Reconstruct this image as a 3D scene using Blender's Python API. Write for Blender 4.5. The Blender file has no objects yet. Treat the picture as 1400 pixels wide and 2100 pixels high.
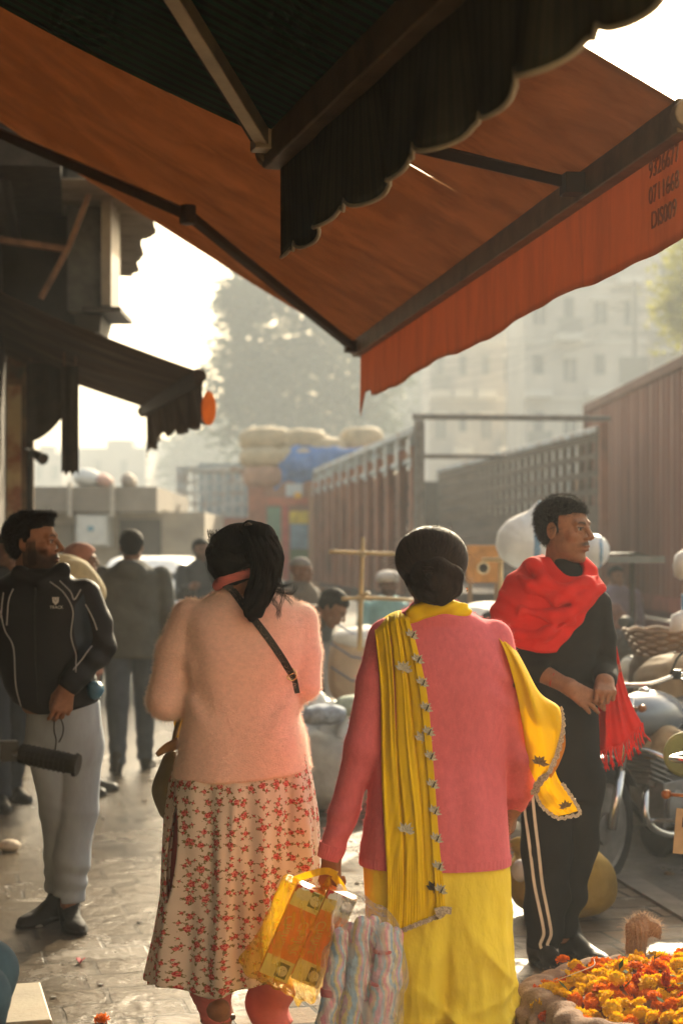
import bpy, math, random
import numpy as np
from mathutils import Vector, Matrix
# ------------------------------------------------------------------ camera, sky, sun, exposure
R = math.radians
random.seed(7)
rng = np.random.default_rng(7)
S = bpy.context.scene
COL = S.collection
F, CX, HY, HC = 3500.0, 700.0, 1133.0, 1.545      # lens in photo pixels, principal column, horizon row, eye height
cam = bpy.data.cameras.new('camera')
cam.lens = 60.0; cam.sensor_fit = 'VERTICAL'; cam.sensor_height = 36.0; cam.sensor_width = 36.0
cam.shift_y = 83.0 / 2100.0
cam.clip_end = 2000.0
cam.dof.use_dof = True; cam.dof.focus_distance = 5.25; cam.dof.aperture_fstop = 2.8
co = bpy.data.objects.new('camera', cam); COL.objects.link(co)
co.location = (0, 0, HC); co.rotation_euler = (R(90), 0, 0)
S.camera = co
SUN_EL, SUN_AZ = 23.0, 15.0                        # azimuth to the right of the viewing direction
wd = bpy.data.worlds.new('World'); S.world = wd; wd.use_nodes = True
nt = wd.node_tree; bg = nt.nodes['Background']
sky = nt.nodes.new('ShaderNodeTexSky'); sky.sky_type = 'NISHITA'; sky.sun_disc = False
sky.sun_elevation = R(SUN_EL); sky.sun_rotation = R(SUN_AZ)
sky.air_density = 1.0; sky.dust_density = 8.0; sky.ozone_density = 0.3
nt.links.new(sky.outputs[0], bg.inputs[0]); bg.inputs[1].default_value = 0.13
sl = bpy.data.lights.new('sun', 'SUN'); sl.energy = 4.6; sl.angle = R(0.5); sl.color = (1.0, 0.87, 0.68)
so = bpy.data.objects.new('sun', sl); COL.objects.link(so)
sdir = Vector((math.sin(R(SUN_AZ)) * math.cos(R(SUN_EL)), math.cos(R(SUN_AZ)) * math.cos(R(SUN_EL)), math.sin(R(SUN_EL))))
so.rotation_euler = (-sdir).to_track_quat('-Z', 'Y').to_euler(); so.location = (8, 20, 30)
vs = S.view_settings
S.display_settings.display_device = 'sRGB'
vs.view_transform = 'Standard'; vs.look = 'None'; vs.gamma = 1.0; vs.use_curve_mapping = False
vs.exposure = 1.5
vs.use_white_balance = True; vs.white_balance_temperature = 6950; vs.white_balance_tint = 6
S.render.engine = 'CYCLES'
cy = S.cycles
cy.use_denoising = True
cy.max_bounces = 7; cy.diffuse_bounces = 3; cy.glossy_bounces = 3; cy.transmission_bounces = 5; cy.transparent_max_bounces = 10; cy.volume_bounces = 1
cy.use_adaptive_sampling = True; cy.adaptive_threshold = 0.015
cy.sample_clamp_indirect = 6.0
cy.caustics_reflective = False; cy.caustics_refractive = False

# ------------------------------------------------------------------ helpers
def W(px, py, d):
    """world point seen at photo pixel px,py at distance d"""
    return np.array([(px - CX) / F * d, d, HC - (py - HY) / F * d])
def gd(py): return F * HC / (py - HY)

def catmull(P, n):
    P = np.asarray(P, float)
    if len(P) == 2:
        t = np.linspace(0, 1, n)[:, None]; return P[0] * (1 - t) + P[1] * t
    Q = np.vstack([2 * P[0] - P[1], P, 2 * P[-1] - P[-2]])
    L = np.r_[0, np.cumsum(np.linalg.norm(np.diff(P, axis=0), axis=1))]
    out = []
    for s in np.linspace(0, L[-1], n):
        i = min(np.searchsorted(L, s, side='right') - 1, len(P) - 2)
        t = (s - L[i]) / max(L[i + 1] - L[i], 1e-9)
        a, b, c, d = Q[i], Q[i + 1], Q[i + 2], Q[i + 3]
        out.append(0.5 * (2 * b + (c - a) * t + (2 * a - 5 * b + 4 * c - d) * t * t + (3 * b - a - 3 * c + d) * t ** 3))
    return np.array(out)

class MB:
    """collects shapes that become one mesh"""
    def __init__(s): s.v = []; s.f = []; s.n = 0; s.mi = []; s.cur = 0
    def add(s, V, Fs):
        V = np.asarray(V, float).reshape(-1, 3)
        s.v.append(V)
        for f in Fs: s.f.append([i + s.n for i in f]); s.mi.append(s.cur)
        s.n += len(V); return s
    def box(s, c, size, rz=0, rx=0, ry=0, taper=1.0):
        x, y, z = np.array(size) / 2
        V = np.array([[-x, -y, -z], [x, -y, -z], [x, y, -z], [-x, y, -z], [-x * taper, -y * taper, z], [x * taper, -y * taper, z], [x * taper, y * taper, z], [-x * taper, y * taper, z]])
        M_ = np.array(Matrix.Rotation(rz, 3, 'Z') @ Matrix.Rotation(ry, 3, 'Y') @ Matrix.Rotation(rx, 3, 'X'))
        V = V @ M_.T + np.array(c)
        return s.add(V, [(3, 2, 1, 0), (4, 5, 6, 7), (0, 1, 5, 4), (1, 2, 6, 5), (2, 3, 7, 6), (3, 0, 4, 7)])
    def bar(s, a, b, w, h=None, up=(0, 0, 1)):
        """rectangular bar from a to b"""
        a = np.array(a, float); b = np.array(b, float); h = h or w
        d = b - a; d /= np.linalg.norm(d); up = np.array(up, float)
        if abs(d @ up) > .98: up = np.array([0, 1., 0])
        x = np.cross(d, up); x /= np.linalg.norm(x); y = np.cross(x, d)
        V = [p + x * sx * w / 2 + y * sy * h / 2 for p in (a, b) for sx, sy in ((-1, -1), (1, -1), (1, 1), (-1, 1))]
        return s.add(V, [(3, 2, 1, 0), (4, 5, 6, 7), (0, 1, 5, 4), (1, 2, 6, 5), (2, 3, 7, 6), (3, 0, 4, 7)])
    def tube(s, P, r, n=8, smooth=0):
        P = np.asarray(P, float)
        if smooth: P = catmull(P, smooth)
        m = len(P); r = np.interp(np.linspace(0, 1, m), np.linspace(0, 1, np.size(r)), np.atleast_1d(r))
        T = np.gradient(P, axis=0); T /= np.linalg.norm(T, axis=1)[:, None] + 1e-12
        u = np.cross(T[0], [0, 0, 1.]);
        if np.linalg.norm(u) < .1: u = np.cross(T[0], [0, 1., 0])
        V = []
        for i in range(m):
            u = u - T[i] * (u @ T[i]); u /= np.linalg.norm(u); w = np.cross(T[i], u)
            for k in range(n):
                a = 2 * math.pi * k / n; V.append(P[i] + r[i] * (math.cos(a) * u + math.sin(a) * w))
        fs = [(i * n + k, i * n + (k + 1) % n, (i + 1) * n + (k + 1) % n, (i + 1) * n + k) for i in range(m - 1) for k in range(n)]
        fs += [tuple(range(n))[::-1], tuple((m - 1) * n + k for k in range(n))]
        return s.add(V, fs)
    def lathe(s, prof, c=(0, 0, 0), n=20, axis='Z'):
        V = []
        for r, z in prof:
            for k in range(n):
                a = 2 * math.pi * k / n; V.append((r * math.cos(a), r * math.sin(a), z))
        V = np.array(V)
        if axis == 'X': V = V[:, [2, 0, 1]]
        if axis == 'Y': V = V[:, [1, 2, 0]]
        m = len(prof)
        fs = [(i * n + k, i * n + (k + 1) % n, (i + 1) * n + (k + 1) % n, (i + 1) * n + k) for i in range(m - 1) for k in range(n)]
        fs += [tuple(range(n))[::-1], tuple((m - 1) * n + k for k in range(n))]
        return s.add(V + np.array(c), fs)
    def grid(s, G):
        G = np.asarray(G, float); a, b = G.shape[:2]
        return s.add(G.reshape(-1, 3), [(i * b + j, i * b + j + 1, (i + 1) * b + j + 1, (i + 1) * b + j) for i in range(a - 1) for j in range(b - 1)])
    def slab(s, G, off):
        """a grid with thickness: off is the offset vector"""
        G = np.asarray(G, float); a, b = G.shape[:2]; n = a * b
        V = np.vstack([G.reshape(-1, 3), (G + np.array(off)).reshape(-1, 3)])
        fs = [(i * b + j, i * b + j + 1, (i + 1) * b + j + 1, (i + 1) * b + j) for i in range(a - 1) for j in range(b - 1)]
        fs += [tuple(n + q for q in f[::-1]) for f in fs]
        per = [(0, j) for j in range(b)] + [(i, b - 1) for i in range(1, a)] + [(a - 1, j) for j in range(b - 2, -1, -1)] + [(i, 0) for i in range(a - 2, 0, -1)]
        ids = [i * b + j for i, j in per]
        for q in range(len(ids)):
            p0, p1 = ids[q], ids[(q + 1) % len(ids)]; fs.append((p1, p0, n + p0, n + p1))
        return s.add(V, fs)

def mesh_np(name, V, Q):
    me = bpy.data.meshes.new(name)
    V = np.asarray(V, np.float32); Q = np.asarray(Q, np.int32); k = Q.shape[1]
    me.vertices.add(len(V)); me.vertices.foreach_set('co', V.ravel())
    me.loops.add(Q.size); me.loops.foreach_set('vertex_index', Q.ravel())
    me.polygons.add(len(Q)); me.polygons.foreach_set('loop_start', np.arange(0, Q.size, k, dtype=np.int32))
    me.polygons.foreach_set('loop_total', np.full(len(Q), k, np.int32))
    me.update(calc_edges=True); me.validate()
    return me

def link(name, me, mat, parent=None, smooth=True):
    o = bpy.data.objects.new(name, me); COL.objects.link(o)
    for m_ in (mat if isinstance(mat, (list, tuple)) else [mat]): me.materials.append(m_)
    if smooth: me.polygons.foreach_set('use_smooth', np.ones(len(me.polygons), bool))
    if parent: o.parent = parent
    return o

def obj(name, mb, mat, parent=None, smooth=False, world=True, bevel=0):
    """link an MB as ONE object; world coordinates are made local to the (unrotated, unscaled) parents"""
    V = np.vstack(mb.v)
    if world and parent is not None: V = V - np.array(wloc(parent))
    me = bpy.data.meshes.new(name); me.from_pydata(V.tolist(), [], mb.f); me.update()
    o = link(name, me, mat, parent, smooth)
    if isinstance(mat, (list, tuple)) and len(mat) > 1: me.polygons.foreach_set('material_index', np.array(mb.mi, np.int32))
    if bevel:
        b = o.modifiers.new('bevel', 'BEVEL'); b.width = bevel; b.segments = 2; b.limit_method = 'ANGLE'
    return o

def wloc(o):
    v = Vector((0, 0, 0))
    while o is not None: v = v + o.location; o = o.parent
    return v

def tag(o, label=None, cat=None, group=None, kind=None):
    if label: o['label'] = label
    if cat: o['category'] = cat
    if group: o['group'] = group
    if kind: o['kind'] = kind
    return o
def thing(name, loc, label, cat, group=None, rz=0):
    o = bpy.data.objects.new(name, None); COL.objects.link(o); o.location = Vector([float(q) for q in loc]); o.rotation_euler = (0, 0, rz)
    o.empty_display_size = .1
    return tag(o, label, cat, group)
def copy_tree(o, parent=None):
    c = o.copy(); COL.objects.link(c)
    if parent is not None: c.parent = parent
    for ch in list(o.children): copy_tree(ch, c)
    return c

# ------------------------------------------------------------------ signed distance bodies
def cap(p, a, b, ra, rb=None, sq=None):
    rb = ra if rb is None else rb
    a = np.asarray(a, float); b = np.asarray(b, float); ab = b - a
    pa = p - a; h = np.clip(pa @ ab / (ab @ ab + 1e-12), 0, 1)
    q = pa - h[:, None] * ab
    if sq is not None: q = q / np.asarray(sq)
    return np.sqrt((q * q).sum(1)) - (ra + (rb - ra) * h)
def chain(p, pts, rs, k=.02, sq=None):
    d = cap(p, pts[0], pts[1], rs[0], rs[1], sq)
    for i in range(1, len(pts) - 1): d = smin(d, cap(p, pts[i], pts[i + 1], rs[i], rs[i + 1], sq), k)
    return d
def ell(p, c, r, M_=None):
    q = p - np.asarray(c, float)
    if M_ is not None: q = q @ M_
    r = np.asarray(r, float)
    k0 = np.sqrt(((q / r) ** 2).sum(1)); k1 = np.sqrt(((q / r ** 2) ** 2).sum(1))
    return k0 * (k0 - 1) / (k1 + 1e-9)
def smin(a, b, k):
    h = np.clip(.5 + .5 * (b - a) / k, 0, 1)
    return b + (a - b) * h - k * h * (1 - h)
def smax(a, b, k): return -smin(-a, -b, k)
def loft(p, rows, n=2.0, capk=.012):
    """rows of (z, cx, cy, ax, ay), any order: superelliptical cross sections"""
    A = np.array(sorted(rows)); z = p[:, 2]
    f = lambda j: np.interp(z, A[:, 0], A[:, j])
    ax, ay = f(3), f(4)
    q = ((np.abs(p[:, 0] - f(1)) / ax) ** n + (np.abs(p[:, 1] - f(2)) / ay) ** n) ** (1 / n)
    d = (q - 1) * np.minimum(ax, ay) * .92
    return smax(d, np.maximum(z - A[-1, 0], A[0, 0] - z), capk)
def wob(p, freq, seed=0, n=5):
    g = np.random.default_rng(seed); out = 0
    for i in range(n):
        w = g.normal(size=3) * np.asarray(freq); out = out + np.sin(p @ w + g.uniform(0, 6.28))
    return out / n

def sdf_mesh(f, lo, hi, v, B=8):
    lo = np.array(lo, float); hi = np.array(hi, float)
    n = np.maximum(np.ceil((hi - lo) / v / B).astype(int), 1)
    I = np.stack(np.meshgrid(*[np.arange(q) for q in n], indexing='ij'), -1).reshape(-1, 3)
    dc = f(lo + (I + .5) * B * v)
    D = np.repeat(np.repeat(np.repeat(np.sign(dc).reshape(n).astype(np.float32), B, 0), B, 1), B, 2)
    D = np.pad(D, ((0, 1),) * 3, mode='edge')
    K = I[np.abs(dc) < B * v * 1.05 + .015]
    o = np.stack(np.meshgrid(*[np.arange(B + 1)] * 3, indexing='ij'), -1).reshape(-1, 3)
    for i in range(0, len(K), 400):
        idx = (K[i:i + 400, None] * B + o).reshape(-1, 3)
        D[idx[:, 0], idx[:, 1], idx[:, 2]] = f(lo + idx * v)
    D[0] = D[-1] = 1; D[:, 0] = D[:, -1] = 1; D[:, :, 0] = D[:, :, -1] = 1
    s = D < 0
    c8 = np.array([[i, j, k] for i in (0, 1) for j in (0, 1) for k in (0, 1)])
    N = np.array(D.shape) - 1
    cnt = sum(s[a:a + N[0], b:b + N[1], c:c + N[2]].astype(np.int8) for a, b, c in c8)
    C = np.argwhere((cnt > 0) & (cnt < 8))
    Dv = np.stack([D[C[:, 0] + a, C[:, 1] + b, C[:, 2] + c] for a, b, c in c8], 1).astype(float)
    acc = np.zeros((len(C), 3)); ct = np.zeros(len(C))
    for a in range(8):
        for b in range(a + 1, 8):
            if np.abs(c8[a] - c8[b]).sum() != 1: continue
            da, db = Dv[:, a], Dv[:, b]; m = (da < 0) != (db < 0)
            t = np.where(m, da / np.where(m, da - db, 1), 0)
            acc += np.where(m[:, None], c8[a] + t[:, None] * (c8[b] - c8[a]), 0); ct += m
    V = lo + v * (C + acc / ct[:, None])
    ix = np.full(N, -1, np.int32); ix[C[:, 0], C[:, 1], C[:, 2]] = np.arange(len(C))
    Q = []
    for ax in range(3):
        sh = [slice(None)] * 3; s0 = list(sh); s1 = list(sh); s0[ax] = slice(0, -1); s1[ax] = slice(1, None)
        E = np.argwhere(s[tuple(s0)] != s[tuple(s1)])
        b, c = [(1, 2), (2, 0), (0, 1)][ax]
        E = E[(E[:, b] > 0) & (E[:, c] > 0) & (E[:, b] < N[b]) & (E[:, c] < N[c])]
        def at(db, dc_):
            e = E.copy(); e[:, b] += db; e[:, c] += dc_; return ix[e[:, 0], e[:, 1], e[:, 2]]
        q = np.stack([at(-1, -1), at(0, -1), at(0, 0), at(-1, 0)], 1)
        fl = ~s[E[:, 0], E[:, 1], E[:, 2]]
        q[fl] = q[fl][:, ::-1]
        Q.append(q[(q >= 0).all(1)])
    return V, np.vstack(Q)

def body(name, f, lo, hi, v, mat, parent, col=None, pat=None, extra=()):
    """an SDF as ONE mesh object; extra = more (f, lo, hi, v) regions of the same surface meshed finer"""
    Vs, Qs, n = [], [], 0
    for g, l, h, vv in ((f, lo, hi, v),) + tuple(extra):
        V, Q = sdf_mesh(g, l, h, vv); Vs.append(V); Qs.append(Q + n); n += len(V)
    V = np.vstack(Vs); Q = np.vstack(Qs)
    me = mesh_np(name, V, Q)
    if col is not None:
        a = me.color_attributes.new('col', 'FLOAT_COLOR', 'POINT'); C = np.ones((len(V), 4), np.float32); C[:, :3] = col(V)
        a.data.foreach_set('color', C.ravel())
    if pat is not None:
        a = me.attributes.new('pat', 'FLOAT_VECTOR', 'POINT'); a.data.foreach_set('vector', np.asarray(pat(V), np.float32).ravel())
    return link(name, me, mat, parent)

def surf(f, x, z, y0=-.6, y1=.3):
    """front-most y (towards the camera) of the body f at local x,z"""
    x = np.atleast_1d(np.asarray(x, float)); z = np.atleast_1d(np.asarray(z, float))
    best = np.full(len(x), np.nan)
    prev = None
    for y in np.arange(y0, y1, .006):
        d = f(np.stack([x, np.full(len(x), y), z], 1))
        m = np.isnan(best) & (d < 0)
        if prev is not None:
            t = prev / (prev - d + 1e-12); best[m] = y - .006 + .006 * np.clip(t[m], 0, 1)
        else: best[m] = y
        prev = d
    return best

# ------------------------------------------------------------------ materials
def nodes(name):
    m = bpy.data.materials.new(name); m.use_nodes = True
    t = m.node_tree; return m, t, t.nodes['Principled BSDF'], t.nodes['Material Output']
def N(t, typ, **kw):
    n = t.nodes.new('ShaderNode' + typ)
    for k, v in kw.items():
        if k.startswith('i_'):
            key = k[2:]; n.inputs[int(key) if key.isdigit() else key].default_value = v
        else: setattr(n, k, v)
    return n
def Lk(t, a, b): t.links.new(a, b)
def ramp(t, fac, stops):
    r = N(t, 'ValToRGB'); Lk(t, fac, r.inputs[0]); e = r.color_ramp.elements
    while len(e) < len(stops): e.new(.5)
    for q, (p, c) in zip(e, stops): q.position = p; q.color = (*c, 1) if len(c) == 3 else c
    return r.outputs[0]
def mixc(t, fac, a, b, mode='MIX'):
    m = N(t, 'Mix', data_type='RGBA', blend_type=mode)
    for s, v in ((m.inputs[0], fac), (m.inputs[6], a), (m.inputs[7], b)):
        if hasattr(v, 'links') or hasattr(v, 'is_linked'): Lk(t, v, s)
        else: s.default_value = v if isinstance(v, (int, float)) else ((*v, 1) if len(v) == 3 else v)
    return m.outputs[2]
def mth(t, op, a, b=None, c=None):
    m = N(t, 'Math', operation=op)
    for s, v in zip(m.inputs, (a, b, c)):
        if v is None: continue
        if hasattr(v, 'is_linked'): Lk(t, v, s)
        else: s.default_value = v
    return m.outputs[0]
MC = {}
def M(name, col, rough=.8, var=.18, scale=9, col2=None, bump=.15, bscale=70, bdist=.004, sheen=0, trans=0, metal=0, coat=0, spec=.3, stretch=(1, 1, 1), attr=False, vcol=False, alpha=1, sss=0, dirt=None, tcol=None, bstretch=None):
    if name in MC: return MC[name]
    m, t, b, out = nodes(name); MC[name] = m
    tc = N(t, 'TexCoord'); mp = N(t, 'Mapping'); mp.inputs['Scale'].default_value = stretch; Lk(t, tc.outputs['Object'], mp.inputs[0])
    n1 = N(t, 'TexNoise', i_Scale=scale, i_Detail=5.0, i_Roughness=.6); Lk(t, mp.outputs[0], n1.inputs['Vector'])
    c = np.array(col, float)
    if vcol:
        at = N(t, 'Attribute', attribute_name='col'); base = at.outputs['Color']
        base = mixc(t, 1.0, base, ramp(t, n1.outputs[0], [(.3, (1 - var,) * 3), (.7, (1 + var * .6,) * 3)]), 'MULTIPLY')
    else:
        hi = np.array(col2, float) if col2 is not None else np.minimum(c * (1 + var), 1)
        base = ramp(t, n1.outputs[0], [(.3, tuple(c * (1 - var))), (.7, tuple(hi))])
    if dirt:
        dcol, lo_, hi_, dsc = dirt
        n3 = N(t, 'TexNoise', i_Scale=dsc, i_Detail=7.0, i_Roughness=.65, i_Distortion=.4); Lk(t, mp.outputs[0], n3.inputs['Vector'])
        base = mixc(t, ramp(t, n3.outputs[0], [(lo_, (0, 0, 0)), (hi_, (1, 1, 1))]), base, dcol)
    Lk(t, base, b.inputs['Base Color'])
    b.inputs['Roughness'].default_value = rough; b.inputs['Metallic'].default_value = metal
    b.inputs['Specular IOR Level'].default_value = spec
    if sheen: b.inputs['Sheen Weight'].default_value = sheen; b.inputs['Sheen Roughness'].default_value = .45; b.inputs['Sheen Tint'].default_value = (*np.minimum(c * 1.6 + .1, 1), 1)
    if coat: b.inputs['Coat Weight'].default_value = coat; b.inputs['Coat Roughness'].default_value = .12
    if sss: b.inputs['Subsurface Weight'].default_value = sss; b.inputs['Subsurface Radius'].default_value = (.01, .004, .002); b.inputs['Subsurface Scale'].default_value = .6
    if bump:
        n2 = N(t, 'TexNoise', i_Scale=bscale, i_Detail=4.0)
        if bstretch:
            mp2 = N(t, 'Mapping'); mp2.inputs['Scale'].default_value = bstretch; Lk(t, tc.outputs['Object'], mp2.inputs[0]); Lk(t, mp2.outputs[0], n2.inputs['Vector'])
        else: Lk(t, mp.outputs[0], n2.inputs['Vector'])
        bp = N(t, 'Bump', i_Strength=bump, i_Distance=bdist); Lk(t, n2.outputs[0], bp.inputs['Height']); Lk(t, bp.outputs[0], b.inputs['Normal'])
    sh = b.outputs[0]
    if trans:
        tr = N(t, 'BsdfTranslucent')
        if tcol: tr.inputs[0].default_value = (*tcol, 1)
        else: Lk(t, base, tr.inputs[0])
        mx = N(t, 'MixShader', i_Fac=trans); Lk(t, sh, mx.inputs[1]); Lk(t, tr.outputs[0], mx.inputs[2]); sh = mx.outputs[0]
    if alpha < 1:
        tp = N(t, 'BsdfTransparent'); tp.inputs[0].default_value = (*np.minimum(c * .45 + .55, 1), 1)
        mx = N(t, 'MixShader', i_Fac=1 - alpha); Lk(t, sh, mx.inputs[1]); Lk(t, tp.outputs[0], mx.inputs[2]); sh = mx.outputs[0]
    Lk(t, sh, out.inputs[0])
    return m

def hair_curves(name, strands, radius, mat, parent, tip=.3):
    hc = bpy.data.hair_curves.new(name)
    hc.add_curves([len(s) for s in strands])
    P = np.vstack(strands).astype(np.float32)
    hc.attributes['position'].data.foreach_set('vector', P.ravel())
    ra = hc.attributes.get('radius') or hc.attributes.new('radius', 'FLOAT', 'POINT')
    rr = np.concatenate([radius * np.linspace(1, tip, len(s)) for s in strands]).astype(np.float32)
    ra.data.foreach_set('value', rr)
    hc.materials.append(mat)
    o = bpy.data.objects.new(name, hc); COL.objects.link(o); o.parent = parent
    return o
# ------------------------------------------------------------------ ground, pavement, haze
AX = -.155                                          # the street leans left with distance
def edge_x(d): return 1.42 + AX * (d - 7.2)         # kerb line between pavement and road
def wall_x(d): return -1.28 + AX * (d - 4.75)       # front of the shops
def mat_ground():
    m, t, b, out = nodes('road_dirt')
    tc = N(t, 'TexCoord'); v = tc.outputs['Object']
    n1 = N(t, 'TexNoise', i_Scale=.9, i_Detail=8.0, i_Roughness=.65); Lk(t, v, n1.inputs['Vector'])
    n2 = N(t, 'TexNoise', i_Scale=35.0, i_Detail=6.0, i_Roughness=.7); Lk(t, v, n2.inputs['Vector'])
    c = ramp(t, n1.outputs[0], [(.3, (.10, .085, .068)), (.5, (.16, .135, .105)), (.72, (.25, .21, .16))])
    c = mixc(t, .75, c, ramp(t, n2.outputs[0], [(.3, (.45, .45, .45)), (.7, (1.3, 1.3, 1.3))]), 'MULTIPLY')
    Lk(t, c, b.inputs['Base Color'])
    Lk(t, ramp(t, n1.outputs[0], [(.34, (.25,) * 3), (.46, (.95,) * 3)]), b.inputs['Roughness'])
    bp = N(t, 'Bump', i_Strength=.6, i_Distance=.02); Lk(t, n2.outputs[0], bp.inputs['Height']); Lk(t, bp.outputs[0], b.inputs['Normal'])
    return m
def mat_pavers():
    m, t, b, out = nodes('stone_pavers')
    tc = N(t, 'TexCoord'); mp = N(t, 'Mapping'); mp.inputs['Rotation'].default_value = (0, 0, R(-14.2)); mp.inputs['Location'].default_value = (.13, .06, 0)
    Lk(t, tc.outputs['Object'], mp.inputs[0]); v = mp.outputs[0]
    wn = N(t, 'TexNoise', i_Scale=2.2, i_Detail=3.0); Lk(t, v, wn.inputs['Vector'])
    wv = N(t, 'VectorMath', operation='MULTIPLY_ADD'); Lk(t, wn.outputs['Color'], wv.inputs[0]); wv.inputs[1].default_value = (.035, .035, 0); Lk(t, v, wv.inputs[2])
    br = N(t, 'TexBrick', offset=.43, offset_frequency=2, squash=.72, squash_frequency=3)
    br.inputs['Scale'].default_value = 1.0; br.inputs['Mortar Size'].default_value = .009; br.inputs['Mortar Smooth'].default_value = .25
    br.inputs['Brick Width'].default_value = .41; br.inputs['Row Height'].default_value = .205
    br.inputs['Color1'].default_value = (.125, .092, .060, 1); br.inputs['Color2'].default_value = (.215, .158, .102, 1); br.inputs['Mortar'].default_value = (.03, .024, .017, 1)
    Lk(t, wv.outputs[0], br.inputs['Vector'])
    n1 = N(t, 'TexNoise', i_Scale=1.15, i_Detail=7.0, i_Roughness=.62, i_Distortion=.5); Lk(t, v, n1.inputs['Vector'])
    n2 = N(t, 'TexNoise', i_Scale=26.0, i_Detail=8.0, i_Roughness=.7); Lk(t, v, n2.inputs['Vector'])
    n3 = N(t, 'TexNoise', i_Scale=3.4, i_Detail=8.0, i_Roughness=.6, i_Distortion=.9); Lk(t, v, n3.inputs['Vector'])
    c = mixc(t, .8, br.outputs['Color'], ramp(t, n2.outputs[0], [(.3, (.55, .55, .55)), (.7, (1.25, 1.25, 1.25))]), 'MULTIPLY')
    # wet patches are darker stone with a film of water; pale lime stains have shapes of their own
    sx = N(t, 'SeparateXYZ'); Lk(t, tc.outputs['Object'], sx.inputs[0])
    left = mth(t, 'MULTIPLY_ADD', sx.outputs[0], -.10, .0)
    wsum = mth(t, 'ADD', n1.outputs[0], left)
    wet = ramp(t, wsum, [(.42, (0, 0, 0)), (.54, (1, 1, 1))])
    c = mixc(t, mth(t, 'MULTIPLY', wet, .72), c, (.060, .047, .033))
    c = mixc(t, ramp(t, n3.outputs[0], [(.60, (0, 0, 0)), (.70, (.6, .6, .6))]), c, (.40, .36, .30))
    Lk(t, c, b.inputs['Base Color'])
    rr = ramp(t, wsum, [(.38, (.85,) * 3), (.47, (.45,) * 3), (.60, (.14,) * 3)])
    Lk(t, mth(t, 'ADD', rr, mth(t, 'MULTIPLY', mth(t, 'SUBTRACT', n2.outputs[0], .5), .25)), b.inputs['Roughness'])
    b.inputs['Specular IOR Level'].default_value = .27
    bp = N(t, 'Bump', i_Strength=.8, i_Distance=.008)
    hh = mth(t, 'ADD', mth(t, 'MULTIPLY', br.outputs['Fac'], -1.2), mth(t, 'MULTIPLY', n2.outputs[0], .8)); hh = mth(t, 'ADD', hh, mth(t, 'MULTIPLY', n3.outputs[0], 2.0))
    Lk(t, hh, bp.inputs['Height']); Lk(t, bp.outputs[0], b.inputs['Normal'])
    return m
g = MB(); g.grid([[(x, y, -.055 + .012 * math.sin(x * 1.3 + y * .7) * (abs(x) < 30 and y < 60)) for y in np.r_[-20, np.arange(-2, 40, .5), 60, 120, 260]] for x in np.r_[-120, np.arange(-12, 14, .5), 40, 120]])
tag(obj('ground', g, mat_ground(), smooth=True), kind='structure')
g = MB(); ys = np.r_[-3, np.arange(0, 60, 2.0)]
g.slab([[(wall_x(y) - 3.0 + (edge_x(y) - wall_x(y) + 3.0) * s_, y, -.10) for s_ in (0, .5, 1)] for y in ys], (0, 0, .10))
tag(obj('pavement', g, mat_pavers()), kind='structure')
g = MB()
for i in range(26):                                 # kerb stones along the road edge
    y0 = 1 + i * 1.2; y1 = y0 + 1.18
    g.slab([[(edge_x(y) + .003, y, -.1), (edge_x(y) + .12, y, -.1)] for y in (y0, y1)], (0, 0, .105 + .004 * (i % 3)))
tag(obj('kerb', g, M('kerb_stone', (.2, .175, .14), bump=.5, bscale=30)), kind='structure')

hz = MB(); hz.box((0, 122, 15.9), (242, 284, 34.2))
m, t, b, out = nodes('haze_air'); t.nodes.remove(b)
pv = N(t, 'VolumePrincipled'); pv.inputs['Color'].default_value = (.86, .94, .98, 1); pv.inputs['Density'].default_value = .0038; pv.inputs['Anisotropy'].default_value = .10
Lk(t, pv.outputs[0], out.inputs['Volume'])
m.cycles.homogeneous_volume = True if hasattr(m.cycles, 'homogeneous_volume') else None
tag(obj('haze', hz, m), kind='stuff')

# ------------------------------------------------------------------ awnings
def mat_orange():
    return M('orange_canvas', (.30, .148, .078), rough=.9, var=.4, scale=2.2, col2=(.44, .235, .125), bump=.35, bscale=26, bdist=.006, stretch=(.9, 1.3, 1), trans=.30, tcol=(.52, .27, .13),
             dirt=((.060, .036, .024), .42, .58, 2.1), spec=.1)
def mat_valance_orange():
    return M('orange_valance', (.44, .155, .075), rough=.9, var=.25, scale=3.0, col2=(.60, .19, .07), bump=.4, bscale=18, bdist=.01, stretch=(1, 2.2, .5), trans=.42,
             dirt=((.14, .06, .03), .48, .78, 4.0), tcol=(.60, .27, .15), spec=.1)
def mat_stripe(name, dark, green, line, period, trans=.03):
    m, t, b, out = nodes(name)
    tc = N(t, 'TexCoord'); sx = N(t, 'SeparateXYZ'); Lk(t, tc.outputs['Object'], sx.inputs[0])
    f = mth(t, 'FRACT', mth(t, 'MULTIPLY', sx.outputs[1], 1 / period))
    n1 = N(t, 'TexNoise', i_Scale=5.0, i_Detail=6.0); Lk(t, tc.outputs['Object'], n1.inputs['Vector'])
    c = ramp(t, f, [(0, dark), (.46, dark), (.5, line), (.54, green), (.94, green), (.98, line)])
    c = mixc(t, .6, c, ramp(t, n1.outputs[0], [(.3, (.5, .5, .5)), (.75, (1.5, 1.45, 1.3))]), 'MULTIPLY')
    Lk(t, c, b.inputs['Base Color']); b.inputs['Roughness'].default_value = .9; b.inputs['Specular IOR Level'].default_value = .1
    tr = N(t, 'BsdfTranslucent'); Lk(t, c, tr.inputs[0]); mx = N(t, 'MixShader', i_Fac=trans); Lk(t, b.outputs[0], mx.inputs[1]); Lk(t, tr.outputs[0], mx.inputs[2]); Lk(t, mx.outputs[0], out.inputs[0])
    return m
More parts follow.
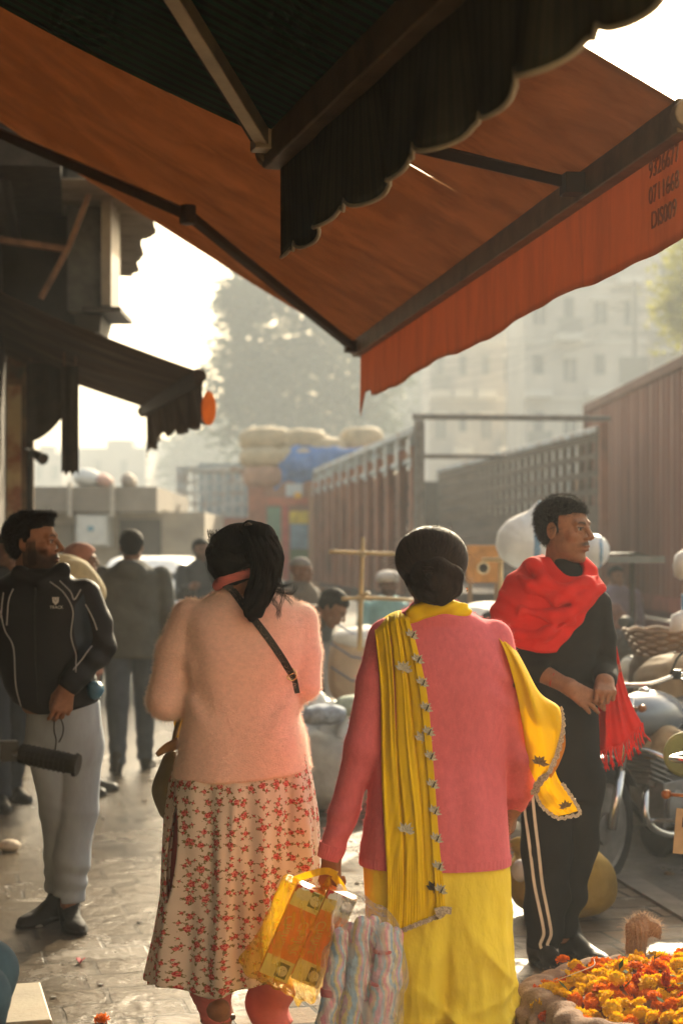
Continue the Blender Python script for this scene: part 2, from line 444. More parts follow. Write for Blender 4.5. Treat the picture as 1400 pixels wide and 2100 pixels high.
def awning(near, far, z, slope, depth, label, fab, val, barm, vh, scallop, sag=.05, piping=None, seed=0, nu=90, slit=None, flare=0, wv=1.0):
    near = np.array(near, float); far = np.array(far, float)
    u = far - near; L = np.linalg.norm(u); u /= L
    root = thing('awning', (near[0], near[1], z), label, 'awning', rz=math.atan2(-u[0], u[1]))
    g_ = np.random.default_rng(seed); ph = g_.uniform(0, 6.28, 6)
    def P(s_, t_):                                    # s up the slope (inwards), t along the bar
        k = math.sin(math.pi * min(max(s_ / depth, 0), 1))
        zz = slope * s_ - sag * k * (1 + .4 * math.sin(t_ * 2.1 + ph[0])) + k * (.012 * math.sin(t_ * 5 + ph[1] + 2 * s_) + .008 * math.sin(t_ * 11 + ph[2] - 3 * s_))
        return (-s_, t_, zz)
    ss = np.linspace(-.015, depth, 40); ts = np.linspace(0, L, nu)
    if slit: ts = np.sort(np.r_[ts, slit[0] - .0001, slit[0] + .0001])
    G = np.array([[P(s_, t_) for s_ in ss] for t_ in ts])
    f = MB(); f.slab(G, (0, 0, .004))
    if slit:                                          # a rip: the two lips of the seam drawn apart
        V = f.v[0]; n = len(ss); i0 = int(np.argmin(np.abs(ts - (slit[0] - .0001)))); keep = []
        for q in (0, 1):
            for j in range(n):
                w = max(0, math.sin(math.pi * min(max((ss[j] - slit[1]) / (slit[2] - slit[1]), 0), 1))) * slit[3]
                V[q * len(ts) * n + i0 * n + j, 1] -= w; V[q * len(ts) * n + (i0 + 1) * n + j, 1] += w
        bad = set()
        for j in range(n - 1):
            if slit[1] < ss[j + 1] and ss[j] < slit[2]:
                for q in (0, len(ts) * n): bad.add(frozenset((q + i0 * n + j, q + i0 * n + j + 1, q + (i0 + 1) * n + j + 1, q + (i0 + 1) * n + j)))
        f.f = [x for x in f.f if frozenset(x) not in bad]; f.mi = [0] * len(f.f)
    obj('fabric', f, fab, root, smooth=True, world=False)
    b_ = MB(); b_.bar((0, -.02, -.03), (0, L + .02, -.03), .055, .10); b_.bar((.032, -.02, .0), (.032, L + .02, .0), .012, .05)
    b_.tube([(0, -.05, -.03), (0, 0, -.03)], .045, 10); b_.tube([(0, L, -.03), (0, L + .05, -.03)], .045, 10)
    obj('front_bar', b_, barm, root, world=False, bevel=.006)
    tv = np.linspace(0, L, max(nu * 2, 120)); rows = 12
    V = []
    for q in range(rows):
        r_ = q / (rows - 1); row = []
        for t_ in tv:
            h = vh + scallop(t_, L)
            row.append((.022 + r_ * (flare + wv * (.022 * math.sin(t_ * 9 + ph[3]) + .014 * math.sin(t_ * 21 + ph[4]))), t_, -.035 - h * r_))
        V.append(row)
    f = MB(); f.slab(V, (.003, 0, 0)); obj('valance', f, val, root, smooth=True, world=False)
    if piping is not None:
        f = MB(); f.tube([np.array(p) + (.0015, 0, -.002) for p in V[-1]], .006, 6); obj('piping', f, piping, root, smooth=True, world=False)
    return root, u, L, P
barm = M('awning_bar', (.20, .135, .075), rough=.55, var=.3, metal=.3, bump=.2, bscale=20)
# A: the big orange awning
def sc_a(t_, L): return .012 * math.sin(t_ * 3.1) + .006 * math.sin(t_ * 9) + (.10 * max(0, 1 - abs(t_ - L + .03) / .10) if t_ > L - .2 else 0) - (.03 if L - .35 < t_ < L - .13 else 0)
an, af = np.array((.985, 4.92)), np.array((.095, 10.5))
A1, u1, L1, P1 = awning(an, af, 2.83, .60, 2.32, 'big stained orange canvas awning stretched over the two women, with a plain straight valance', mat_orange(), mat_valance_orange(), barm, .325, sc_a, sag=.05, seed=3, wv=.18, slit=(1.85, .26, .72, .012))
armm = M('awning_arm', (.055, .036, .022), rough=.6, metal=.3, bump=.2)
def arm(root, P, t_, s0, s1, t1, drop=.12, w=.055):
    g = MB(); a = np.array(P(s0, t_)) - (0, 0, .06); e = np.array(P(s1, t1)) - (0, 0, drop); c = np.array(P(2.2, t_ + .05)) - (0, 0, .10)
    g.bar(a + (0, 0, .0), e, w, w * .7); g.tube([e - (0, 0, .05), e + (0, 0, .05)], .045, 10)
    g.bar(e, c, w * 1.25, w); g.box(a, (.09, .08, .07)); g.tube([a + (0, .02, .02), e + (0, .02, .04)], .008, 6)
    return obj('folding_arm', g, armm, root, world=False, bevel=.004)
arm(A1, P1, L1 - .12, .05, 1.12, L1 - 1.2); arm(A1, P1, .9, .05, 1.05, 2.1)
g = MB()
for k, s_ in enumerate((.42, .5, .58, .66, .76)):    # small patches sewn under the fabric
    p = np.array(P1(s_ + 1.15, L1 - 2.9 - .1 * k)); g.box(p - (0, 0, .008), (.07, .045, .004), ry=-.54)
obj('patch', g, M('patch_cloth', (.05, .028, .016)), A1, world=False)
# lettering on the valance's near end
def text(body_, size, loc, rot, mat, parent, name='lettering', shear=0, ext=.001, sx=1):
    c = bpy.data.curves.new(name, 'FONT'); c.body = body_; c.size = size; c.shear = shear; c.extrude = ext; c.align_x = 'CENTER'; c.align_y = 'CENTER'
    o = bpy.data.objects.new(name, c); COL.objects.link(o)
    dg = bpy.context.evaluated_depsgraph_get(); me = bpy.data.meshes.new_from_object(o.evaluated_get(dg)); bpy.data.objects.remove(o)
    me.materials.clear(); o = link(name, me, mat, parent, smooth=False)
    o.location = loc; o.rotation_euler = rot; o.scale = (sx, 1, 1)
    return o
ink = M('sign_ink', (.24, .10, .055))
for k, s_ in enumerate(('9326677', '0711668', 'DIS009')):
    text(s_, .075, (-.012, .135, -.13 - k * .078), (R(90), 0, R(-90)), ink, A1, ext=.0015)
# B: the dark green striped awning above the camera
bn, bf = np.array((.80, 1.45)), np.array((-.2, 5.0))
def sc_b(t_, L):
    q = (t_ / .30) % 1.0
    return .055 * (abs(math.sin(math.pi * q)) ** .6) - .03 + .03 * math.exp(-((q - .02) / .05) ** 2)
gs = mat_stripe('green_stripe_canvas', (.020, .030, .027), (.018, .070, .044), (.07, .074, .052), .052)
gv = mat_stripe('green_stripe_valance', (.075, .072, .050), (.09, .086, .058), (.16, .125, .08), .05, trans=.12)
B1, u2, L2, P2 = awning(bn, bf, 2.75, .46, 2.1, 'dark green striped awning overhead with a scalloped valance edged in pale piping', gs, gv, barm, .285, sc_b, sag=.03, seed=5, piping=M('pale_piping', (.55, .48, .36), trans=.3))
g = MB(); a = np.array(P2(.04, L2 - .06)) - (0, 0, .03); e = np.array(P2(.75, L2 - 1.35)) - (0, 0, .04)
g.bar(a, e, .04, .05); g.box(a + (.0, 0, 0), (.07, .07, .06))
obj('folding_arm', g, M('alu_arm', (.42, .33, .22), rough=.45, metal=.6), B1, world=False, bevel=.004)
g = MB(); g.bar(a + (-.03, -.02, .015), e + (-.03, -.05, .015), .03, .05); obj('arm_tendon', g, armm, B1, world=False)
# C: the small brown awning further along
cn, cf = np.array((-.925, 11.1)), np.array((-1.60, 13.8))
def sc_c(t_, L): return .05 * abs(math.sin(t_ * 9.5)) + .05 * math.sin(t_ * 2.4 + .6) * (t_ / L) + .12 * max(0, (t_ - L + .35)) + .05
brown = M('brown_canvas', (.075, .05, .028), var=.5, scale=3, stretch=(.5, 3, 1), trans=.10, col2=(.15, .10, .055), tcol=(.25, .15, .07), dirt=((.03, .02, .012), .45, .7, 4.0))
C1, u3, L3, P3 = awning(cn, cf, 2.72, .38, 1.36, 'small ragged brown awning of the shop further along, its fringe torn into points', brown, brown, armm, .20, sc_c, sag=.05, seed=9, flare=.03)
g = MB(); g.lathe([(.0, -.012), (.07, -.012), (.09, 0), (.07, .012), (0, .012)], (0, 0, 0), 20, 'Y'); 
o = obj('tassel_patch', g, M('orange_flap', (.55, .22, .04), trans=.5), C1, world=False); o.location = (.055, -.05, -.24); o.scale = (.55, .5, 1.25)

# ------------------------------------------------------------------ shops on the left
def wall_quad(y0, y1, z0, z1, off=0, n=2):
    return [[(wall_x(y) + off, y, z) for z in np.linspace(z0, z1, n)] for y in np.linspace(y0, y1, 6)]
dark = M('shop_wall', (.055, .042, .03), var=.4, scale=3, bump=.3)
shop = thing('shop_building', (wall_x(9), 9, 0), 'dark shop row along the left of the pavement with an overhanging upper floor', 'building')
g = MB(); g.slab(wall_quad(-1.5, 12.9, 0, 9.0, off=-.02), (-.25, 0, 0)); g.slab(wall_quad(12.91, 16.5, 0, 4.0, off=-.02), (-.25, 0, 0)); obj('wall', g, dark, shop)  # near stretch carried up out of view to shade the awning's wall side
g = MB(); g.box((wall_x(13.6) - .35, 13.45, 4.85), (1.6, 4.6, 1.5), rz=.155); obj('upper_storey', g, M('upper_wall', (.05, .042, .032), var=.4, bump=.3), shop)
g = MB()                                             # corrugated roof sheet over the upper floor
ys = np.linspace(11.8, 15.8, 120)
G = []
for i, y in enumerate(ys):
    jag = .05 * ((int(i / 10) * 7919) % 5) / 4 + .02 * math.sin(i * .21)
    xr = -1.20 - .185 * (y - 12) - jag
    G.append([(-3.2 + (xr + 3.2) * s_, y, 4.07 + .028 * abs(math.sin(y * 15)) + .03 * math.sin(s_ * 3)) for s_ in np.linspace(0, 1, 10)])
g.slab(G, (0, 0, .012)); obj('roof', g, M('rusty_sheet', (.24, .195, .145), var=.35, scale=4, metal=.1, rough=.7), shop, smooth=True)
g = MB(); g.box((-3.0, 13.15, 4.1), (2.14, .3, 1.8)); obj('shade_backing', g, M('backing_dark', (.03, .026, .02), var=.5, scale=4, bump=.4), shop)  # dark box added to fill the deep shade beside the upper floor
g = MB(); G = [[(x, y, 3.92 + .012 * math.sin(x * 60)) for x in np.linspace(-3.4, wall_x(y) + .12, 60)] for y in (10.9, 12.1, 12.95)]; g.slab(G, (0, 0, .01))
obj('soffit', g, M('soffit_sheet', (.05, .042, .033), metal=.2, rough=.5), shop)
pil = MB(); pil.box((wall_x(14) - .04, 14.0, 1.65), (.42, .30, 3.3)); obj('pillar', pil, M('painted_brick', (.22, .10, .05), var=.5, scale=5, col2=(.34, .22, .11), dirt=((.09, .10, .06), .5, .7, 6.0), bump=.5, bscale=25), shop)
def mat_bricks():
    m, t, b, out = nodes('old_brick'); tc = N(t, 'TexCoord'); mp = N(t, 'Mapping'); mp.inputs['Rotation'].default_value = (R(90), 0, 0); Lk(t, tc.outputs['Object'], mp.inputs[0])
    br = N(t, 'TexBrick'); br.inputs['Scale'].default_value = 9.0; br.inputs['Color1'].default_value = (.42, .14, .07, 1); br.inputs['Color2'].default_value = (.55, .24, .12, 1); br.inputs['Mortar'].default_value = (.32, .24, .15, 1)
    Lk(t, mp.outputs[0], br.inputs['Vector']); n1 = N(t, 'TexNoise', i_Scale=4.0, i_Detail=6.0); Lk(t, tc.outputs['Object'], n1.inputs['Vector'])
    Lk(t, mixc(t, ramp(t, n1.outputs[0], [(.42, (0, 0, 0)), (.6, (1, 1, 1))]), br.outputs[0], (.72, .58, .32)), b.inputs['Base Color']); return m
g = MB(); g.box((wall_x(14) - .06, 13.835, 1.75), (.36, .02, 2.3)); obj('painted_panel', g, mat_bricks(), shop)
g = MB(); g.tube([(wall_x(14) + .20, 13.80, 0), (wall_x(14) + .20, 13.80, 3.1)], .028, 8); obj('downpipe', g, M('dark_pipe', (.03, .024, .018)), shop)
# boxy signboard hung high on the shop
sg = thing('signboard', W(205, 500, 12.6), 'tall boxed signboard with a pale sunlit edge hanging from the upper shop front', 'sign')
a = W(150, 640, 12.9); bq = W(226, 372, 12.9); c_ = W(246, 640, 12.5)
g = MB(); g.box(((a[0] + bq[0]) / 2, 12.75, (a[2] + bq[2] + .9) / 2 - .22), (bq[0] - a[0], .22, bq[2] - a[2] + .5)); obj('case', g, M('shaded_sheet', (.10, .10, .09), metal=.3, rough=.5, var=.3), sg)  # darker colour stands in for shade on the broad face
g = MB(); g.box((bq[0] + .038, 12.66, (a[2] + bq[2] + .9) / 2 - .22), (.072, .5, bq[2] - a[2] + .5)); obj('edge_panel', g, M('sunlit_sheet', (.26, .21, .15), rough=.6, var=.15), sg)  # paler colour stands in for sun on the narrow face
g = MB(); p = W(222, 645, 12.6); g.box((p[0], 12.6, p[2] - .01), (.28, .7, .035)); g.box((p[0] - .11, 12.6, p[2] - .10), (.16, .45, .12), taper=1.25); obj('ledge', g, M('ledge_sheet', (.035, .03, .022), rough=.5), sg)
# struts and hanging boards
st = thing('roof_bracket', W(140, 510, 12.2), 'rusty angle iron bracket propping the dark upper floor over the brown awning', 'bracket')
g = MB(); g.bar(W(196, 365, 12.2), W(140, 510, 12.2), .035); g.bar(W(140, 510, 12.2), W(84, 612, 12.2), .035); obj('strut', g, M('rust_iron', (.20, .10, .05), var=.4, rough=.7), st)
g = MB(); g.bar(W(0, 492, 12.25), W(140, 512, 12.25), .045); obj('rail', g, M('rust_iron', (.20, .10, .05)), st)
for (x0, x1, y0, y1, d, lab) in ((126, 161, 785, 970, 12.0, 'long narrow dark board hanging below the brown awning, beside the gap of bright sky'), (58, 126, 775, 905, 13.2, 'wider dark cloth board hanging behind the narrow board under the brown awning')):
    a = W(x0, y1, d); bq = W(x1, y0, d); hb = thing('hanging_board', ((a[0] + bq[0]) / 2, d, a[2]), lab, 'sign')
    n = 8; top = bq[2] + .12
    bot = [a[2] + (.02 * math.sin(i * 2.1) if x0 > 100 else .18 * (i / n) ** 2) for i in range(n + 1)]
    G = [[(a[0] + (bq[0] - a[0]) * i / n, d + .01 * math.sin(i), top + (bot[i] - top) * s_) for i in range(n + 1)] for s_ in np.linspace(0, 1, 8)]
    g = MB(); g.slab(G, (0, .02, 0)); obj('board', g, M('dark_board', (.045, .035, .022), var=.35), hb)
    g = MB(); g.bar((a[0] + .02, d + .01, top), (a[0] + .02, d + .01, top + .25), .012); g.bar((bq[0] - .02, d + .01, top), (bq[0] - .02, d + .01, top + .25), .012); obj('hanger', g, M('rust_iron', (.2, .1, .05)), hb)
p = W(78, 934, 13.6); o = thing('wall_lamp', p, 'tiny dark lamp poking out beside the painted pillar', 'lamp')
g = MB(); g.bar(W(52, 920, 13.7), W(72, 930, 13.6), .02); obj('bracket_arm', g, M('dark_pipe', (.03, .024, .018)), o)
g = MB(); g.tube([W(68, 927, 13.6), W(90, 942, 13.5)], [.03, .05], 10); obj('lamp_head', g, M('dark_pipe', (.03, .024, .018)), o)

# ------------------------------------------------------------------ far setting: low building, skyline, trees, flats
def part_box(name, mat, root, x0, x1, y0, y1, d0, d1):
    a = W(x0, y1, d0); b_ = W(x1, y0, d0); g = MB(); g.box(((a[0] + b_[0]) / 2, (d0 + d1) / 2, (a[2] + b_[2]) / 2), (b_[0] - a[0], d1 - d0, b_[2] - a[2]))
    return obj(name, g, mat, root)
concrete = M('old_concrete', (.20, .17, .135), var=.25, scale=3, bump=.3, bscale=20)
lb = thing('low_building', (-3.6, 25, 0), 'low flat roofed building with a grey parapet behind the man in the grey jacket', 'building')
part_box('wall', M('plaster_wall', (.36, .31, .24), var=.3, scale=2.5), lb, 20, 420, 1050, 1190, 24.9, 29)
part_box('parapet', concrete, lb, 60, 322, 998, 1049, 24.2, 24.9)
part_box('roof_slab', concrete, lb, 20, 330, 1000, 1045, 24.95, 29.5)
for x in (143, 230): part_box('downpipe', M('pale_pipe', (.42, .37, .3)), lb, x - 4, x + 4, 990, 1060, 24.1, 24.19)
part_box('shop_shutter', M('shutter', (.18, .15, .11), var=.2, stretch=(1, 1, 30)), lb, 60, 150, 1075, 1190, 24.8, 24.89)
part_box('recess_panel', M('recess_shade', (.06, .05, .04)), lb, 245, 330, 1065, 1190, 24.8, 24.89)  # dark panel in front of the wall, coloured as a shaded recess
bx = thing('meter_box', W(190, 1090, 24), 'pale grey square cabinet mounted on the low building wall', 'cabinet')
part_box('case', M('pale_metal', (.46, .46, .42), var=.12), bx, 156, 222, 1056, 1120, 24.2, 24.7)
part_box('door', M('pale_metal2', (.52, .52, .48), var=.12), bx, 160, 218, 1060, 1116, 24.16, 24.2)
part_box('emblem', M('blue_mark', (.12, .25, .32)), bx, 180, 192, 1079, 1089, 24.14, 24.16)
def blob_mesh(name, cs, v, mat, root, amp=.03, fr=9, seed=0, k=.12, col=None):
    """soft lumpy solid from ellipsoids (c, r)"""
    cs = [(np.array(c, float) - np.array(wloc(root)), np.array(r, float)) for c, r in cs]
    def f(p):
        d = ell(p, *cs[0])
        for c in cs[1:]: d = smin(d, ell(p, *c), k)
        return d + amp * wob(p, fr, seed)
    lo = np.min([c - r for c, r in cs], 0) - amp * 1.5 - 3 * v; hi = np.max([c + r for c, r in cs], 0) + amp * 1.5 + 3 * v
    return body(name, f, lo, hi, v, mat, root, col=col)
for (x, y, w, h, c, lab) in ((178, 980, 24, 20, (.62, .62, .58), 'white tarpaulin heap on the low building roof'), (212, 985, 14, 14, (.50, .30, .24), 'small reddish bundle on the low building roof'), (262, 985, 12, 16, (.3, .25, .2), 'small brown bundle at the end of the low roof')):
    p = W(x, y, 25.4); o = thing('roof_bundle', (p[0], p[1], 2.49), lab, 'bundle'); s_ = 25.4 / F
    blob_mesh('cover', [((p[0], p[1], p[2]), (w * s_ * 1.2, .3, h * s_)), ((p[0] + w * s_ * .7, p[1], p[2] - .05), (w * s_ * .7, .25, h * s_ * .7))], .035, M('bundle_%d' % x, c, var=.2), o, .02)
# hazy far houses at the end of the street
for i, (x0, x1, yt, d, c) in enumerate(((120, 300, 918, 150, (.33, .29, .24)), (296, 445, 905, 165, (.30, .28, .24)), (20, 130, 930, 140, (.36, .30, .25)))):
    a = W(x0, 1180, d); b_ = W(x1, yt, d)
    o = thing('far_house', ((a[0] + b_[0]) / 2, d, 0), ('far hazy house with a stepped roof at the end of the street', 'farthest hazy house, just left of the big tree', 'far hazy house glimpsed beside the shop pillar')[i], 'building')
    part_box('wall', M('far_wall%d' % i, c, var=.15, scale=.5), o, x0, x1, yt, 1180, d, d + 9)
    part_box('stair_head', M('far_wall%d' % i, c), o, x0 + (x1 - x0) * .55, x0 + (x1 - x0) * .85, yt - 16, yt, d + .5, d + 4)
    for k in range(3):
        for r_ in range(2): part_box('window', M('far_window', (.10, .10, .09)), o, x0 + 20 + k * (x1 - x0) * .3, x0 + 34 + k * (x1 - x0) * .3, yt + 25 + r_ * 70, yt + 55 + r_ * 70, d - .12, d - .02)

def tree(label, base, blobs, nleaf, size, seed, leafc, trunk_r=.28, group=None, leafmat=None):
    g_ = np.random.default_rng(seed)
    root = thing('tree', base, label, 'tree', group)
    V = []; 
    for (c, r) in blobs:
        c = np.array(c); r = np.array(r)
        ncl = int(nleaf / len(blobs) / 14)
        for _ in range(ncl):
            q = g_.normal(size=3); q /= np.linalg.norm(q); q = c + q * r * g_.uniform(.35, 1.05) ** .6
            m = 14
            P = q + g_.normal(size=(m, 3)) * .30 * size / .22
            for p in P:
                n_ = g_.normal(size=3); n_ /= np.linalg.norm(n_); a = np.cross(n_, [0, 0, 1.]); a /= np.linalg.norm(a) + 1e-9; b_ = np.cross(n_, a)
                s_ = size * g_.uniform(.5, 1.2)
                V += [p - a * s_ * .5, p + b_ * s_ * .28, p + a * s_ * .6, p - b_ * s_ * .28]
    V = np.array(V) - np.array(base); Q = np.arange(len(V)).reshape(-1, 4)
    link('crown', mesh_np('crown', V, Q), leafmat or M('leaf_%d' % seed, leafc, var=.4, scale=1.2, bump=0, trans=.35, rough=.6), root, smooth=False)
    g = MB(); top = np.mean([c for c, r in blobs], 0); b0 = np.array(base, float)
    g.tube([b0, b0 + (.05, 0, 1.2), b0 + (top - b0) * .45 + (.2, 0, 0), top], [trunk_r, trunk_r * .85, trunk_r * .6, trunk_r * .2], 10, smooth=10)
    for (c, r) in blobs: g.tube([b0 + (top - b0) * .45, (b0 + (top - b0) * .45 + np.array(c)) / 2 + (0, 0, .3), np.array(c)], [trunk_r * .45, trunk_r * .3, trunk_r * .06], 7, smooth=6)
    obj('trunk', g, M('bark', (.09, .07, .05), bump=.6, bscale=12), root, smooth=True)
    return root
def pb(px, py, d, rx, ry, rz=None): s_ = d / F; return (W(px, py, d), (rx * s_, (rz or rx) * s_, ry * s_))
tree('big dense tree hazy against the white sky, above the loaded sacks', (W(590, 1133, 82)[0], 82, 0),
     [pb(560, 690, 82, 105, 95), pb(660, 640, 82, 110, 105), pb(500, 770, 82, 75, 85), pb(610, 800, 82, 130, 100), pb(720, 760, 82, 95, 120), pb(540, 860, 82, 110, 80), pb(680, 880, 82, 120, 80), pb(500, 620, 82, 40, 40)], 15000, .42, 11, (.045, .065, .025))
tree('wide hazy tree behind the tip of the orange valance', (W(880, 1133, 136)[0], 136, 0),
     [pb(800, 790, 136, 90, 110), pb(890, 830, 137, 100, 90), pb(960, 870, 136, 90, 70), pb(830, 900, 135, 110, 70)], 12000, .75, 12, (.05, .065, .03))
tree('slim tree with yellowing leaves at the right edge of the view', (W(1470, 1133, 48)[0], 48, 0),
     [pb(1425, 560, 48, 45, 95), pb(1400, 640, 48, 34, 34), pb(1480, 500, 48, 70, 110), pb(1470, 660, 48, 60, 60)], 3600, .26, 13, (.30, .29, .05), trunk_r=.12)
tree('low far tree rising between the far houses and the brown truck', (W(420, 1133, 140)[0], 140, 0),
     [pb(400, 950, 140, 50, 50), pb(455, 930, 140, 45, 60)], 4000, .7, 14, (.05, .065, .03))
# apartment blocks
def flats(label, x0, x1, ytop, d, wallc, floors, cols, seed, depth=9):
    g_ = np.random.default_rng(seed); s_ = d / F
    a = W(x0, 1190, d); b_ = W(x1, ytop, d); root = thing('apartment_block', ((a[0] + b_[0]) / 2, d, 0), label, 'building')
    wm = M('flat_wall%d' % seed, wallc, var=.18, scale=.6, bump=.2); lt = M('flat_trim', (.52, .49, .42), var=.12); wn = M('flat_window', (.07, .07, .065), rough=.3); rl = M('flat_rail', (.16, .15, .13))
    part_box('wall', wm, root, x0, x1, ytop, 1190, d, d + depth)
    part_box('parapet', lt, root, x0 - 6, x1 + 6, ytop - 8, ytop, d - .15, d + depth)
    part_box('stair_tower', wm, root, x0 + (x1 - x0) * .6, x0 + (x1 - x0) * .85, ytop - 60, ytop - 8.5, d + 1, d + 5)
    fh = (1170 - ytop) / floors; cw = (x1 - x0) / cols
    for f_ in range(floors):
        y = ytop + f_ * fh
        part_box('floor_band', lt, root, x0 - 3, x1 + 3, y + fh - 6, y + fh, d - .10, d - .002)
        for c in range(cols):
            x = x0 + c * cw
            if g_.random() < .5:
                part_box('balcony', lt, root, x + cw * .08, x + cw * .92, y + fh * .82, y + fh - 6.5, d - 1.1, d - .003)
                part_box('railing', rl if g_.random() < .5 else wm, root, x + cw * .10, x + cw * .90, y + fh * .55, y + fh * .818, d - 1.08, d - 1.0)
                o = part_box('doorway', wn, root, x + cw * .3, x + cw * .62, y + fh * .2, y + fh * .81, d - .06, d - .004)
            else:
                o = part_box('window', wn, root, x + cw * .28, x + cw * .70, y + fh * .28, y + fh * .68, d - .06, d - .004)
                part_box('frame', lt, o, x + cw * .475, x + cw * .505, y + fh * .28, y + fh * .68, d - .09, d - .061)
                part_box('sunshade', lt, root, x + cw * .2, x + cw * .78, y + fh * .20, y + fh * .24, d - .6, d - .005)
    return root
flats('pale apartment block with balconies rising above the open truck bed', 1075, 1325, 470, 84, (.40, .36, .30), 6, 4, 21)
flats('lower grey flats left of the pale block, half lost in haze', 880, 1068, 705, 98, (.32, .29, .25), 4, 4, 22)
flats('tall narrow apartment block at the right edge above the container', 1335, 1600, 400, 90, (.44, .42, .37), 7, 4, 23)
# unseen house added behind the viewer to bounce warm sunlight onto the walkers' backs
bh = thing('fill_house', (1.5, -9.5, 0), 'pale plastered house added out of view behind the viewer to bounce sunlight', 'building')
g = MB(); g.box((1.5, -12.5, 5.0), (26, 6, 10.0)); obj('wall', g, M('cream_plaster', (.66, .56, .42), var=.12, scale=1.5, bump=.3, bscale=20), bh)
g = MB(); g.box((1.5, -9.6, 10.1), (26.4, .5, .3)); obj('parapet', g, M('flat_trim', (.52, .49, .42)), bh)
for r_ in range(3):
    for c in range(6):
        g = MB(); g.box((-9 + c * 4.2, -9.47, 1.9 + r_ * 3.1), (1.1, .05, 1.4)); wq = obj('window', g, M('flat_window', (.07, .07, .065)), bh)
        g = MB(); g.box((-9 + c * 4.2, -9.4, 1.1 + r_ * 3.1), (1.4, .2, .08)); obj('sill', g, M('flat_trim', (.52, .49, .42)), wq)
# power pole with wires
PD = 72
pp = thing('power_pole', (W(1300, 1133, PD)[0], PD, 0), 'thin power pole with a tangle of wires before the pale flats', 'utility pole')
g = MB(); x = W(1300, 1133, PD)[0]; g.tube([(x, PD, 0), (x, PD, 13.0)], [.15, .09], 8); obj('pole', g, M('pole_grey', (.16, .15, .13)), pp)
g = MB(); 
for z in (10.8, 11.8, 12.6): g.bar((x - 1.0, PD, z), (x + 1.0, PD, z), .09)
obj('crossarm', g, M('pole_grey', (.16, .15, .13)), pp)
g = MB()
for k in range(7):
    a = np.array((x + (-.9 + .3 * k), PD, 10.8 + .5 * (k % 4))); bq = np.array((x + 9 + k * .5, PD + 6 - k * 4, 9.0 + .6 * k)); g.tube([a, (a + bq) / 2 - (0, 0, .4), bq], .014, 5, smooth=10)
    bq = np.array((x - 9, PD + 12, 9.4 + .4 * k)); g.tube([a, (a + bq) / 2 - (0, 0, .5), bq], .014, 5, smooth=10)
obj('wire', g, M('wire_black', (.03, .03, .03)), pp)
g = MB(); g.box((x - .1, PD - .3, 9.2), (1.2, .5, 1.1)); obj('transformer_box', g, M('pole_grey', (.16, .15, .13)), pp)
# ------------------------------------------------------------------ trucks
tyre_m = M('tyre', (.022, .021, .02), rough=.85, bump=.4, bscale=40); rim_m = M('rim_grey', (.22, .21, .2), metal=.6, rough=.5); chas = M('chassis', (.05, .035, .03), var=.3)
def wheel(parent, c, r, w, axis='X', rz=0):
    c = np.array(c)
    g = MB(); g.lathe([(r * .58, -w / 2), (r * .9, -w / 2), (r, -w * .35), (r, w * .35), (r * .9, w / 2), (r * .58, w / 2)], (0, 0, 0), 24, axis)
    if rz:
        Mz = np.array(Matrix.Rotation(rz, 3, 'Z')); g.v = [v @ Mz.T for v in g.v]
    g.v = [v + c for v in g.v]; o = obj('wheel', g, tyre_m, parent, smooth=True, world=False)
    g = MB(); g.lathe([(.02, -w * .3), (r * .3, -w * .42), (r * .57, -w * .38), (r * .57, w * .38), (r * .3, w * .42), (.02, w * .3)], (0, 0, 0), 18, axis)
    if rz: g.v = [v @ Mz.T for v in g.v]
    g.v = [v + c for v in g.v]; obj('rim', g, rim_m, o, world=False)
    return o
brown = M('truck_brown', (.29, .13, .075), var=.3, scale=2.5, rough=.7, bump=.2, bscale=12, dirt=((.13, .09, .065), .5, .75, 2.0))
brown2 = M('truck_brown_dark', (.13, .065, .045), var=.3, scale=3, rough=.75)
palem = M('truck_pale_paint', (.38, .42, .42), var=.3, scale=5, rough=.6, dirt=((.24, .14, .08), .5, .68, 6.0))
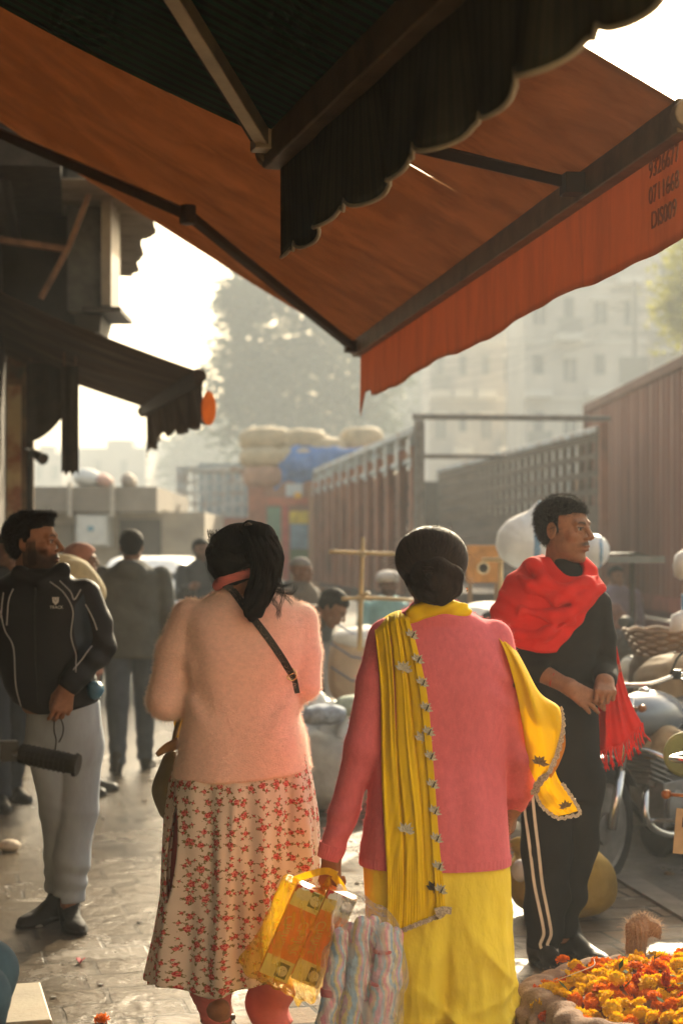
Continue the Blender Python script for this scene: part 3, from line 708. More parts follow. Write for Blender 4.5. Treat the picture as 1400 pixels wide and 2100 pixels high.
# C: the open truck seen from its tail; local X = right, Y = forward, rear at y=0
def open_truck(loc, rz, label, L=9.6, wid=2.0, top=2.92, floor_=1.05):
    root = thing('open_truck', loc, label, 'truck', rz=rz)
    g = MB()                                           # left wall: boards behind a row of ribs
    for k in range(7): g.box((-wid / 2, L / 2, floor_ + .14 + k * .2), (.03, L - .1, .17))
    obj('side_boards', g, brown2, root, world=False)
    nr = 12
    for k in range(nr):
        g = MB(); g.box((-wid / 2 - .06, .10 + k * (L - .2) / (nr - 1), (floor_ + top) / 2 - .1), (.09, .15, top - floor_ - .22)); obj('side_rib', g, brown, root, world=False, bevel=.01)
    g = MB(); g.box((-wid / 2 - .03, L / 2, top - .04), (.14, L, .08)); g.box((-wid / 2 - .02, L / 2, top - .36), (.10, L, .06)); obj('top_rail', g, palem, root, world=False, bevel=.012)
    for k in range(nr):
        g = MB(); g.box((-wid / 2 - .065, .10 + k * (L - .2) / (nr - 1), top - .27), (.10, .13, .36)); obj('rail_bracket', g, palem, root, world=False)
    # right wall: lattice above solid boards
    x = wid / 2
    g = MB()
    for k in range(5): g.box((x, L / 2, floor_ + .13 + k * .185), (.05, L, .18))
    obj('inner_boards', g, M('truck_grey_brown', (.13, .10, .07), var=.3, scale=3, stretch=(1, .3, 4)), root, world=False)
    g = MB(); z0, z1 = floor_ + .98, top - .10
    for k in range(5): g.box((x, L / 2, z0 + (z1 - z0) * k / 4), (.05, L, .065))
    for k in range(int(L / .36) + 1): g.box((x - .004, .08 + k * .36, (z0 + z1) / 2), (.055, .085, z1 - z0 + .06))
    obj('lattice', g, M('truck_grey_brown', (.13, .10, .07)), root, world=False)
    g = MB(); g.box((x, L / 2, top - .02), (.10, L, .075)); obj('top_rail', g, palem, root, world=False, bevel=.012)
    for sx in (-1, 1):
        g = MB(); g.box((sx * (wid / 2 + .03), -.03, (floor_ + top) / 2 + .03), (.10, .12, top - floor_ + .06)); obj('rear_post', g, M('beam_grey', (.22, .20, .17), var=.3) if sx < 0 else brown, root, world=False, bevel=.01)
    g = MB(); g.box((0, -.03, top + .10), (wid + .2, .08, .06)); obj('rear_beam', g, M('beam_grey', (.22, .20, .17), var=.3), root, world=False, bevel=.01)
    g = MB(); g.box((-wid * .2, 1.2, top - .26), (wid * .62, .06, .05)); obj('cross_bar', g, M('beam_grey', (.22, .20, .17)), root, world=False)
    g = MB(); g.box((0, L - .05, (floor_ + top) / 2 - .1), (wid - .06, .1, top - floor_ - .2))
    for k in range(6): g.box((-wid / 2 + .2 + k * .32, L - .13, (floor_ + top) / 2 - .1), (.06, .06, top - floor_ - .3))
    g.box((0, L - .14, floor_ + .5), (wid - .1, .05, .08)); g.box((0, L - .14, floor_ + 1.1), (wid - .1, .05, .08))
    obj('bulkhead', g, M('bulkhead_dark', (.085, .07, .05), var=.3), root, world=False)
    g = MB(); g.box((0, L / 2, floor_), (wid, L, .10)); obj('floor', g, chas, root, world=False)
    g = MB(); g.box((0, L / 2, floor_ - .18), (.9, L + 1.5, .22)); g.box((0, -.05, floor_ - .12), (wid, .1, .16)); obj('chassis', g, chas, root, world=False)
    g = MB(); g.box((0, L + .95, 1.75), (wid, 1.5, 1.9)); obj('cab', g, M('cab_paint', (.30, .16, .08), var=.2), root, world=False, bevel=.08)
    g = MB(); g.box((0, L + 1.72, 2.1), (wid * .86, .04, .7)); obj('windscreen', g, M('glass_dark', (.03, .035, .035), rough=.1, bump=0), root, world=False)
    for y in (1.4, 2.5, L + .9):
        for sx in (-1, 1): wheel(root, (sx * (wid / 2 - .16), y, .50), .50, .3)
    for sx in (-1, 1):
        g = MB(); g.box((sx * (wid / 2 - .2), -.115, floor_ - .12), (.22, .03, .1)); obj('tail_lamp', g, M('lamp_red', (.35, .03, .02), rough=.3), root, world=False)
        g = MB(); g.box((sx * (wid / 2 - .16), .75, .45), (.4, .02, .5)); obj('mud_flap', g, tyre_m, root, world=False)
    return root
open_truck((1.86, 18.7, 0), math.atan2(.13, 1), 'empty brown open truck seen from behind, its slatted side and lattice side both showing')
# E: corrugated container truck at the right
def container_truck():
    L, wd_, z0, z1 = 11.0, 2.4, .95, 3.56
    root = thing('container_truck', (3.63 + wd_ / 2 + .05, 12.3, 0), 'big brown corrugated container truck at the right edge, above the motorcycles', 'truck', rz=math.atan2(.028, 1))
    x = -wd_ / 2; ys = np.arange(0, L + .001, .045); 
    prof = [(x - .045 * (1 if (y / .27) % 1 < .42 else 0), y) for y in ys]
    g = MB(); G = [[(px_, y, z) for z in (z0 + .12, z1 - .10)] for px_, y in prof]; g.slab(G, (.02, 0, 0)); obj('side_panel', g, M('container_brown', (.27, .115, .075), var=.25, scale=2, stretch=(1, 3, .4), rough=.6, dirt=((.15, .10, .075), .55, .8, 1.5)), root, world=False)
    cr = M('container_rail', (.17, .085, .06), var=.3)
    g = MB(); g.box((x, L / 2, z1 - .06), (.14, L, .13)); obj('top_rail', g, cr, root, world=False, bevel=.02)
    g = MB(); g.box((x, L / 2, z0 + .04), (.12, L, .16)); obj('sill', g, M('sill_red', (.30, .08, .05), var=.3), root, world=False)
    for y in (0, L): 
        g = MB(); g.box((x, y, (z0 + z1) / 2), (.16, .13, z1 - z0 + .02)); obj('corner_post', g, cr, root, world=False, bevel=.03)
    g = MB(); g.box((0, L, (z0 + z1) / 2), (wd_ - .1, .06, z1 - z0 - .1)); obj('front_panel', g, cr, root, world=False)
    g = MB(); g.box((.02, L / 2, z1 - .005), (wd_ - .1, L, .05)); obj('roof', g, cr, root, world=False)
    g = MB(); g.box((wd_ / 2, L / 2, (z0 + z1) / 2), (.06, L, z1 - z0)); obj('far_side', g, cr, root, world=False)
    for k in (-1, 1):
        g = MB(); g.box((k * wd_ / 4, 0, (z0 + z1) / 2), (wd_ / 2 - .03, .05, z1 - z0 - .2)); o = obj('rear_door', g, cr, root, world=False)
        g = MB(); g.tube([(k * .2, -.05, z0 + .2), (k * .2, -.05, z1 - .2)], .02, 8); obj('lock_rod', g, rim_m, o, world=False)
    g = MB(); g.box((0, L / 2, z0 - .14), (wd_ * .5, L + 1, .2)); obj('chassis', g, M('chassis_red', (.22, .05, .035), var=.3), root, world=False)
    g = MB(); g.box((0, L + 1.2, 1.7), (wd_ - .1, 1.7, 1.9)); obj('cab', g, M('cab_paint', (.3, .16, .08)), root, world=False, bevel=.1)
    for y in (1.6, 2.8, L + 1.0):
        for sx in (-1, 1): wheel(root, (sx * (wd_ / 2 - .2), y, .5), .5, .32)
    g = MB(); g.box((x + .02, 5.8, .62), (.05, 4.6, .35)); obj('side_guard', g, M('guard_red', (.26, .07, .05)), root, world=False)
    return root
container_truck()
# A: panel truck far left, rear towards us
def panel_truck():
    a = W(371, 1190, 32); b_ = W(545, 962, 32); w = b_[0] - a[0]; cx_ = (a[0] + b_[0]) / 2; z1 = b_[2]
    root = thing('panel_truck', (cx_, 32, 0), 'far truck with a pale lattice top and brick red panels, left of the loaded truck', 'truck')
    g = MB(); g.box((cx_, 34, 1.6), (w - .1, 4, 1.2)); obj('lower_body', g, M('brick_red', (.30, .11, .07), var=.25), root)
    g = MB(); g.box((cx_, 31.97, 1.05), (w, .06, .3)); g.box((cx_, 31.97, 1.9), (w, .05, .08)); g.box((cx_, 31.97, 1.5), (w, .05, .08)); obj('tail_board', g, brown, root)
    g = MB()
    for k in range(9): g.box((cx_ - w / 2 + .1 + k * (w - .2) / 8, 31.99, (z1 + 2.2) / 2), (.06, .05, z1 - 2.2))
    for k in range(5): g.box((cx_, 31.985, 2.25 + k * (z1 - 2.3) / 4), (w, .05, .05))
    obj('lattice', g, palem, root)
    g = MB(); g.box((cx_, 35.5, 2.7), (w - .1, .1, 1.4)); obj('cab_back', g, M('blue_grey', (.20, .26, .28)), root)
    for sx in (-1, 1): 
        g = MB(); g.box((cx_ + sx * w / 2, 31.95, (z1 + .9) / 2), (.14, .14, z1 - .8)); obj('rear_post', g, palem, root)
        wheel(root, (sx * (w / 2 - .2), 1.0, .5), .5, .3)
    g = MB(); g.box((cx_, 31.95, z1), (w, .1, .09)); obj('rear_beam', g, palem, root)
    g = MB(); g.box((cx_, 34, .8), (w * .6, 4.2, .2)); obj('chassis', g, chas, root)
panel_truck()
# B: loaded truck with painted tail
def loaded_truck():
    d = 30.2; a = W(508, 1190, d); b_ = W(760, 985, d); w = 2.3; cx_ = a[0] + w / 2; z1 = 2.85
    root = thing('loaded_truck', (cx_, d, 0), 'truck with a gaily painted tail, piled high with sacks under a blue tarpaulin', 'truck')
    g = MB(); g.box((cx_, d + 2.5, 1.95), (w, 5, 1.8)); obj('body', g, M('truck_brown', (.29, .13, .075)), root, bevel=.03)
    cols = [((.30, .10, .05), 512, 545, 1000, 1190), ((.12, .22, .14), 548, 575, 1040, 1110), ((.50, .20, .06), 548, 575, 1112, 1185), ((.40, .08, .05), 578, 592, 1035, 1190), ((.20, .30, .36), 596, 632, 1075, 1125), ((.65, .48, .05), 594, 634, 1048, 1074), ((.10, .16, .07), 596, 632, 1126, 1160), ((.5, .26, .06), 600, 632, 1162, 1190), ((.40, .12, .06), 548, 640, 1020, 1036)]
    for i, (c, x0, x1, y0, y1) in enumerate(cols): part_box('painted_panel', M('tail_paint%d' % i, c, var=.3, scale=6), root, x0, x1, y0, y1, d - .045 - .002 * i, d - .004)
    p = W(610, 1012, d); part_box('window_board', M('pale_board', (.45, .47, .46)), root, 586, 620, 992, 1018, d - .08, d - .01); part_box('lamp', M('amber', (.7, .35, .03)), root, 604, 618, 1010, 1022, d - .12, d - .081)
    g = MB(); g.box((cx_, d + 2.5, .9), (w * .5, 5.3, .2)); obj('chassis', g, chas, root)
    for sx in (-1, 1): wheel(root, (sx * (w / 2 - .2), 1.0, .5), .5, .3)
    return root, d, cx_, w
LT, dLT, cxLT, wLT = loaded_truck()
jute = M('pale_jute', (.42, .33, .20), var=.2, scale=6, bump=.3, bscale=60)
def sack(label, c, r, group=None, mat=None, seed=0, rz=0, name='sack', cat='sack', v=.02, tie=None):
    """a filled sack lying on its side: squarish pillow with seamed ends"""
    c = np.array(c, float); r = np.array(r, float)
    o = thing(name, (c[0], c[1], c[2] - r[2]), label, cat, group, rz=rz)
    def f(p):
        q = (p - (0, 0, r[2])) / r
        d = ((np.abs(q) ** 2.7).sum(1) ** (1 / 2.7) - 1) * r.min() * .9
        d = d + r.min() * .05 * wob(p, 3.2 / r.min(), seed) + .004 * wob(p, 60 / (1 + r.min() * 4), seed + 1)
        if tie is not None:
            d = smin(d, cap(p, (0, 0, 2 * r[2] - .04), (.02, 0, 2 * r[2] + tie), r.min() * .22, r.min() * .12), r.min() * .35)
        return d
    hi = r * 1.15 + .05; hz_ = (tie or 0) + .1
    body('sack_body', f, (-hi[0], -hi[1], -.1), (hi[0], hi[1], 2 * r[2] + hz_), v, mat or jute, o)
    return o
spots = [((545, 903), 50, 24, 'pale jute sack topping the pile at its left end'), ((620, 905), 46, 22, 'pale jute sack in the middle of the pile crest'), ((665, 918), 42, 18, 'pale jute sack sloping down the pile before the blue tarpaulin'), ((540, 940), 44, 20, 'pale jute sack at the left in the second layer of the pile'), ((606, 938), 44, 18, 'jute sack tucked against the blue tarpaulin in the second layer'), ((545, 978), 42, 24, 'reddish sack lowest at the left of the truck pile'), ((742, 905), 42, 26, 'lone bulging sack standing out right of the blue tarpaulin')]
for i, ((x, y), rx, rz_, lab) in enumerate(spots):
    s_ = 30.6 / F; p = W(x, y, 30.5 + .25 * (i in (0, 1, 2)) + .6 * (i == 6))
    sack(lab, p, (rx * s_ * 1.1, .42, rz_ * s_ * 1.15), 'sacks piled on the loaded truck', M('red_jute', (.34, .19, .12), var=.25) if i == 5 else jute, seed=30 + i, v=.035)
tp = thing('tarpaulin', W(630, 1000, 30.3), 'crumpled blue tarpaulin draped over the sack pile', 'tarpaulin')
def tf(p):
    s_ = 30.3 / F; w_ = lambda x, y: np.array([(x - 630) * s_, 0, (1000 - y) * s_])
    d = cap(p, w_(600, 945), w_(690, 940), .24, .20)
    d = smin(d, cap(p, w_(610, 950), w_(565, 1000), .25, .10), .1); d = smin(d, cap(p, w_(640, 960), w_(610, 985), .22, .14), .1); d = smin(d, cap(p, w_(690, 935), w_(770, 930), .16, .10), .1)
    return d + .05 * wob(p, 6, 3) + .02 * wob(p, 17, 4)
body('sheet', tf, (-1.2, -.6, -.6), (1.6, .6, 1.2), .03, M('blue_tarp', (.06, .16, .38), var=.3, scale=4, rough=.5), tp)
# white van in front of the low building
vn = thing('parked_van', W(318, 1190, 21), 'white car parked beyond the man in the grey jacket', 'car'); vn.location.z = 0
def vf(p):
    d = loft(p[:, [1, 0, 2]] if False else p, [(.35, 0, 0, .62, 1.9), (.8, 0, 0, .68, 2.0), (1.0, 0, 0, .64, 1.8), (1.45, 0, .1, .5, 1.05), (1.5, 0, .1, .4, .9)], 4.5, .04); return d
body('body', vf, (-.9, -2.3, .2), (.9, 2.3, 1.7), .035, M('white_paint', (.62, .64, .62), rough=.3, var=.08, bump=0, coat=.4), vn)
g = MB(); g.box((0, -1.34, 1.18), (.86, .03, .3), rx=-.62); obj('rear_window', g, M('glass_dark', (.03, .035, .035)), vn, world=False)
for sx in (-1, 1):
    for y in (-1.25, 1.25): wheel(vn, (sx * .58, y, .32), .32, .2)
    g = MB(); g.box((sx * .5, -1.985, .82), (.16, .04, .12)); obj('tail_lamp', g, M('lamp_red', (.35, .03, .02)), vn, world=False)
# ------------------------------------------------------------------ people: heads, hands, feet
class Head:
    def __init__(s, c, yaw, pitch=0, roll=0, sc=1.0, jaw=1.0):
        s.c = np.array(c, float); s.sc = sc; s.jaw = jaw
        s.M = np.array((Matrix.Rotation(-R(yaw), 3, 'Z') @ Matrix.Rotation(R(pitch), 3, 'X') @ Matrix.Rotation(R(roll), 3, 'Y')))
    def q(s, p): return (p - s.c) @ s.M / s.sc
    def p(s, q): return s.c + s.M @ (np.array(q, float) * s.sc)
    def sdf(s, p):
        q = s.q(p); a = np.abs(q * np.array([1, 0, 0])) + q * np.array([0, 1, 1])
        d = ell(q, (0, -.015, .036), (.077, .098, .082))
        d = smin(d, ell(q, (0, .026, -.040), (.060 * s.jaw, .064, .082)), .03)
        d = smin(d, ell(a, (.046 * s.jaw, .012, -.062), (.018, .036, .030)), .02)
        d = smin(d, ell(q, (0, .066, -.106), (.024, .022, .018)), .022)
        d = smin(d, cap(a, (.012, .084, .026), (.044, .072, .026), .011, .010), .014)
        d = smin(d, ell(a, (.046, .056, -.022), (.020, .020, .018)), .016)
        d = smax(d, -ell(a, (.032, .096, .003), (.019, .020, .0125)), .012)
        d = smin(d, ell(a, (.032, .0735, .003), (.0135, .0125, .0125)), .003)
        d = smin(d, cap(a, (.016, .0865, .010), (.047, .076, .009), .0042), .005)
        d = smin(d, cap(a, (.018, .0855, -.006), (.045, .076, -.005), .0034), .005)
        d = smin(d, cap(q, (0, .088, .016), (0, .111, -.022), .0075, .0105), .010)
        d = smin(d, ell(q, (0, .113, -.027), (.0105, .0105, .0095)), .006)
        d = smin(d, ell(a, (.0125, .101, -.032), (.0075, .010, .0075)), .006)
        d = smin(d, ell(q, (0, .083, -.060), (.030, .014, .020)), .012)
        d = smin(d, ell(q, (0, .0945, -.0605), (.022, .0062, .0052)), .004)
        d = smin(d, ell(q, (0, .0925, -.0735), (.018, .0075, .0062)), .004)
        d = smax(d, -cap(q, (-.022, .104, -.0668), (.022, .104, -.0668), .0032), .004)
        e = ell(a, (.079, -.012, -.004), (.009, .021, .033)); e = smax(e, -ell(a, (.088, -.008, .002), (.008, .012, .020)), .005)
        d = smin(d, e, .008)
        d = smin(d, cap(q, (0, -.024, -.06), (0, -.032, -.17), .049 * s.jaw, .053 * s.jaw), .03)
        return d * s.sc
    def col(s, P, skin, hairc=(.012, .010, .008), beard=0, stash=0, brow=1, seed=0):
        q = s.q(P); x = np.abs(q[:, 0]); y, z = q[:, 1], q[:, 2]
        C = np.tile(np.array(skin, float), (len(P), 1)); hc = np.array(hairc)
        def put(m, c): 
            m = np.clip(m, 0, 1)[:, None]; C[:] = C * (1 - m) + np.array(c) * m
        n = wob(P, 90, seed, 6) * .5 + .5
        put(np.exp(-(((x - .05) / .02) ** 2 + ((z + .02) / .02) ** 2)) * (y > .03) * .25, (skin[0] * 1.25, skin[1] * 1.0, skin[2] * .95))
        front = y > .068
        put(front * np.exp(-(((x) / .020) ** 4 + ((z + .067) / .0105) ** 4)) * .8, (skin[0] * .72, skin[1] * .50, skin[2] * .50))
        if beard:
            jl = np.clip((-.034 - z + .02 * np.clip((x - .04) / .02, 0, 1)) / .022, 0, 1) * (y > -.028) * (z > -.135)
            jl = jl * (1 - np.exp(-((x / .017) ** 4 + ((z + .068) / .0055) ** 4)) * (y > .07)) * (1 - ((z > -.045) & (x < .03) & front))
            put(jl * beard * (.75 + .25 * n), hc)
            put((x > .058) * np.clip((.02 - z) / .02, 0, 1) * (y > -.004) * (y < .03) * beard * .8, hc)
        if stash: put(front * np.exp(-((x / .030) ** 6 + ((z + .0500 + .006 * (x / .027) ** 2) / .0075) ** 4)) * stash, hc)
        if brow: put((y > .05) * np.exp(-(((x - .030) / .019) ** 6 + ((z - .0275 + .006 * ((x - .032) / .02) ** 2) / .0042) ** 2)) * .92 * brow, hc)
        # eyes: white, iris, lid line
        e = np.stack([x - .032, y - .0735, z - .003], 1); r = np.sqrt((e ** 2).sum(1)); m = (r < .0146) & (y > .079) & (np.abs(z - .003) < .0058) & (x < .044) & (x > .020)
        put(m * .9, (.30, .26, .22)); put(m * (np.abs(x - .032) < .0060), (.02, .012, .008))
        put((np.abs(z - .0095) < .0026) * (np.abs(x - .032) < .015) * (y > .072) * .75, (.03, .018, .012))
        return C
    def capf(s, p, grow=.009, line=.055, nape=-.05, amp=.003, seed=1, temple=.0):
        """short hair: a shell over the skull, cut back to the hair line"""
        q = s.q(p)
        d = ell(q, (0, -.017, .038), (.077 + grow, .099 + grow, .083 + grow))
        d = smin(d, ell(q, (0, -.042, -.015), (.060 + grow * .3, .055 + grow * .4, .055)), .03)
        d = d + amp * wob(q, 90, seed) + amp * .6 * wob(q, 180, seed + 3)
        cut = np.maximum((.058 - q[:, 2]) - np.where(q[:, 1] > .02, 0, 9) * 1.0, -9)
        cut = np.where(q[:, 1] > .012, (line - .004 + .10 * np.abs(q[:, 0]) * (np.abs(q[:, 0]) < .05)) - q[:, 2] + .15 * (q[:, 1] - .06), -.02)
        side = np.where((np.abs(q[:, 0]) > .05) & (q[:, 1] <= .012), (-.012 - .9 * (q[:, 1] + .01) * (q[:, 1] < -.01) * -1) - q[:, 2], -.02)
        d = smax(d, cut, .018); d = smax(d, side - .004, .012); d = smax(d, nape - q[:, 2], .01)
        return d * s.sc

class Hand:
    """palm plus five fingers; frame columns: x to the thumb side, y along the fingers, z out of the back"""
    def __init__(s, wrist, y, z, thumb=1, curl=(20, 25, 15), sp=1.0, sc=1.0, curls=None, tin=.5, elbow=None, rw=.026, re=.036):
        w = np.array(wrist, float); y = np.array(y, float); y /= np.linalg.norm(y); z = np.array(z, float); z = z - y * (z @ y); z /= np.linalg.norm(z); x = np.cross(y, z) * thumb
        s.F = np.stack([x, y, z], 1); s.w = w; s.sc = sc
        T = lambda q: w + s.F @ (np.array(q) * sc)
        s.palm = [(T((bx * .55, .0, 0)), T((bx, .088 + dy, 0)), .013 * sc, .0118 * sc) for bx, dy in ((.030, 0), (.010, .004), (-.010, .001), (-.028, -.008))]
        s.fing = []
        for i, (bx, by, L) in enumerate(((.030, .088, .072), (.010, .093, .080), (-.010, .090, .073), (-.028, .080, .058))):
            c = curls[i] if curls else curl
            p = np.array((bx, by, .001)); a = 0; pts = [T(p)]
            for k, fr in enumerate((.44, .31, .25)):
                a += R(c[k]); sx = bx * 2.2 * sp * (1 if k == 0 else .5)
                p = p + L * fr * np.array((sx * math.cos(a), math.cos(a), -math.sin(a))); pts.append(T(p))
            s.fing.append((pts, [q * sc for q in (.0095, .0088, .0078, .0068)]))
        th = [(.020, .012, -.008), (.040 - .008 * tin, .045, -.018 - .012 * tin), (.052 - .030 * tin, .074, -.024 - .020 * tin), (.056 - .046 * tin, .098, -.026 - .024 * tin)]
        s.fing.append(([T(q) for q in th], [q * sc for q in (.016, .0125, .0100, .0080)]))
        s.elbow = None if elbow is None else np.array(elbow, float); s.rw, s.re = rw, re
    def sdf(s, p):
        d = cap(p, *s.palm[0])
        for q in s.palm[1:]: d = smin(d, cap(p, *q), .014 * s.sc)
        f = None
        for pts, rs in s.fing:
            c = chain(p, pts, rs, .004); f = c if f is None else np.minimum(f, c)
        d = smin(d, f, .006 * s.sc)
        if s.elbow is not None: d = smin(d, cap(p, s.w + s.F[:, 1] * .012, s.w + (s.elbow - s.w) * .999, s.rw, s.re), .018)
        return d
    def box(s, m=.035):
        P = np.vstack([s.w[None]] + [np.array(f[0]) for f in s.fing] + ([s.elbow[None]] if s.elbow is not None else []))
        return P.min(0) - m, P.max(0) + m

def foot_sdf(p, heel, yaw, L=.27, sc=1.0, lift=0):
    a = R(yaw); f = np.array([math.sin(a), math.cos(a), 0]); r = np.array([math.cos(a), -math.sin(a), 0])
    q = p - np.array(heel, float); q = np.stack([q @ r, q @ f, q[:, 2]], 1) / sc
    if lift:
        c_, s_ = math.cos(R(lift)), math.sin(R(lift)); y = q[:, 1] - L * .7; q = np.stack([q[:, 0], y * c_ + q[:, 2] * s_ + L * .7, -y * s_ + q[:, 2] * c_ - 0], 1)
    d = ell(q, (0, L * .16, .048), (.036, L * .2, .052)); d = smin(d, ell(q, (.004, L * .68, .026), (.043, L * .31, .030)), .03); d = smin(d, cap(q, (0, L * .18, .078), (.002, L * .60, .034), .036, .030), .02)
    d = smin(d, cap(q, (0, L * .14, .05), (0, L * .12, .13), .040, .042), .03)
    so_ = smin(ell(q, (0, L * .18, .012), (.040, L * .22, .03)), ell(q, (.004, L * .64, .012), (.051, L * .38, .03)), .03)
    so_ = smax(smax(so_, q[:, 2] - .020, .003), -q[:, 2], .003)
    return smin(smax(d, -q[:, 2] + .004, .006), so_, .003) * sc
SKIN = (.29, .14, .08)
skin_m = M('skin', SKIN, rough=.6, var=.16, scale=60, bump=.2, bscale=260, bdist=.001, vcol=True, sss=.06, spec=.2)
def hairmat(name, c): 
    return M(name, c, rough=.7, var=.5, scale=14, bump=.7, bscale=60, bdist=.004, spec=.05, stretch=(3, 3, .6))
black_hair = hairmat('hair_black', (.007, .0055, .005)); brown_hair = hairmat('hair_dark_brown', (.022, .0125, .0085))
def hairbsdf(name, c, r=.35):
    m, t, b, out = nodes(name); hi = N(t, 'HairInfo'); c = np.array(c)
    Lk(t, ramp(t, hi.outputs['Random'], [(0, tuple(c * .35)), (.7, tuple(c)), (1, tuple(c * 2.6))]), b.inputs['Base Color']); b.inputs['Roughness'].default_value = .42; b.inputs['Specular IOR Level'].default_value = .22
    return m
strand_b = hairbsdf('strand_black', (.008, .006, .005)); strand_br = hairbsdf('strand_brown', (.034, .018, .011))
def make_body(root, coarse, lo, hi, head=None, hands=(), skin=SKIN, hv=.0032, v=.012, colkw={}, extra=()):
    """one continuous body mesh: trunk and limbs, with head and hands worked finer"""
    ex = []
    if head is not None: ex.append((head.sdf, head.c - .215 * head.sc, head.c + .17 * head.sc, hv))
    for h in hands: b0, b1 = h.box(); ex.append((h.sdf, b0, b1, .003))
    ex += list(extra)
    col = (lambda P: head.col(P, skin, **colkw)) if head is not None else (lambda P: np.tile(np.array(skin), (len(P), 1)))
    def col2(P):
        C = np.tile(np.array(skin, float), (len(P), 1))
        if head is not None:
            m = np.linalg.norm(P - head.c, axis=1) < .20 * head.sc; C[m] = head.col(P[m], skin, **colkw)
        return C
    return body('body', coarse, lo, hi, v, skin_m, root, col=col2, extra=ex)
def fuzz(parent, n, length, mat, seed=0, rad=.00018, droop=.3, zmin=None):
    me = parent.data; nv = len(me.vertices); co_ = np.empty(nv * 3, np.float32); me.vertices.foreach_get('co', co_); no = np.empty(nv * 3, np.float32); me.vertices.foreach_get('normal', no)
    co_ = co_.reshape(-1, 3); no = no.reshape(-1, 3); g_ = np.random.default_rng(seed)
    i = g_.integers(0, nv, n); b0 = co_[i] + g_.normal(size=(n, 3)) * .002; d = no[i] + g_.normal(size=(n, 3)) * .55; d /= np.linalg.norm(d, axis=1)[:, None]
    L = length * g_.uniform(.4, 1.25, n)[:, None]; mid = b0 + d * L * .6; d2 = d + g_.normal(size=(n, 3)) * .5 - np.array([0, 0, droop]); tip = mid + d2 * L * .4
    return hair_curves('wool_fuzz', list(np.stack([b0, mid, tip], 1)), rad, mat, parent)
def tube_obj(name, P, r, mat, parent, n=8, smooth=0): 
    g = MB(); g.tube(P, r, n, smooth); return obj(name, g, mat, parent, smooth=True, world=False)
def strip(P, nrm, w, th):
    """flat band along P: nrm points away from the body"""
    P = np.asarray(P, float); T = np.gradient(P, axis=0); T /= np.linalg.norm(T, axis=1)[:, None]
    nrm = np.broadcast_to(np.asarray(nrm, float), P.shape); s_ = np.cross(T, nrm); s_ /= np.linalg.norm(s_, axis=1)[:, None]
    V = np.stack([P - s_ * w / 2, P + s_ * w / 2, P + s_ * w / 2 + nrm * th, P - s_ * w / 2 + nrm * th], 1)
    m = len(P); fs = []
    for i in range(m - 1):
        for k in range(4): fs.append((i * 4 + k, i * 4 + (k + 1) % 4, i * 4 + 4 + (k + 1) % 4, i * 4 + 4 + k))
    fs += [(3, 2, 1, 0), tuple((m - 1) * 4 + k for k in range(4))]
    g = MB(); g.add(V.reshape(-1, 3), fs); return g

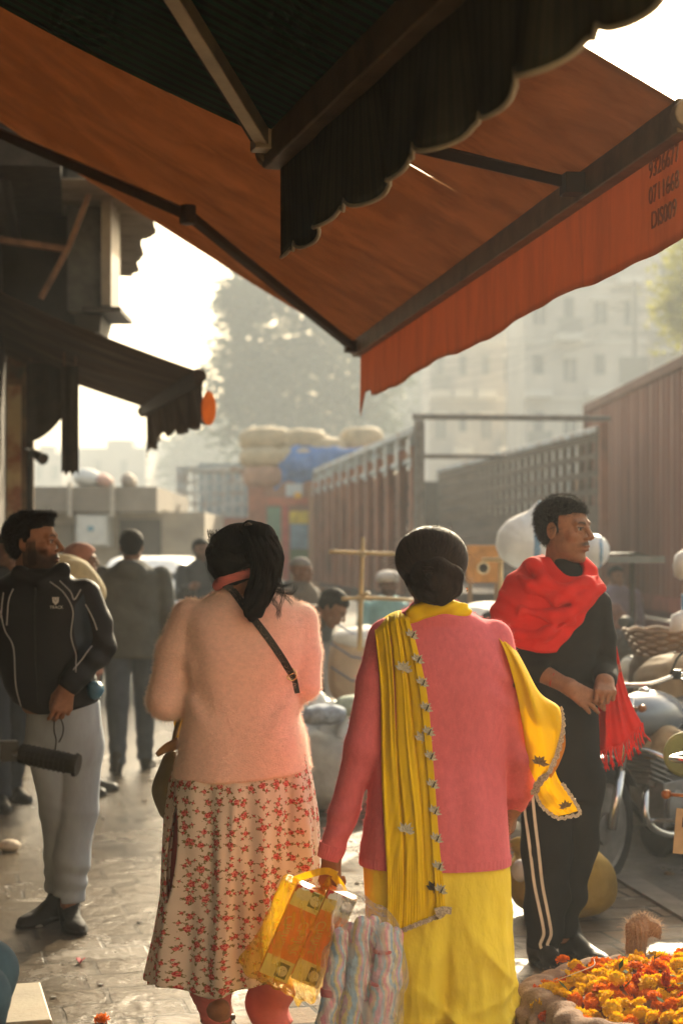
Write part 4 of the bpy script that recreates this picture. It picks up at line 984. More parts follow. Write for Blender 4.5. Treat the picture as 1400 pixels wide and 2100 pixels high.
# ------------------------------------------------------------------ woman in the peach sweater
def mat_floral():
    m, t, b, out = nodes('floral_print')
    at = N(t, 'Attribute', attribute_name='pat'); v = at.outputs['Vector']
    tc = N(t, 'TexCoord')
    def sprigs(scale, r0, off, base):
        mp = N(t, 'Mapping'); mp.inputs['Scale'].default_value = (scale, scale, 0); mp.inputs['Location'].default_value = (off, off * .7, 0); Lk(t, v, mp.inputs[0])
        vo = N(t, 'TexVoronoi', voronoi_dimensions='2D'); vo.inputs['Scale'].default_value = 1.0; vo.inputs['Randomness'].default_value = .62; Lk(t, mp.outputs[0], vo.inputs['Vector'])
        df = N(t, 'VectorMath', operation='SUBTRACT'); Lk(t, mp.outputs[0], df.inputs[0]); Lk(t, vo.outputs['Position'], df.inputs[1])
        sx = N(t, 'SeparateXYZ'); Lk(t, df.outputs[0], sx.inputs[0]); sc_ = N(t, 'SeparateColor'); Lk(t, vo.outputs['Color'], sc_.inputs[0])
        ang = mth(t, 'ADD', mth(t, 'ARCTAN2', sx.outputs[1], sx.outputs[0]), mth(t, 'MULTIPLY', sc_.outputs[0], 6.28)); r = vo.outputs['Distance']
        size = mth(t, 'MULTIPLY_ADD', sc_.outputs[1], .55 * r0, r0 * .62)
        nz = N(t, 'TexNoise', i_Scale=6.5, i_Detail=4.0); nz.noise_dimensions = '2D'; Lk(t, mp.outputs[0], nz.inputs['Vector'])
        nf = N(t, 'TexNoise', i_Scale=9.0, i_Detail=2.0); nf.noise_dimensions = '2D'; Lk(t, mp.outputs[0], nf.inputs['Vector'])
        jit = mth(t, 'MULTIPLY_ADD', nz.outputs[0], 1.9, .12); jitf = mth(t, 'MULTIPLY_ADD', nz.outputs[0], 1.0, .5)
        leafr = mth(t, 'MULTIPLY', size, mth(t, 'MULTIPLY_ADD', mth(t, 'SINE', mth(t, 'MULTIPLY', ang, 4.0)), .40, .58))
        leaf = mth(t, 'MULTIPLY', mth(t, 'LESS_THAN', r, mth(t, 'MULTIPLY', leafr, jit)), mth(t, 'GREATER_THAN', nf.outputs[0], .40))
        fl = mth(t, 'LESS_THAN', r, mth(t, 'MULTIPLY', mth(t, 'MULTIPLY', size, .52), mth(t, 'MULTIPLY', jitf, mth(t, 'MULTIPLY_ADD', mth(t, 'SINE', mth(t, 'MULTIPLY', ang, 5.0)), .10, .95))))
        c = mixc(t, leaf, base, ramp(t, nf.outputs[0], [(.4, (.13, .12, .035)), (.6, (.26, .20, .08))]))
        return mixc(t, fl, c, ramp(t, nf.outputs[0], [(.36, (.35, .025, .03)), (.47, (.66, .09, .10)), (.6, (.75, .30, .27))]))
    n1 = N(t, 'TexNoise', i_Scale=6.0, i_Detail=4.0); Lk(t, tc.outputs['Object'], n1.inputs['Vector'])
    c = ramp(t, n1.outputs[0], [(.3, (.72, .62, .55)), (.7, (.82, .73, .66))])
    c = sprigs(22.5, .42, .0, c); c = sprigs(29.0, .28, 4.3, c)
    Lk(t, c, b.inputs['Base Color']); b.inputs['Roughness'].default_value = .85; b.inputs['Specular IOR Level'].default_value = .2
    n2 = N(t, 'TexNoise', i_Scale=30.0, i_Detail=4.0); Lk(t, tc.outputs['Object'], n2.inputs['Vector']); bp = N(t, 'Bump', i_Strength=.25, i_Distance=.008); Lk(t, n2.outputs[0], bp.inputs['Height']); Lk(t, bp.outputs[0], b.inputs['Normal'])
    tr = N(t, 'BsdfTranslucent'); Lk(t, c, tr.inputs[0]); mx = N(t, 'MixShader', i_Fac=.22); Lk(t, b.outputs[0], mx.inputs[1]); Lk(t, tr.outputs[0], mx.inputs[2]); Lk(t, mx.outputs[0], out.inputs[0])
    return m
def peach_woman():
    k, cx, d = 640.0, 505.0, 5.47
    X = lambda px: (px - cx) / k
    Z = lambda py: HC - (py - HY) / k
    V = lambda px, py, y=0.: np.array((X(px), y, Z(py)))
    root = thing('person', ((cx - CX) / F * d, d, 0), 'woman in a fuzzy peach sweater and floral kurta walking away, black strap across her back', 'person', 'people in the market lane')
    # sweater
    rows = []
    for py, xl, xr, ay, cyy in ((1194, 468, 540, .055, .02), (1206, 452, 562, .075, .015), (1222, 428, 592, .095, .01), (1245, 394, 622, .115, .0), (1280, 374, 638, .130, -.005), (1330, 376, 632, .140, -.01), (1400, 384, 618, .140, -.01), (1460, 380, 618, .145, -.01), (1520, 369, 628, .16, -.015), (1570, 360, 637, .172, -.02), (1602, 357, 640, .176, -.02)):
        rows.append((Z(py), (X(xl) + X(xr)) / 2, cyy, (X(xr) - X(xl)) / 2, ay))
    eL, eR = V(346, 1432, -.015), V(621, 1402, -.01)
    def sw(p):
        d_ = loft(p, rows, 2.3, .014)
        aL = chain(p, [V(392, 1268, .0), V(366, 1340, -.012), eL, V(420, 1440, .21)], [.066, .068, .066, .047], .012)
        aR = chain(p, [V(612, 1276, .0), V(622, 1340, -.005), eR, V(575, 1405, .2)], [.064, .060, .058, .045], .012)
        d_ = smin(d_, aL, .014); d_ = smin(d_, aR, .014)
        hem = Z(1592) + .10 * (p[:, 0] - X(358)) * .55 - .012 * np.sin(np.clip((p[:, 0] - X(350)) / .45, 0, 1) * 3.14)
        d_ = smax(d_, hem - p[:, 2], .014)
        d_ = d_ + .0065 * wob(p, (9, 9, 14), 3) + .004 * wob(p, (20, 20, 9), 13) + .006 * np.sin(42 * (p[:, 2] - 1.3 * np.abs(p[:, 0])) + 2 * wob(p, 8, 2)) * np.exp(-((np.abs(p[:, 0] + .015) - .15) / .06) ** 2 - ((p[:, 2] - Z(1440)) / .10) ** 2) + .004 * np.sin(60 * (p[:, 0] + .35 * p[:, 2]) + 3 * p[:, 2]) * np.exp(-((p[:, 0] - X(395)) / .05) ** 2 - ((p[:, 2] - Z(1340)) / .12) ** 2)
        return d_ - .0015 * np.exp(-((p[:, 2] - hem - .012) / .01) ** 2)
    wool = M('peach_wool', (.84, .55, .475), rough=.95, var=.09, scale=60, bump=.9, bscale=190, bdist=.0035, sheen=.8, spec=.1, stretch=(1, 1, 1.4))
    sweater = body('sweater', sw, (-.42, -.30, Z(1625)), (.32, .36, Z(1180)), .0062, wool, root)
    fz = M('peach_fuzz', (.88, .64, .54), rough=.7, bump=0, trans=.4)
    fuzz(sweater, 52000, .0095, fz, 5, .00026)
    # floral kurta
    krow = []
    for py, xl, xr, ay, cyy in ((1540, 372, 628, .150, -.012), (1600, 352, 641, .168, -.02), (1680, 341, 652, .172, -.02), (1760, 334, 656, .175, -.02), (1840, 329, 654, .182, -.02), (1920, 319, 642, .192, -.03), (1975, 309, 620, .20, -.03), (2030, 300, 606, .205, -.03)):
        krow.append((Z(py), (X(xl) + X(xr)) / 2, cyy, (X(xr) - X(xl)) / 2, ay))
    def kf(p):
        th = np.arctan2(p[:, 0], -p[:, 1] - .02); g = np.clip((Z(1560) - p[:, 2]) / .6, 0, 1)
        fold = (np.sin(th * 9 + 1.2 * np.sin(p[:, 2] * 4) + .6) + .6 * np.sin(th * 17 + 2 + p[:, 2] * 5) + .5 * np.sin(th * 5 - p[:, 2] * 3)) * (.0035 + .0085 * g)
        ridge = .010 * np.exp(-((p[:, 0] - X(595) - .04 * (p[:, 2] - .7)) / .010) ** 2) * np.exp(-((p[:, 2] - Z(1650)) / .14) ** 2) - .008 * np.exp(-((p[:, 0] - X(482) - .05 * (p[:, 2] - .6)) / .010) ** 2) * np.clip((Z(1610) - p[:, 2]) / .06, 0, 1)
        d_ = loft(p, krow, 2.1, .004) + fold + ridge
        hem = np.interp(p[:, 0], [X(300), X(340), X(375), X(440), X(500), X(540), X(620), X(670)], [Z(2012), Z(1996), Z(1998), Z(2012), Z(1996), Z(1990), Z(1965), Z(1950)])
        d_ = smax(d_, hem - p[:, 2], .004)
        # the side slit on the left
        sl_ = cap(p, V(370, 1648, -.10), V(346, 1836, -.13), .004, .004); a = V(367, 1680, -.1); 
        t_ = np.clip((Z(1640) - p[:, 2]) / (Z(1640) - Z(1840)), 0, 1); w = .017 * np.sin(np.pi * np.clip(t_, 0, 1)) ** .8
        s2 = np.maximum(np.abs(p[:, 0] - np.interp(p[:, 2], [Z(1840), Z(1640)], [X(350), X(369)])) - w, np.maximum(p[:, 1] - .0, np.abs(p[:, 2] - Z(1740)) - .16))
        return smax(d_, -s2, .004)
    def kpat(Vv): return np.stack([np.arctan2(Vv[:, 0], -Vv[:, 1] + .06) * .24, Vv[:, 2], np.zeros(len(Vv))], 1)
    body('kurta', kf, (-.40, -.34, Z(2035)), (.32, .26, Z(1535)), .0062, mat_floral(), root, pat=kpat)
    # pink churidar and the loose right trouser leg
    pk = M('pink_cotton', (.62, .16, .15), rough=.85, var=.15, bump=.35, bscale=50, bdist=.004, trans=.12)
    def lg(p):
        l = chain(p, [V(420, 1640, .0), V(425, 1880, -.03), V(436, 2010, -.07), V(448, 2066, -.10)], [.085, .068, .062, .050], .03)
        l = l + .0022 * np.sin(p[:, 2] * 300 + 14 * p[:, 0]) * np.clip((Z(1985) - p[:, 2]) / .05, 0, 1) + .003 * wob(p, 30, 2)
        return l
    def lg2(p):
        r = chain(p, [V(560, 1640, .02), V(556, 1900, .04), V(551, 2040, .04), V(556, 2125, .03)], [.085, .075, .066, .066], .04)
        return r + .009 * np.sin(p[:, 2] * 55 + 22 * p[:, 0] + 2 * wob(p, 12, 4)) * np.clip((Z(1960) - p[:, 2]) / .1, 0, 1)
    body('trousers', lambda p: np.minimum(lg(p), smax(lg2(p), .028 - p[:, 2], .01)), (-.30, -.20, -.02), (.26, .22, Z(1560)), .008, pk, root)
    slitc = M('slit_lining', (.45, .11, .11), rough=.9)
    body('under_slip', lambda p: loft(p, [(r[0], r[1] + .006, r[2] + .01, r[3] - .022, r[4] - .03) for r in krow], 2.1) + 0 * p[:, 0] + np.maximum(0, Z(1900) - p[:, 2]) * 2, (-.38, -.32, Z(1930)), (.3, .24, Z(1600)), .012, slitc, root)
    # feet and the sandal
    def ft(p): return np.minimum(foot_sdf(p, V(452, 2122, -.11) * (1, 1, 0) + (0, 0, .055), -4, .235, .92, lift=24), foot_sdf(p, V(553, 2100, .02) * (1, 1, 0), 6, .235, .92))
    head = Head(V(484, 1152, .0), -38, -14, 0, .92, jaw=.92)
    def coarse(p):
        d_ = loft(p, [(r[0], r[1], r[2], r[3] * .86, r[4] * .84) for r in rows], 2.2)
        for s0, e_, h in ((V(392, 1275), eL, V(420, 1440, .21)), (V(608, 1282), eR, V(575, 1405, .2))): d_ = smin(d_, chain(p, [s0, e_, h], [.045, .040, .028]), .02)
        d_ = smin(d_, chain(p, [V(450, 1580), V(440, 1850, -.03), V(447, 2065, -.07)], [.08, .05, .032]), .03)
        d_ = smin(d_, chain(p, [V(560, 1580), V(555, 1850, .03), V(553, 2080, .03)], [.08, .05, .032]), .03)
        d_ = smin(d_, cap(p, V(505, 1230), V(495, 1180, -.01), .055, .05), .02)
        return d_
    hl = Hand(V(428, 1440, .225), (.35, .9, -.1), (-.2, .2, .95), 1, curl=(35, 40, 25)); hr = Hand(V(568, 1404, .215), (-.3, .9, 0), (.2, .2, .95), -1, curl=(35, 40, 25))
    make_body(root, coarse, (-.36, -.26, .1), (.3, .3, 1.55), head, (hl, hr), (.27, .13, .075), .004, .013, extra=[(ft, V(430, 2200, -.2) * (1, 1, 0) - (.07, .05, .01), V(590, 2200, .3) * (1, 1, 0) + (.06, .05, .20), .0055)])
    sand = M('sandal_tan', (.36, .20, .10), rough=.6)
    tube_obj('sandal_strap', [V(420, 2080, -.075), V(440, 2066, -.125), V(462, 2064, -.13), V(482, 2070, -.09)], .010, M('strap_brown', (.08, .05, .03), rough=.5), root, 8, 14)
    tube_obj('sandal_strap', [V(424, 2088, -.09), V(437, 2092, -.14), V(470, 2094, -.145), V(484, 2090, -.09)], .008, sand, root, 8, 14)
    # pink collar
    tube_obj('collar', [V(458, 1197, .03), V(447, 1201, -.03), V(460, 1190, -.075), V(490, 1178, -.092), V(520, 1172, -.09), V(545, 1180, -.05), V(552, 1192, .02)], [.012, .016, .018, .02, .02, .018, .012], M('pink_collar', (.60, .17, .16), rough=.9, sheen=.3, bump=.5, bscale=90, stretch=(1, 1, 6)), root, 10, 40)
    # hair
    tie = V(516, 1086, -.10)
    pts = [tie, V(540, 1104, -.125), V(551, 1140, -.135), V(549, 1180, -.135), V(536, 1215, -.15), V(526, 1248, -.165), V(520, 1260, -.16)]; prs = [.030, .040, .045, .041, .036, .026, .010]
    hc = V(496, 1136, -.012)
    def hf(p):
        d_ = ell(p, hc, (.108, .116, .100)); d_ = smin(d_, ell(p, V(472, 1158, -.05), (.062, .06, .06)), .03); d_ = smin(d_, ell(p, V(446, 1140, .02), (.035, .06, .07)), .02)
        d_ = smin(d_, chain(p, pts, prs, .03), .014)
        ang = np.arctan2(p[:, 0] - X(545), p[:, 1] + .135)
        d_ = d_ + .0035 * np.sin(ang * 11 + 9 * np.sin(p[:, 2] * 14)) * (p[:, 2] < Z(1100)) + .002 * wob(p, (120, 60, 30), 4)
        q = head.q(p); fc = np.maximum(.055 - q[:, 1], np.maximum(q[:, 2] - .05, np.abs(q[:, 0]) - .07)); ear = cap(p, V(434, 1168, .03), V(447, 1200, .0), .018, .018)
        return smax(smax(d_, -fc, .01), -ear, .01)
    hair = body('hair', hf, (-.20, -.26, Z(1285)), (.17, .15, Z(1055)), .0045, black_hair, root)
    st = []; g_ = np.random.default_rng(3)
    C_ = catmull(np.array(pts), 26)
    for i in range(1500):
        a, r_ = g_.uniform(0, 6.28), g_.uniform(.75, 1.12); ph, am, tl = g_.uniform(0, 6.28), g_.uniform(.002, .010), g_.uniform(.8, 1.0)
        rr = np.interp(np.linspace(0, 1, 26), np.linspace(0, 1, 7), prs) + .004 * np.linspace(0, 1, 26); tt = np.linspace(0, 1, 26)
        P = C_ + np.stack([np.cos(a) * rr * r_ + am * tt * np.sin(tt * 13 + ph), np.sin(a) * rr * r_ - .004 + am * tt * np.cos(tt * 11 + ph), am * .6 * tt * np.sin(tt * 17 + ph)], 1)
        st.append(P[:max(8, int(26 * tl))])
    for i in range(900):                              # combed from the hair line back to the tie
        th = g_.uniform(-1.35, 1.5); s0 = hc + np.array([.105 * math.sin(th), g_.uniform(.0, .09), .098 * math.cos(th)]) * 1.0
        P = []
        for t_ in np.linspace(0, 1, 14):
            q = s0 * (1 - t_) + tie * t_ - hc; r_ = np.array([.105, .112, .098]); q = q / np.linalg.norm(q / r_); P.append(hc + q * (1.008 + .02 * g_.uniform() * math.sin(3.1 * t_)))
        st.append(np.array(P))
    for i in range(520):                              # left side falling to the nape
        s0 = V(g_.uniform(428, 500), g_.uniform(1085, 1120), -.06); e0 = V(g_.uniform(440, 520), g_.uniform(1160, 1196), -.085); P = []
        for t_ in np.linspace(0, 1, 12):
            q = s0 * (1 - t_) + e0 * t_ - hc; r_ = np.array([.108, .116, .105]); nq = np.linalg.norm(q / r_); q = q / nq if nq < 1 else q; P.append(hc + q * 1.01 + np.array([.003 * math.sin(9 * t_ + i), 0, 0]))
        st.append(np.array(P))
    for px0, py0, px1, py1, px2, py2 in ((548, 1180, 582, 1205, 575, 1260), (552, 1190, 590, 1222, 600, 1235), (556, 1170, 578, 1195, 566, 1230), (560, 1120, 574, 1150, 566, 1185), (545, 1210, 572, 1240, 576, 1262), (552, 1195, 585, 1200, 602, 1196), (440, 1120, 427, 1150, 436, 1195), (548, 1205, 598, 1215, 610, 1200)):
        for j in range(26):
            jt = g_.normal(size=(3, 3)) * .0045; P = catmull(np.array([V(px0, py0, -.15), V(px1, py1, -.165) if px0 > 500 else V(px1, py1, -.02), V(px2, py2, -.175) if px0 > 500 else V(px2, py2, .0)]) + jt, 14)
            P[:, 0] += .004 * np.sin(np.linspace(0, 12, 14) + j); st.append(P)
    hair_curves('loose_strands', st, .00045, strand_b, hair)
    tube_obj('hair_tie', [tie + (-.012, -.02, .012), tie + (0, -.034, .016), tie + (.014, -.028, .004)], .005, M('hair_clip', (.10, .07, .05), rough=.3), hair, 8, 8)
    # shoulder strap with its buckle, laid on the sweater
    px = np.array([(462, 1197), (482, 1212), (512, 1250), (548, 1296), (575, 1335), (590, 1360), (603, 1388), (609, 1418)], float); Pp = catmull(np.c_[px, px[:, 0] * 0], 40)
    x_, z_ = X(Pp[:, 0]), Z(Pp[:, 1]); y_ = surf(sw, x_, z_) - .002
    y_[:3] = y_[3]; L3 = np.stack([x_, y_, z_], 1); 
    strp = obj('shoulder_strap', strip(L3, (0, -1, .15), .023, .004), M('black_leather', (.016, .014, .012), rough=.45, bump=.3, bscale=150), root, world=False, bevel=.001)
    bk = L3[33] + (0, -.007, 0)
    g = MB(); a = np.array((.42, 0, -.9)); a /= np.linalg.norm(a); b_ = np.array((.9, 0, .42)); b_ /= np.linalg.norm(b_)
    ring = [bk + a * .020 * math.cos(q) + b_ * .016 * math.sin(q) for q in np.linspace(0, 6.283, 20)]; g.tube(ring, .0022, 6); g.tube([bk - b_ * .014, bk + b_ * .014], .0018, 6)
    obj('buckle', g, M('brass', (.75, .55, .25), metal=.9, rough=.25, bump=0), strp, smooth=True, world=False)
    return root, X, Z, V
PW, pwX, pwZ, pwV = peach_woman()
# ------------------------------------------------------------------ woman in pink with the yellow dupatta
YEL = (.96, .61, .014)
yellow = M('yellow_voile', YEL, rough=.75, var=.10, scale=5, bump=.35, bscale=22, bdist=.004, trans=.16, tcol=(.85, .62, .02), spec=.15, sheen=.2, bstretch=(3, 3, .6))
yellow_lit = M('yellow_voile_lit', YEL, rough=.75, var=.10, scale=5, bump=.35, bscale=22, bdist=.004, trans=.42, tcol=(.9, .68, .03), spec=.15, bstretch=(3, 3, .6))  # same cloth, paler and more translucent for the sunlit hanging end
yellow2 = M('yellow_cotton', (.94, .68, .07), rough=.85, var=.14, scale=5, bump=.9, bscale=13, bdist=.014, trans=.08, tcol=(.8, .6, .03), spec=.12, bstretch=(1.5, 1.5, .7))
lace = M('silver_lace', (.50, .40, .30), rough=.45, var=.5, scale=220, metal=.35, bump=1, bscale=260, bdist=.003)
def motif(parent, c, s_, nrm=(0, -1, 0), rot=0, sub='motif', mat=None):
    """an embroidered leaf spray: five petals fanned from a stalk, a few mm of thread standing off the cloth"""
    nrm = np.array(nrm, float); nrm /= np.linalg.norm(nrm); up = np.array((0, 0, 1.)) - nrm * nrm[2]; up /= np.linalg.norm(up); rt = np.cross(up, nrm)
    g = MB()
    for k in range(6):
        a = rot + (k - 2.5) * .52; d_ = up * math.cos(a) + rt * math.sin(a); w_ = np.cross(d_, nrm); L = s_ * (1.0 if k % 2 else .85)
        P = [c + nrm * .0008, c + d_ * L * .45 + w_ * L * .24 + nrm * .003, c + d_ * L + nrm * .0012, c + d_ * L * .45 - w_ * L * .24 + nrm * .003]
        g.add(P, [(0, 1, 2, 3)])
    g.tube([c - up * s_ * .25 + nrm * .001, c + nrm * .002], .0012, 5)
    return obj(sub, g, mat or M('silver_thread', (.50, .45, .33), rough=.5, var=.4, scale=300), parent, world=False)
def pink_woman():
    k, cx, d = 700.0, 900.0, 5.0
    X = lambda px: (px - cx) / k
    Z = lambda py: HC - (py - HY) / k
    V = lambda px, py, y=0.: np.array((X(px), y, Z(py)))
    root = thing('person', ((cx - CX) / F * d, d, 0), 'woman in a pink cardigan with a yellow dupatta over her shoulders, low bun, walking away', 'person', 'people in the market lane')
    rows = []
    for py, xl, xr, ay, cyy in ((1232, 846, 936, .082, -.004), (1246, 834, 950, .090, -.004), (1262, 806, 978, .100, -.002), (1282, 776, 1012, .105, .005), (1310, 764, 1034, .118, .0), (1350, 766, 1044, .126, -.005), (1410, 768, 1046, .128, -.008), (1490, 766, 1040, .124, -.006), (1560, 758, 1036, .126, -.006), (1640, 748, 1036, .14, -.012), (1710, 740, 1040, .148, -.018), (1775, 737, 1044, .150, -.02)):
        rows.append((Z(py), (X(xl) + X(xr)) / 2, cyy, (X(xr) - X(xl)) / 2, ay))
    wL, wR = V(682, 1738, -.02), V(1062, 1655, .10)
    def sleeves(p):
        aL = chain(p, [V(798, 1310, .0), V(772, 1400, -.02), V(742, 1530, -.035), V(706, 1660, -.02), wL], [.062, .056, .050, .042, .036], .02)
        aR = chain(p, [V(1010, 1312, .0), V(1040, 1430, -.015), V(1062, 1545, -.01), V(1066, 1620, .05), wR], [.060, .052, .046, .042, .036], .02)
        return np.minimum(aL, aR)
    def sw(p):
        d_ = smin(loft(p, rows, 2.35, .006), sleeves(p), .016)
        hem = Z(1768); cuff = (wL[2] - p[:, 2]) * .9 + (p[:, 0] - wL[0]) * -.35
        d_ = smax(d_, np.where(p[:, 0] > X(725), hem - p[:, 2], -1), .004)
        d_ = smax(d_, np.where(p[:, 0] < X(724), (Z(1758) + .25 * (p[:, 0] - X(680))) - p[:, 2], -1), .004)
        rib = np.exp(-((p[:, 2] - Z(1760)) / .012) ** 2) * (p[:, 0] > X(725))
        d_ = d_ + .0012 * np.sin(p[:, 0] * 900) * rib + .003 * wob(p, (8, 8, 12), 8)
        d_ = d_ + .005 * np.sin(70 * (p[:, 2] + .7 * p[:, 0])) * np.exp(-((p[:, 0] - X(1030)) / .035) ** 2 - ((p[:, 2] - Z(1400)) / .07) ** 2)
        d_ = d_ + .004 * np.sin(95 * (p[:, 2] - .4 * p[:, 0])) * np.exp(-((p[:, 0] - X(700)) / .05) ** 2 - ((p[:, 2] - Z(1690)) / .08) ** 2)
        return d_ + .0025 * np.sin(p[:, 0] * 70 + 2 * np.sin(p[:, 2] * 6)) * np.exp(-((p[:, 2] - Z(1640)) / .14) ** 2) * (p[:, 0] > X(740))
    pinkw = M('pink_wool', (.68, .15, .175), rough=.9, var=.08, scale=70, bump=.55, bscale=330, bdist=.0018, sheen=.55, spec=.12, stretch=(1, 1, .5))
    cardigan = body('cardigan', sw, (-.38, -.22, Z(1790)), (.30, .24, Z(1215)), .006, pinkw, root)
    fuzz(cardigan, 22000, .0065, M('pink_fuzz', (.78, .25, .26), rough=.7, bump=0, trans=.4), 9, .0002)
    for (xa, sgn, c) in ((wL, -1, (692, 1748)), ):
        g = MB(); ax = np.array((-.30, .02, -1)); ax /= np.linalg.norm(ax); e1 = np.cross(ax, (0, 1, 0)); e1 /= np.linalg.norm(e1); e2 = np.cross(ax, e1)
        P = []; n_ = 64
        for j in range(6):
            for q in range(n_):
                a = 2 * math.pi * q / n_; r_ = .0385 + .0016 * (q % 2) - .001 * j; P.append(V(683, 1730, -.02) + ax * (j * .0085) + (e1 * math.cos(a) * 1.02 + e2 * math.sin(a)) * r_)
        g.add(P, [(j * n_ + q, j * n_ + (q + 1) % n_, (j + 1) * n_ + (q + 1) % n_, (j + 1) * n_ + q) for j in range(5) for q in range(n_)] + [tuple(range(n_)), tuple(5 * n_ + q for q in range(n_))[::-1]])
        obj('cuff', g, pinkw, cardigan, smooth=False, world=False)
    g = MB(); n_ = 150                                 # ribbed hem band
    P = []
    for j in range(3):
        for q in range(n_):
            a = 2 * math.pi * q / n_; r_ = rows[-1]; ca, sa = math.cos(a), math.sin(a); e = 2 / 2.35
            P.append((r_[1] + (r_[3] + .001 + .0014 * (q % 2)) * abs(ca) ** e * np.sign(ca), r_[2] + (r_[4] + .001 + .0014 * (q % 2)) * abs(sa) ** e * np.sign(sa), Z(1750) - j * .0128))
    g.add(P, [(j * n_ + q, (j + 1) * n_ + q, (j + 1) * n_ + (q + 1) % n_, j * n_ + (q + 1) % n_) for j in range(2) for q in range(n_)])
    obj('hem_band', g, pinkw, cardigan, smooth=False, world=False)
    # salwar: full yellow trousers that pool at the ankle
    srow = []
    for py, xl, xr, ay in ((1700, 752, 1030, .13), (1768, 741, 1043, .145), (1850, 748, 1046, .155), (1940, 756, 1047, .165), (2020, 764, 1046, .17), (2100, 768, 1046, .165), (2150, 782, 1040, .15), (2185, 800, 1030, .13)):
        srow.append((Z(py), (X(xl) + X(xr)) / 2, -.015, (X(xr) - X(xl)) / 2, ay))
    def sal(p):
        g_ = np.clip((Z(1790) - p[:, 2]) / .45, 0, 1); x, y, z = p.T
        th = np.arctan2(x, -y)
        d_ = loft(p, srow, 2.2, .03)
        gap = np.exp(-((x - X(905) - .05 * (z - .3)) / .018) ** 2) * g_ * .03
        rg = lambda a: (1 - np.abs(np.sin(a))) ** 1.6
        f1 = -.013 * rg(th * 3.3 + .8 * np.sin(z * 5) + .4) - .010 * rg(th * 5.2 - 2.0 * z + 1.7) - .005 * rg(th * 9 + 5 * z + .6 * np.sin(z * 14))
        d_ = d_ + gap + (f1 + .008) * (.2 + .8 * g_) + .0025 * wob(p, (30, 30, 18), 6)
        low = np.clip((Z(1985) - z) / .10, 0, 1)
        d_ = d_ - low * (.020 * rg(z * 21 + 3.2 * x + 1.2 * np.sin(x * 14) + 1.0) + .010 * rg(z * 33 - 8 * x + 2))
        return d_ - .014 * rg(15 * (z + 1.25 * x) + .9) * np.exp(-((z - Z(1950)) / .09) ** 2) * np.clip((x - X(915)) / .08, 0, 1)
    body('salwar', sal, (-.27, -.24, Z(2205)), (.26, .23, Z(1690)), .006, yellow2, root)
    def ft(p): return np.minimum(foot_sdf(p, V(860, 2200, -.04) * (1, 1, 0), -5, .235, .92), foot_sdf(p, V(965, 2200, .08) * (1, 1, 0), 6, .235, .92))
    head = Head(V(888, 1166, .0), 14, -4, 2, .97, jaw=.95)
    hL = Hand(V(680, 1752, -.02), (-.05, .15, -1), (-.5, -.85, .0), 1, curls=((30, 70, 60), (34, 75, 60), (40, 78, 60), (46, 80, 60)), tin=.8, elbow=V(700, 1690, -.02), rw=.024, re=.030, sc=.94)
    hR = Hand(V(1062, 1660, .10), (-.15, .2, -1), (.9, -.3, .1), -1, curl=(35, 45, 30), elbow=V(1066, 1600, .06), rw=.024, re=.03, sc=.9)
    def coarse(p):
        d_ = loft(p, [(r[0], r[1], r[2], r[3] * .86, r[4] * .84) for r in rows], 2.2)
        d_ = smin(d_, chain(p, [V(798, 1312), V(742, 1530, -.035), V(690, 1720, -.02)], [.045, .036, .027]), .02)
        d_ = smin(d_, chain(p, [V(1010, 1312), V(1062, 1545, -.01), V(1063, 1650, .08)], [.045, .034, .027]), .02)
        d_ = smin(d_, chain(p, [V(840, 1740), V(850, 1980), V(862, 2170, -.02)], [.07, .05, .034]), .02)
        d_ = smin(d_, chain(p, [V(960, 1740), V(958, 1980), V(962, 2170, .1)], [.07, .05, .034]), .02)
        return smin(d_, cap(p, V(892, 1250), V(890, 1200, -.02), .048, .045), .02)
    make_body(root, coarse, (-.35, -.2, .03), (.3, .22, 1.5), head, (hL, hR), (.27, .135, .075), .0034, .012, extra=[(ft, V(830, 2230, -.15) * (1, 1, 0) - (.03, .02, .01), V(1010, 2230, .32) * (1, 1, 0) + (.04, .05, .2), .006)])
    for P in ([V(672, 1786, -.055), V(668, 1792, -.03), V(674, 1796, -.01)],): tube_obj('finger_ring', [V(690, 1805, .012), V(694, 1803, .018), V(698, 1806, .012)], .002, M('silver', (.6, .6, .6), metal=1, rough=.2, bump=0), root, 6)
    # hair: drawn back into a low bun
    hc = V(884, 1146, -.010); bun = V(886, 1198, -.115); hr_ = np.array((.1045, .112, .094))
    lobes = [[V(846, 1190, -.10), V(862, 1172, -.132), V(892, 1166, -.142), V(922, 1180, -.13), V(930, 1198, -.10)], [V(850, 1198, -.10), V(868, 1210, -.134), V(896, 1215, -.14), V(924, 1204, -.115)], [V(858, 1186, -.128), V(884, 1192, -.158), V(914, 1200, -.14)]]
    def hf(p):
        d_ = ell(p, hc, hr_); d_ = smin(d_, ell(p, V(886, 1196, -.05), (.076, .064, .056)), .03)
        for L_ in lobes: d_ = smin(d_, chain(p, L_, [.020, .029, .031, .028, .020][:len(L_)], .02), .005)
        d_ = d_ + .0012 * np.sin(np.arctan2(p[:, 0] - bun[0], p[:, 2] - bun[2] + .02) * 60 + 2 * wob(p, 30, 2)) + .0015 * wob(p, 80, 4)
        h = head.q(p); fc = np.maximum(.05 - h[:, 1], np.maximum(h[:, 2] - .045, np.abs(h[:, 0]) - .074))
        e = np.minimum(cap(p, V(842, 1192, .0), V(840, 1228, .01), .020, .02), cap(p, V(950, 1175, .0), V(946, 1212, .0), .018, .016))
        return smax(smax(d_, -fc, .01), -e, .008)
    hair = body('hair', hf, (-.16, -.20, Z(1262)), (.13, .14, Z(1062)), .0042, brown_hair, root)
    st = []; g_ = np.random.default_rng(8)
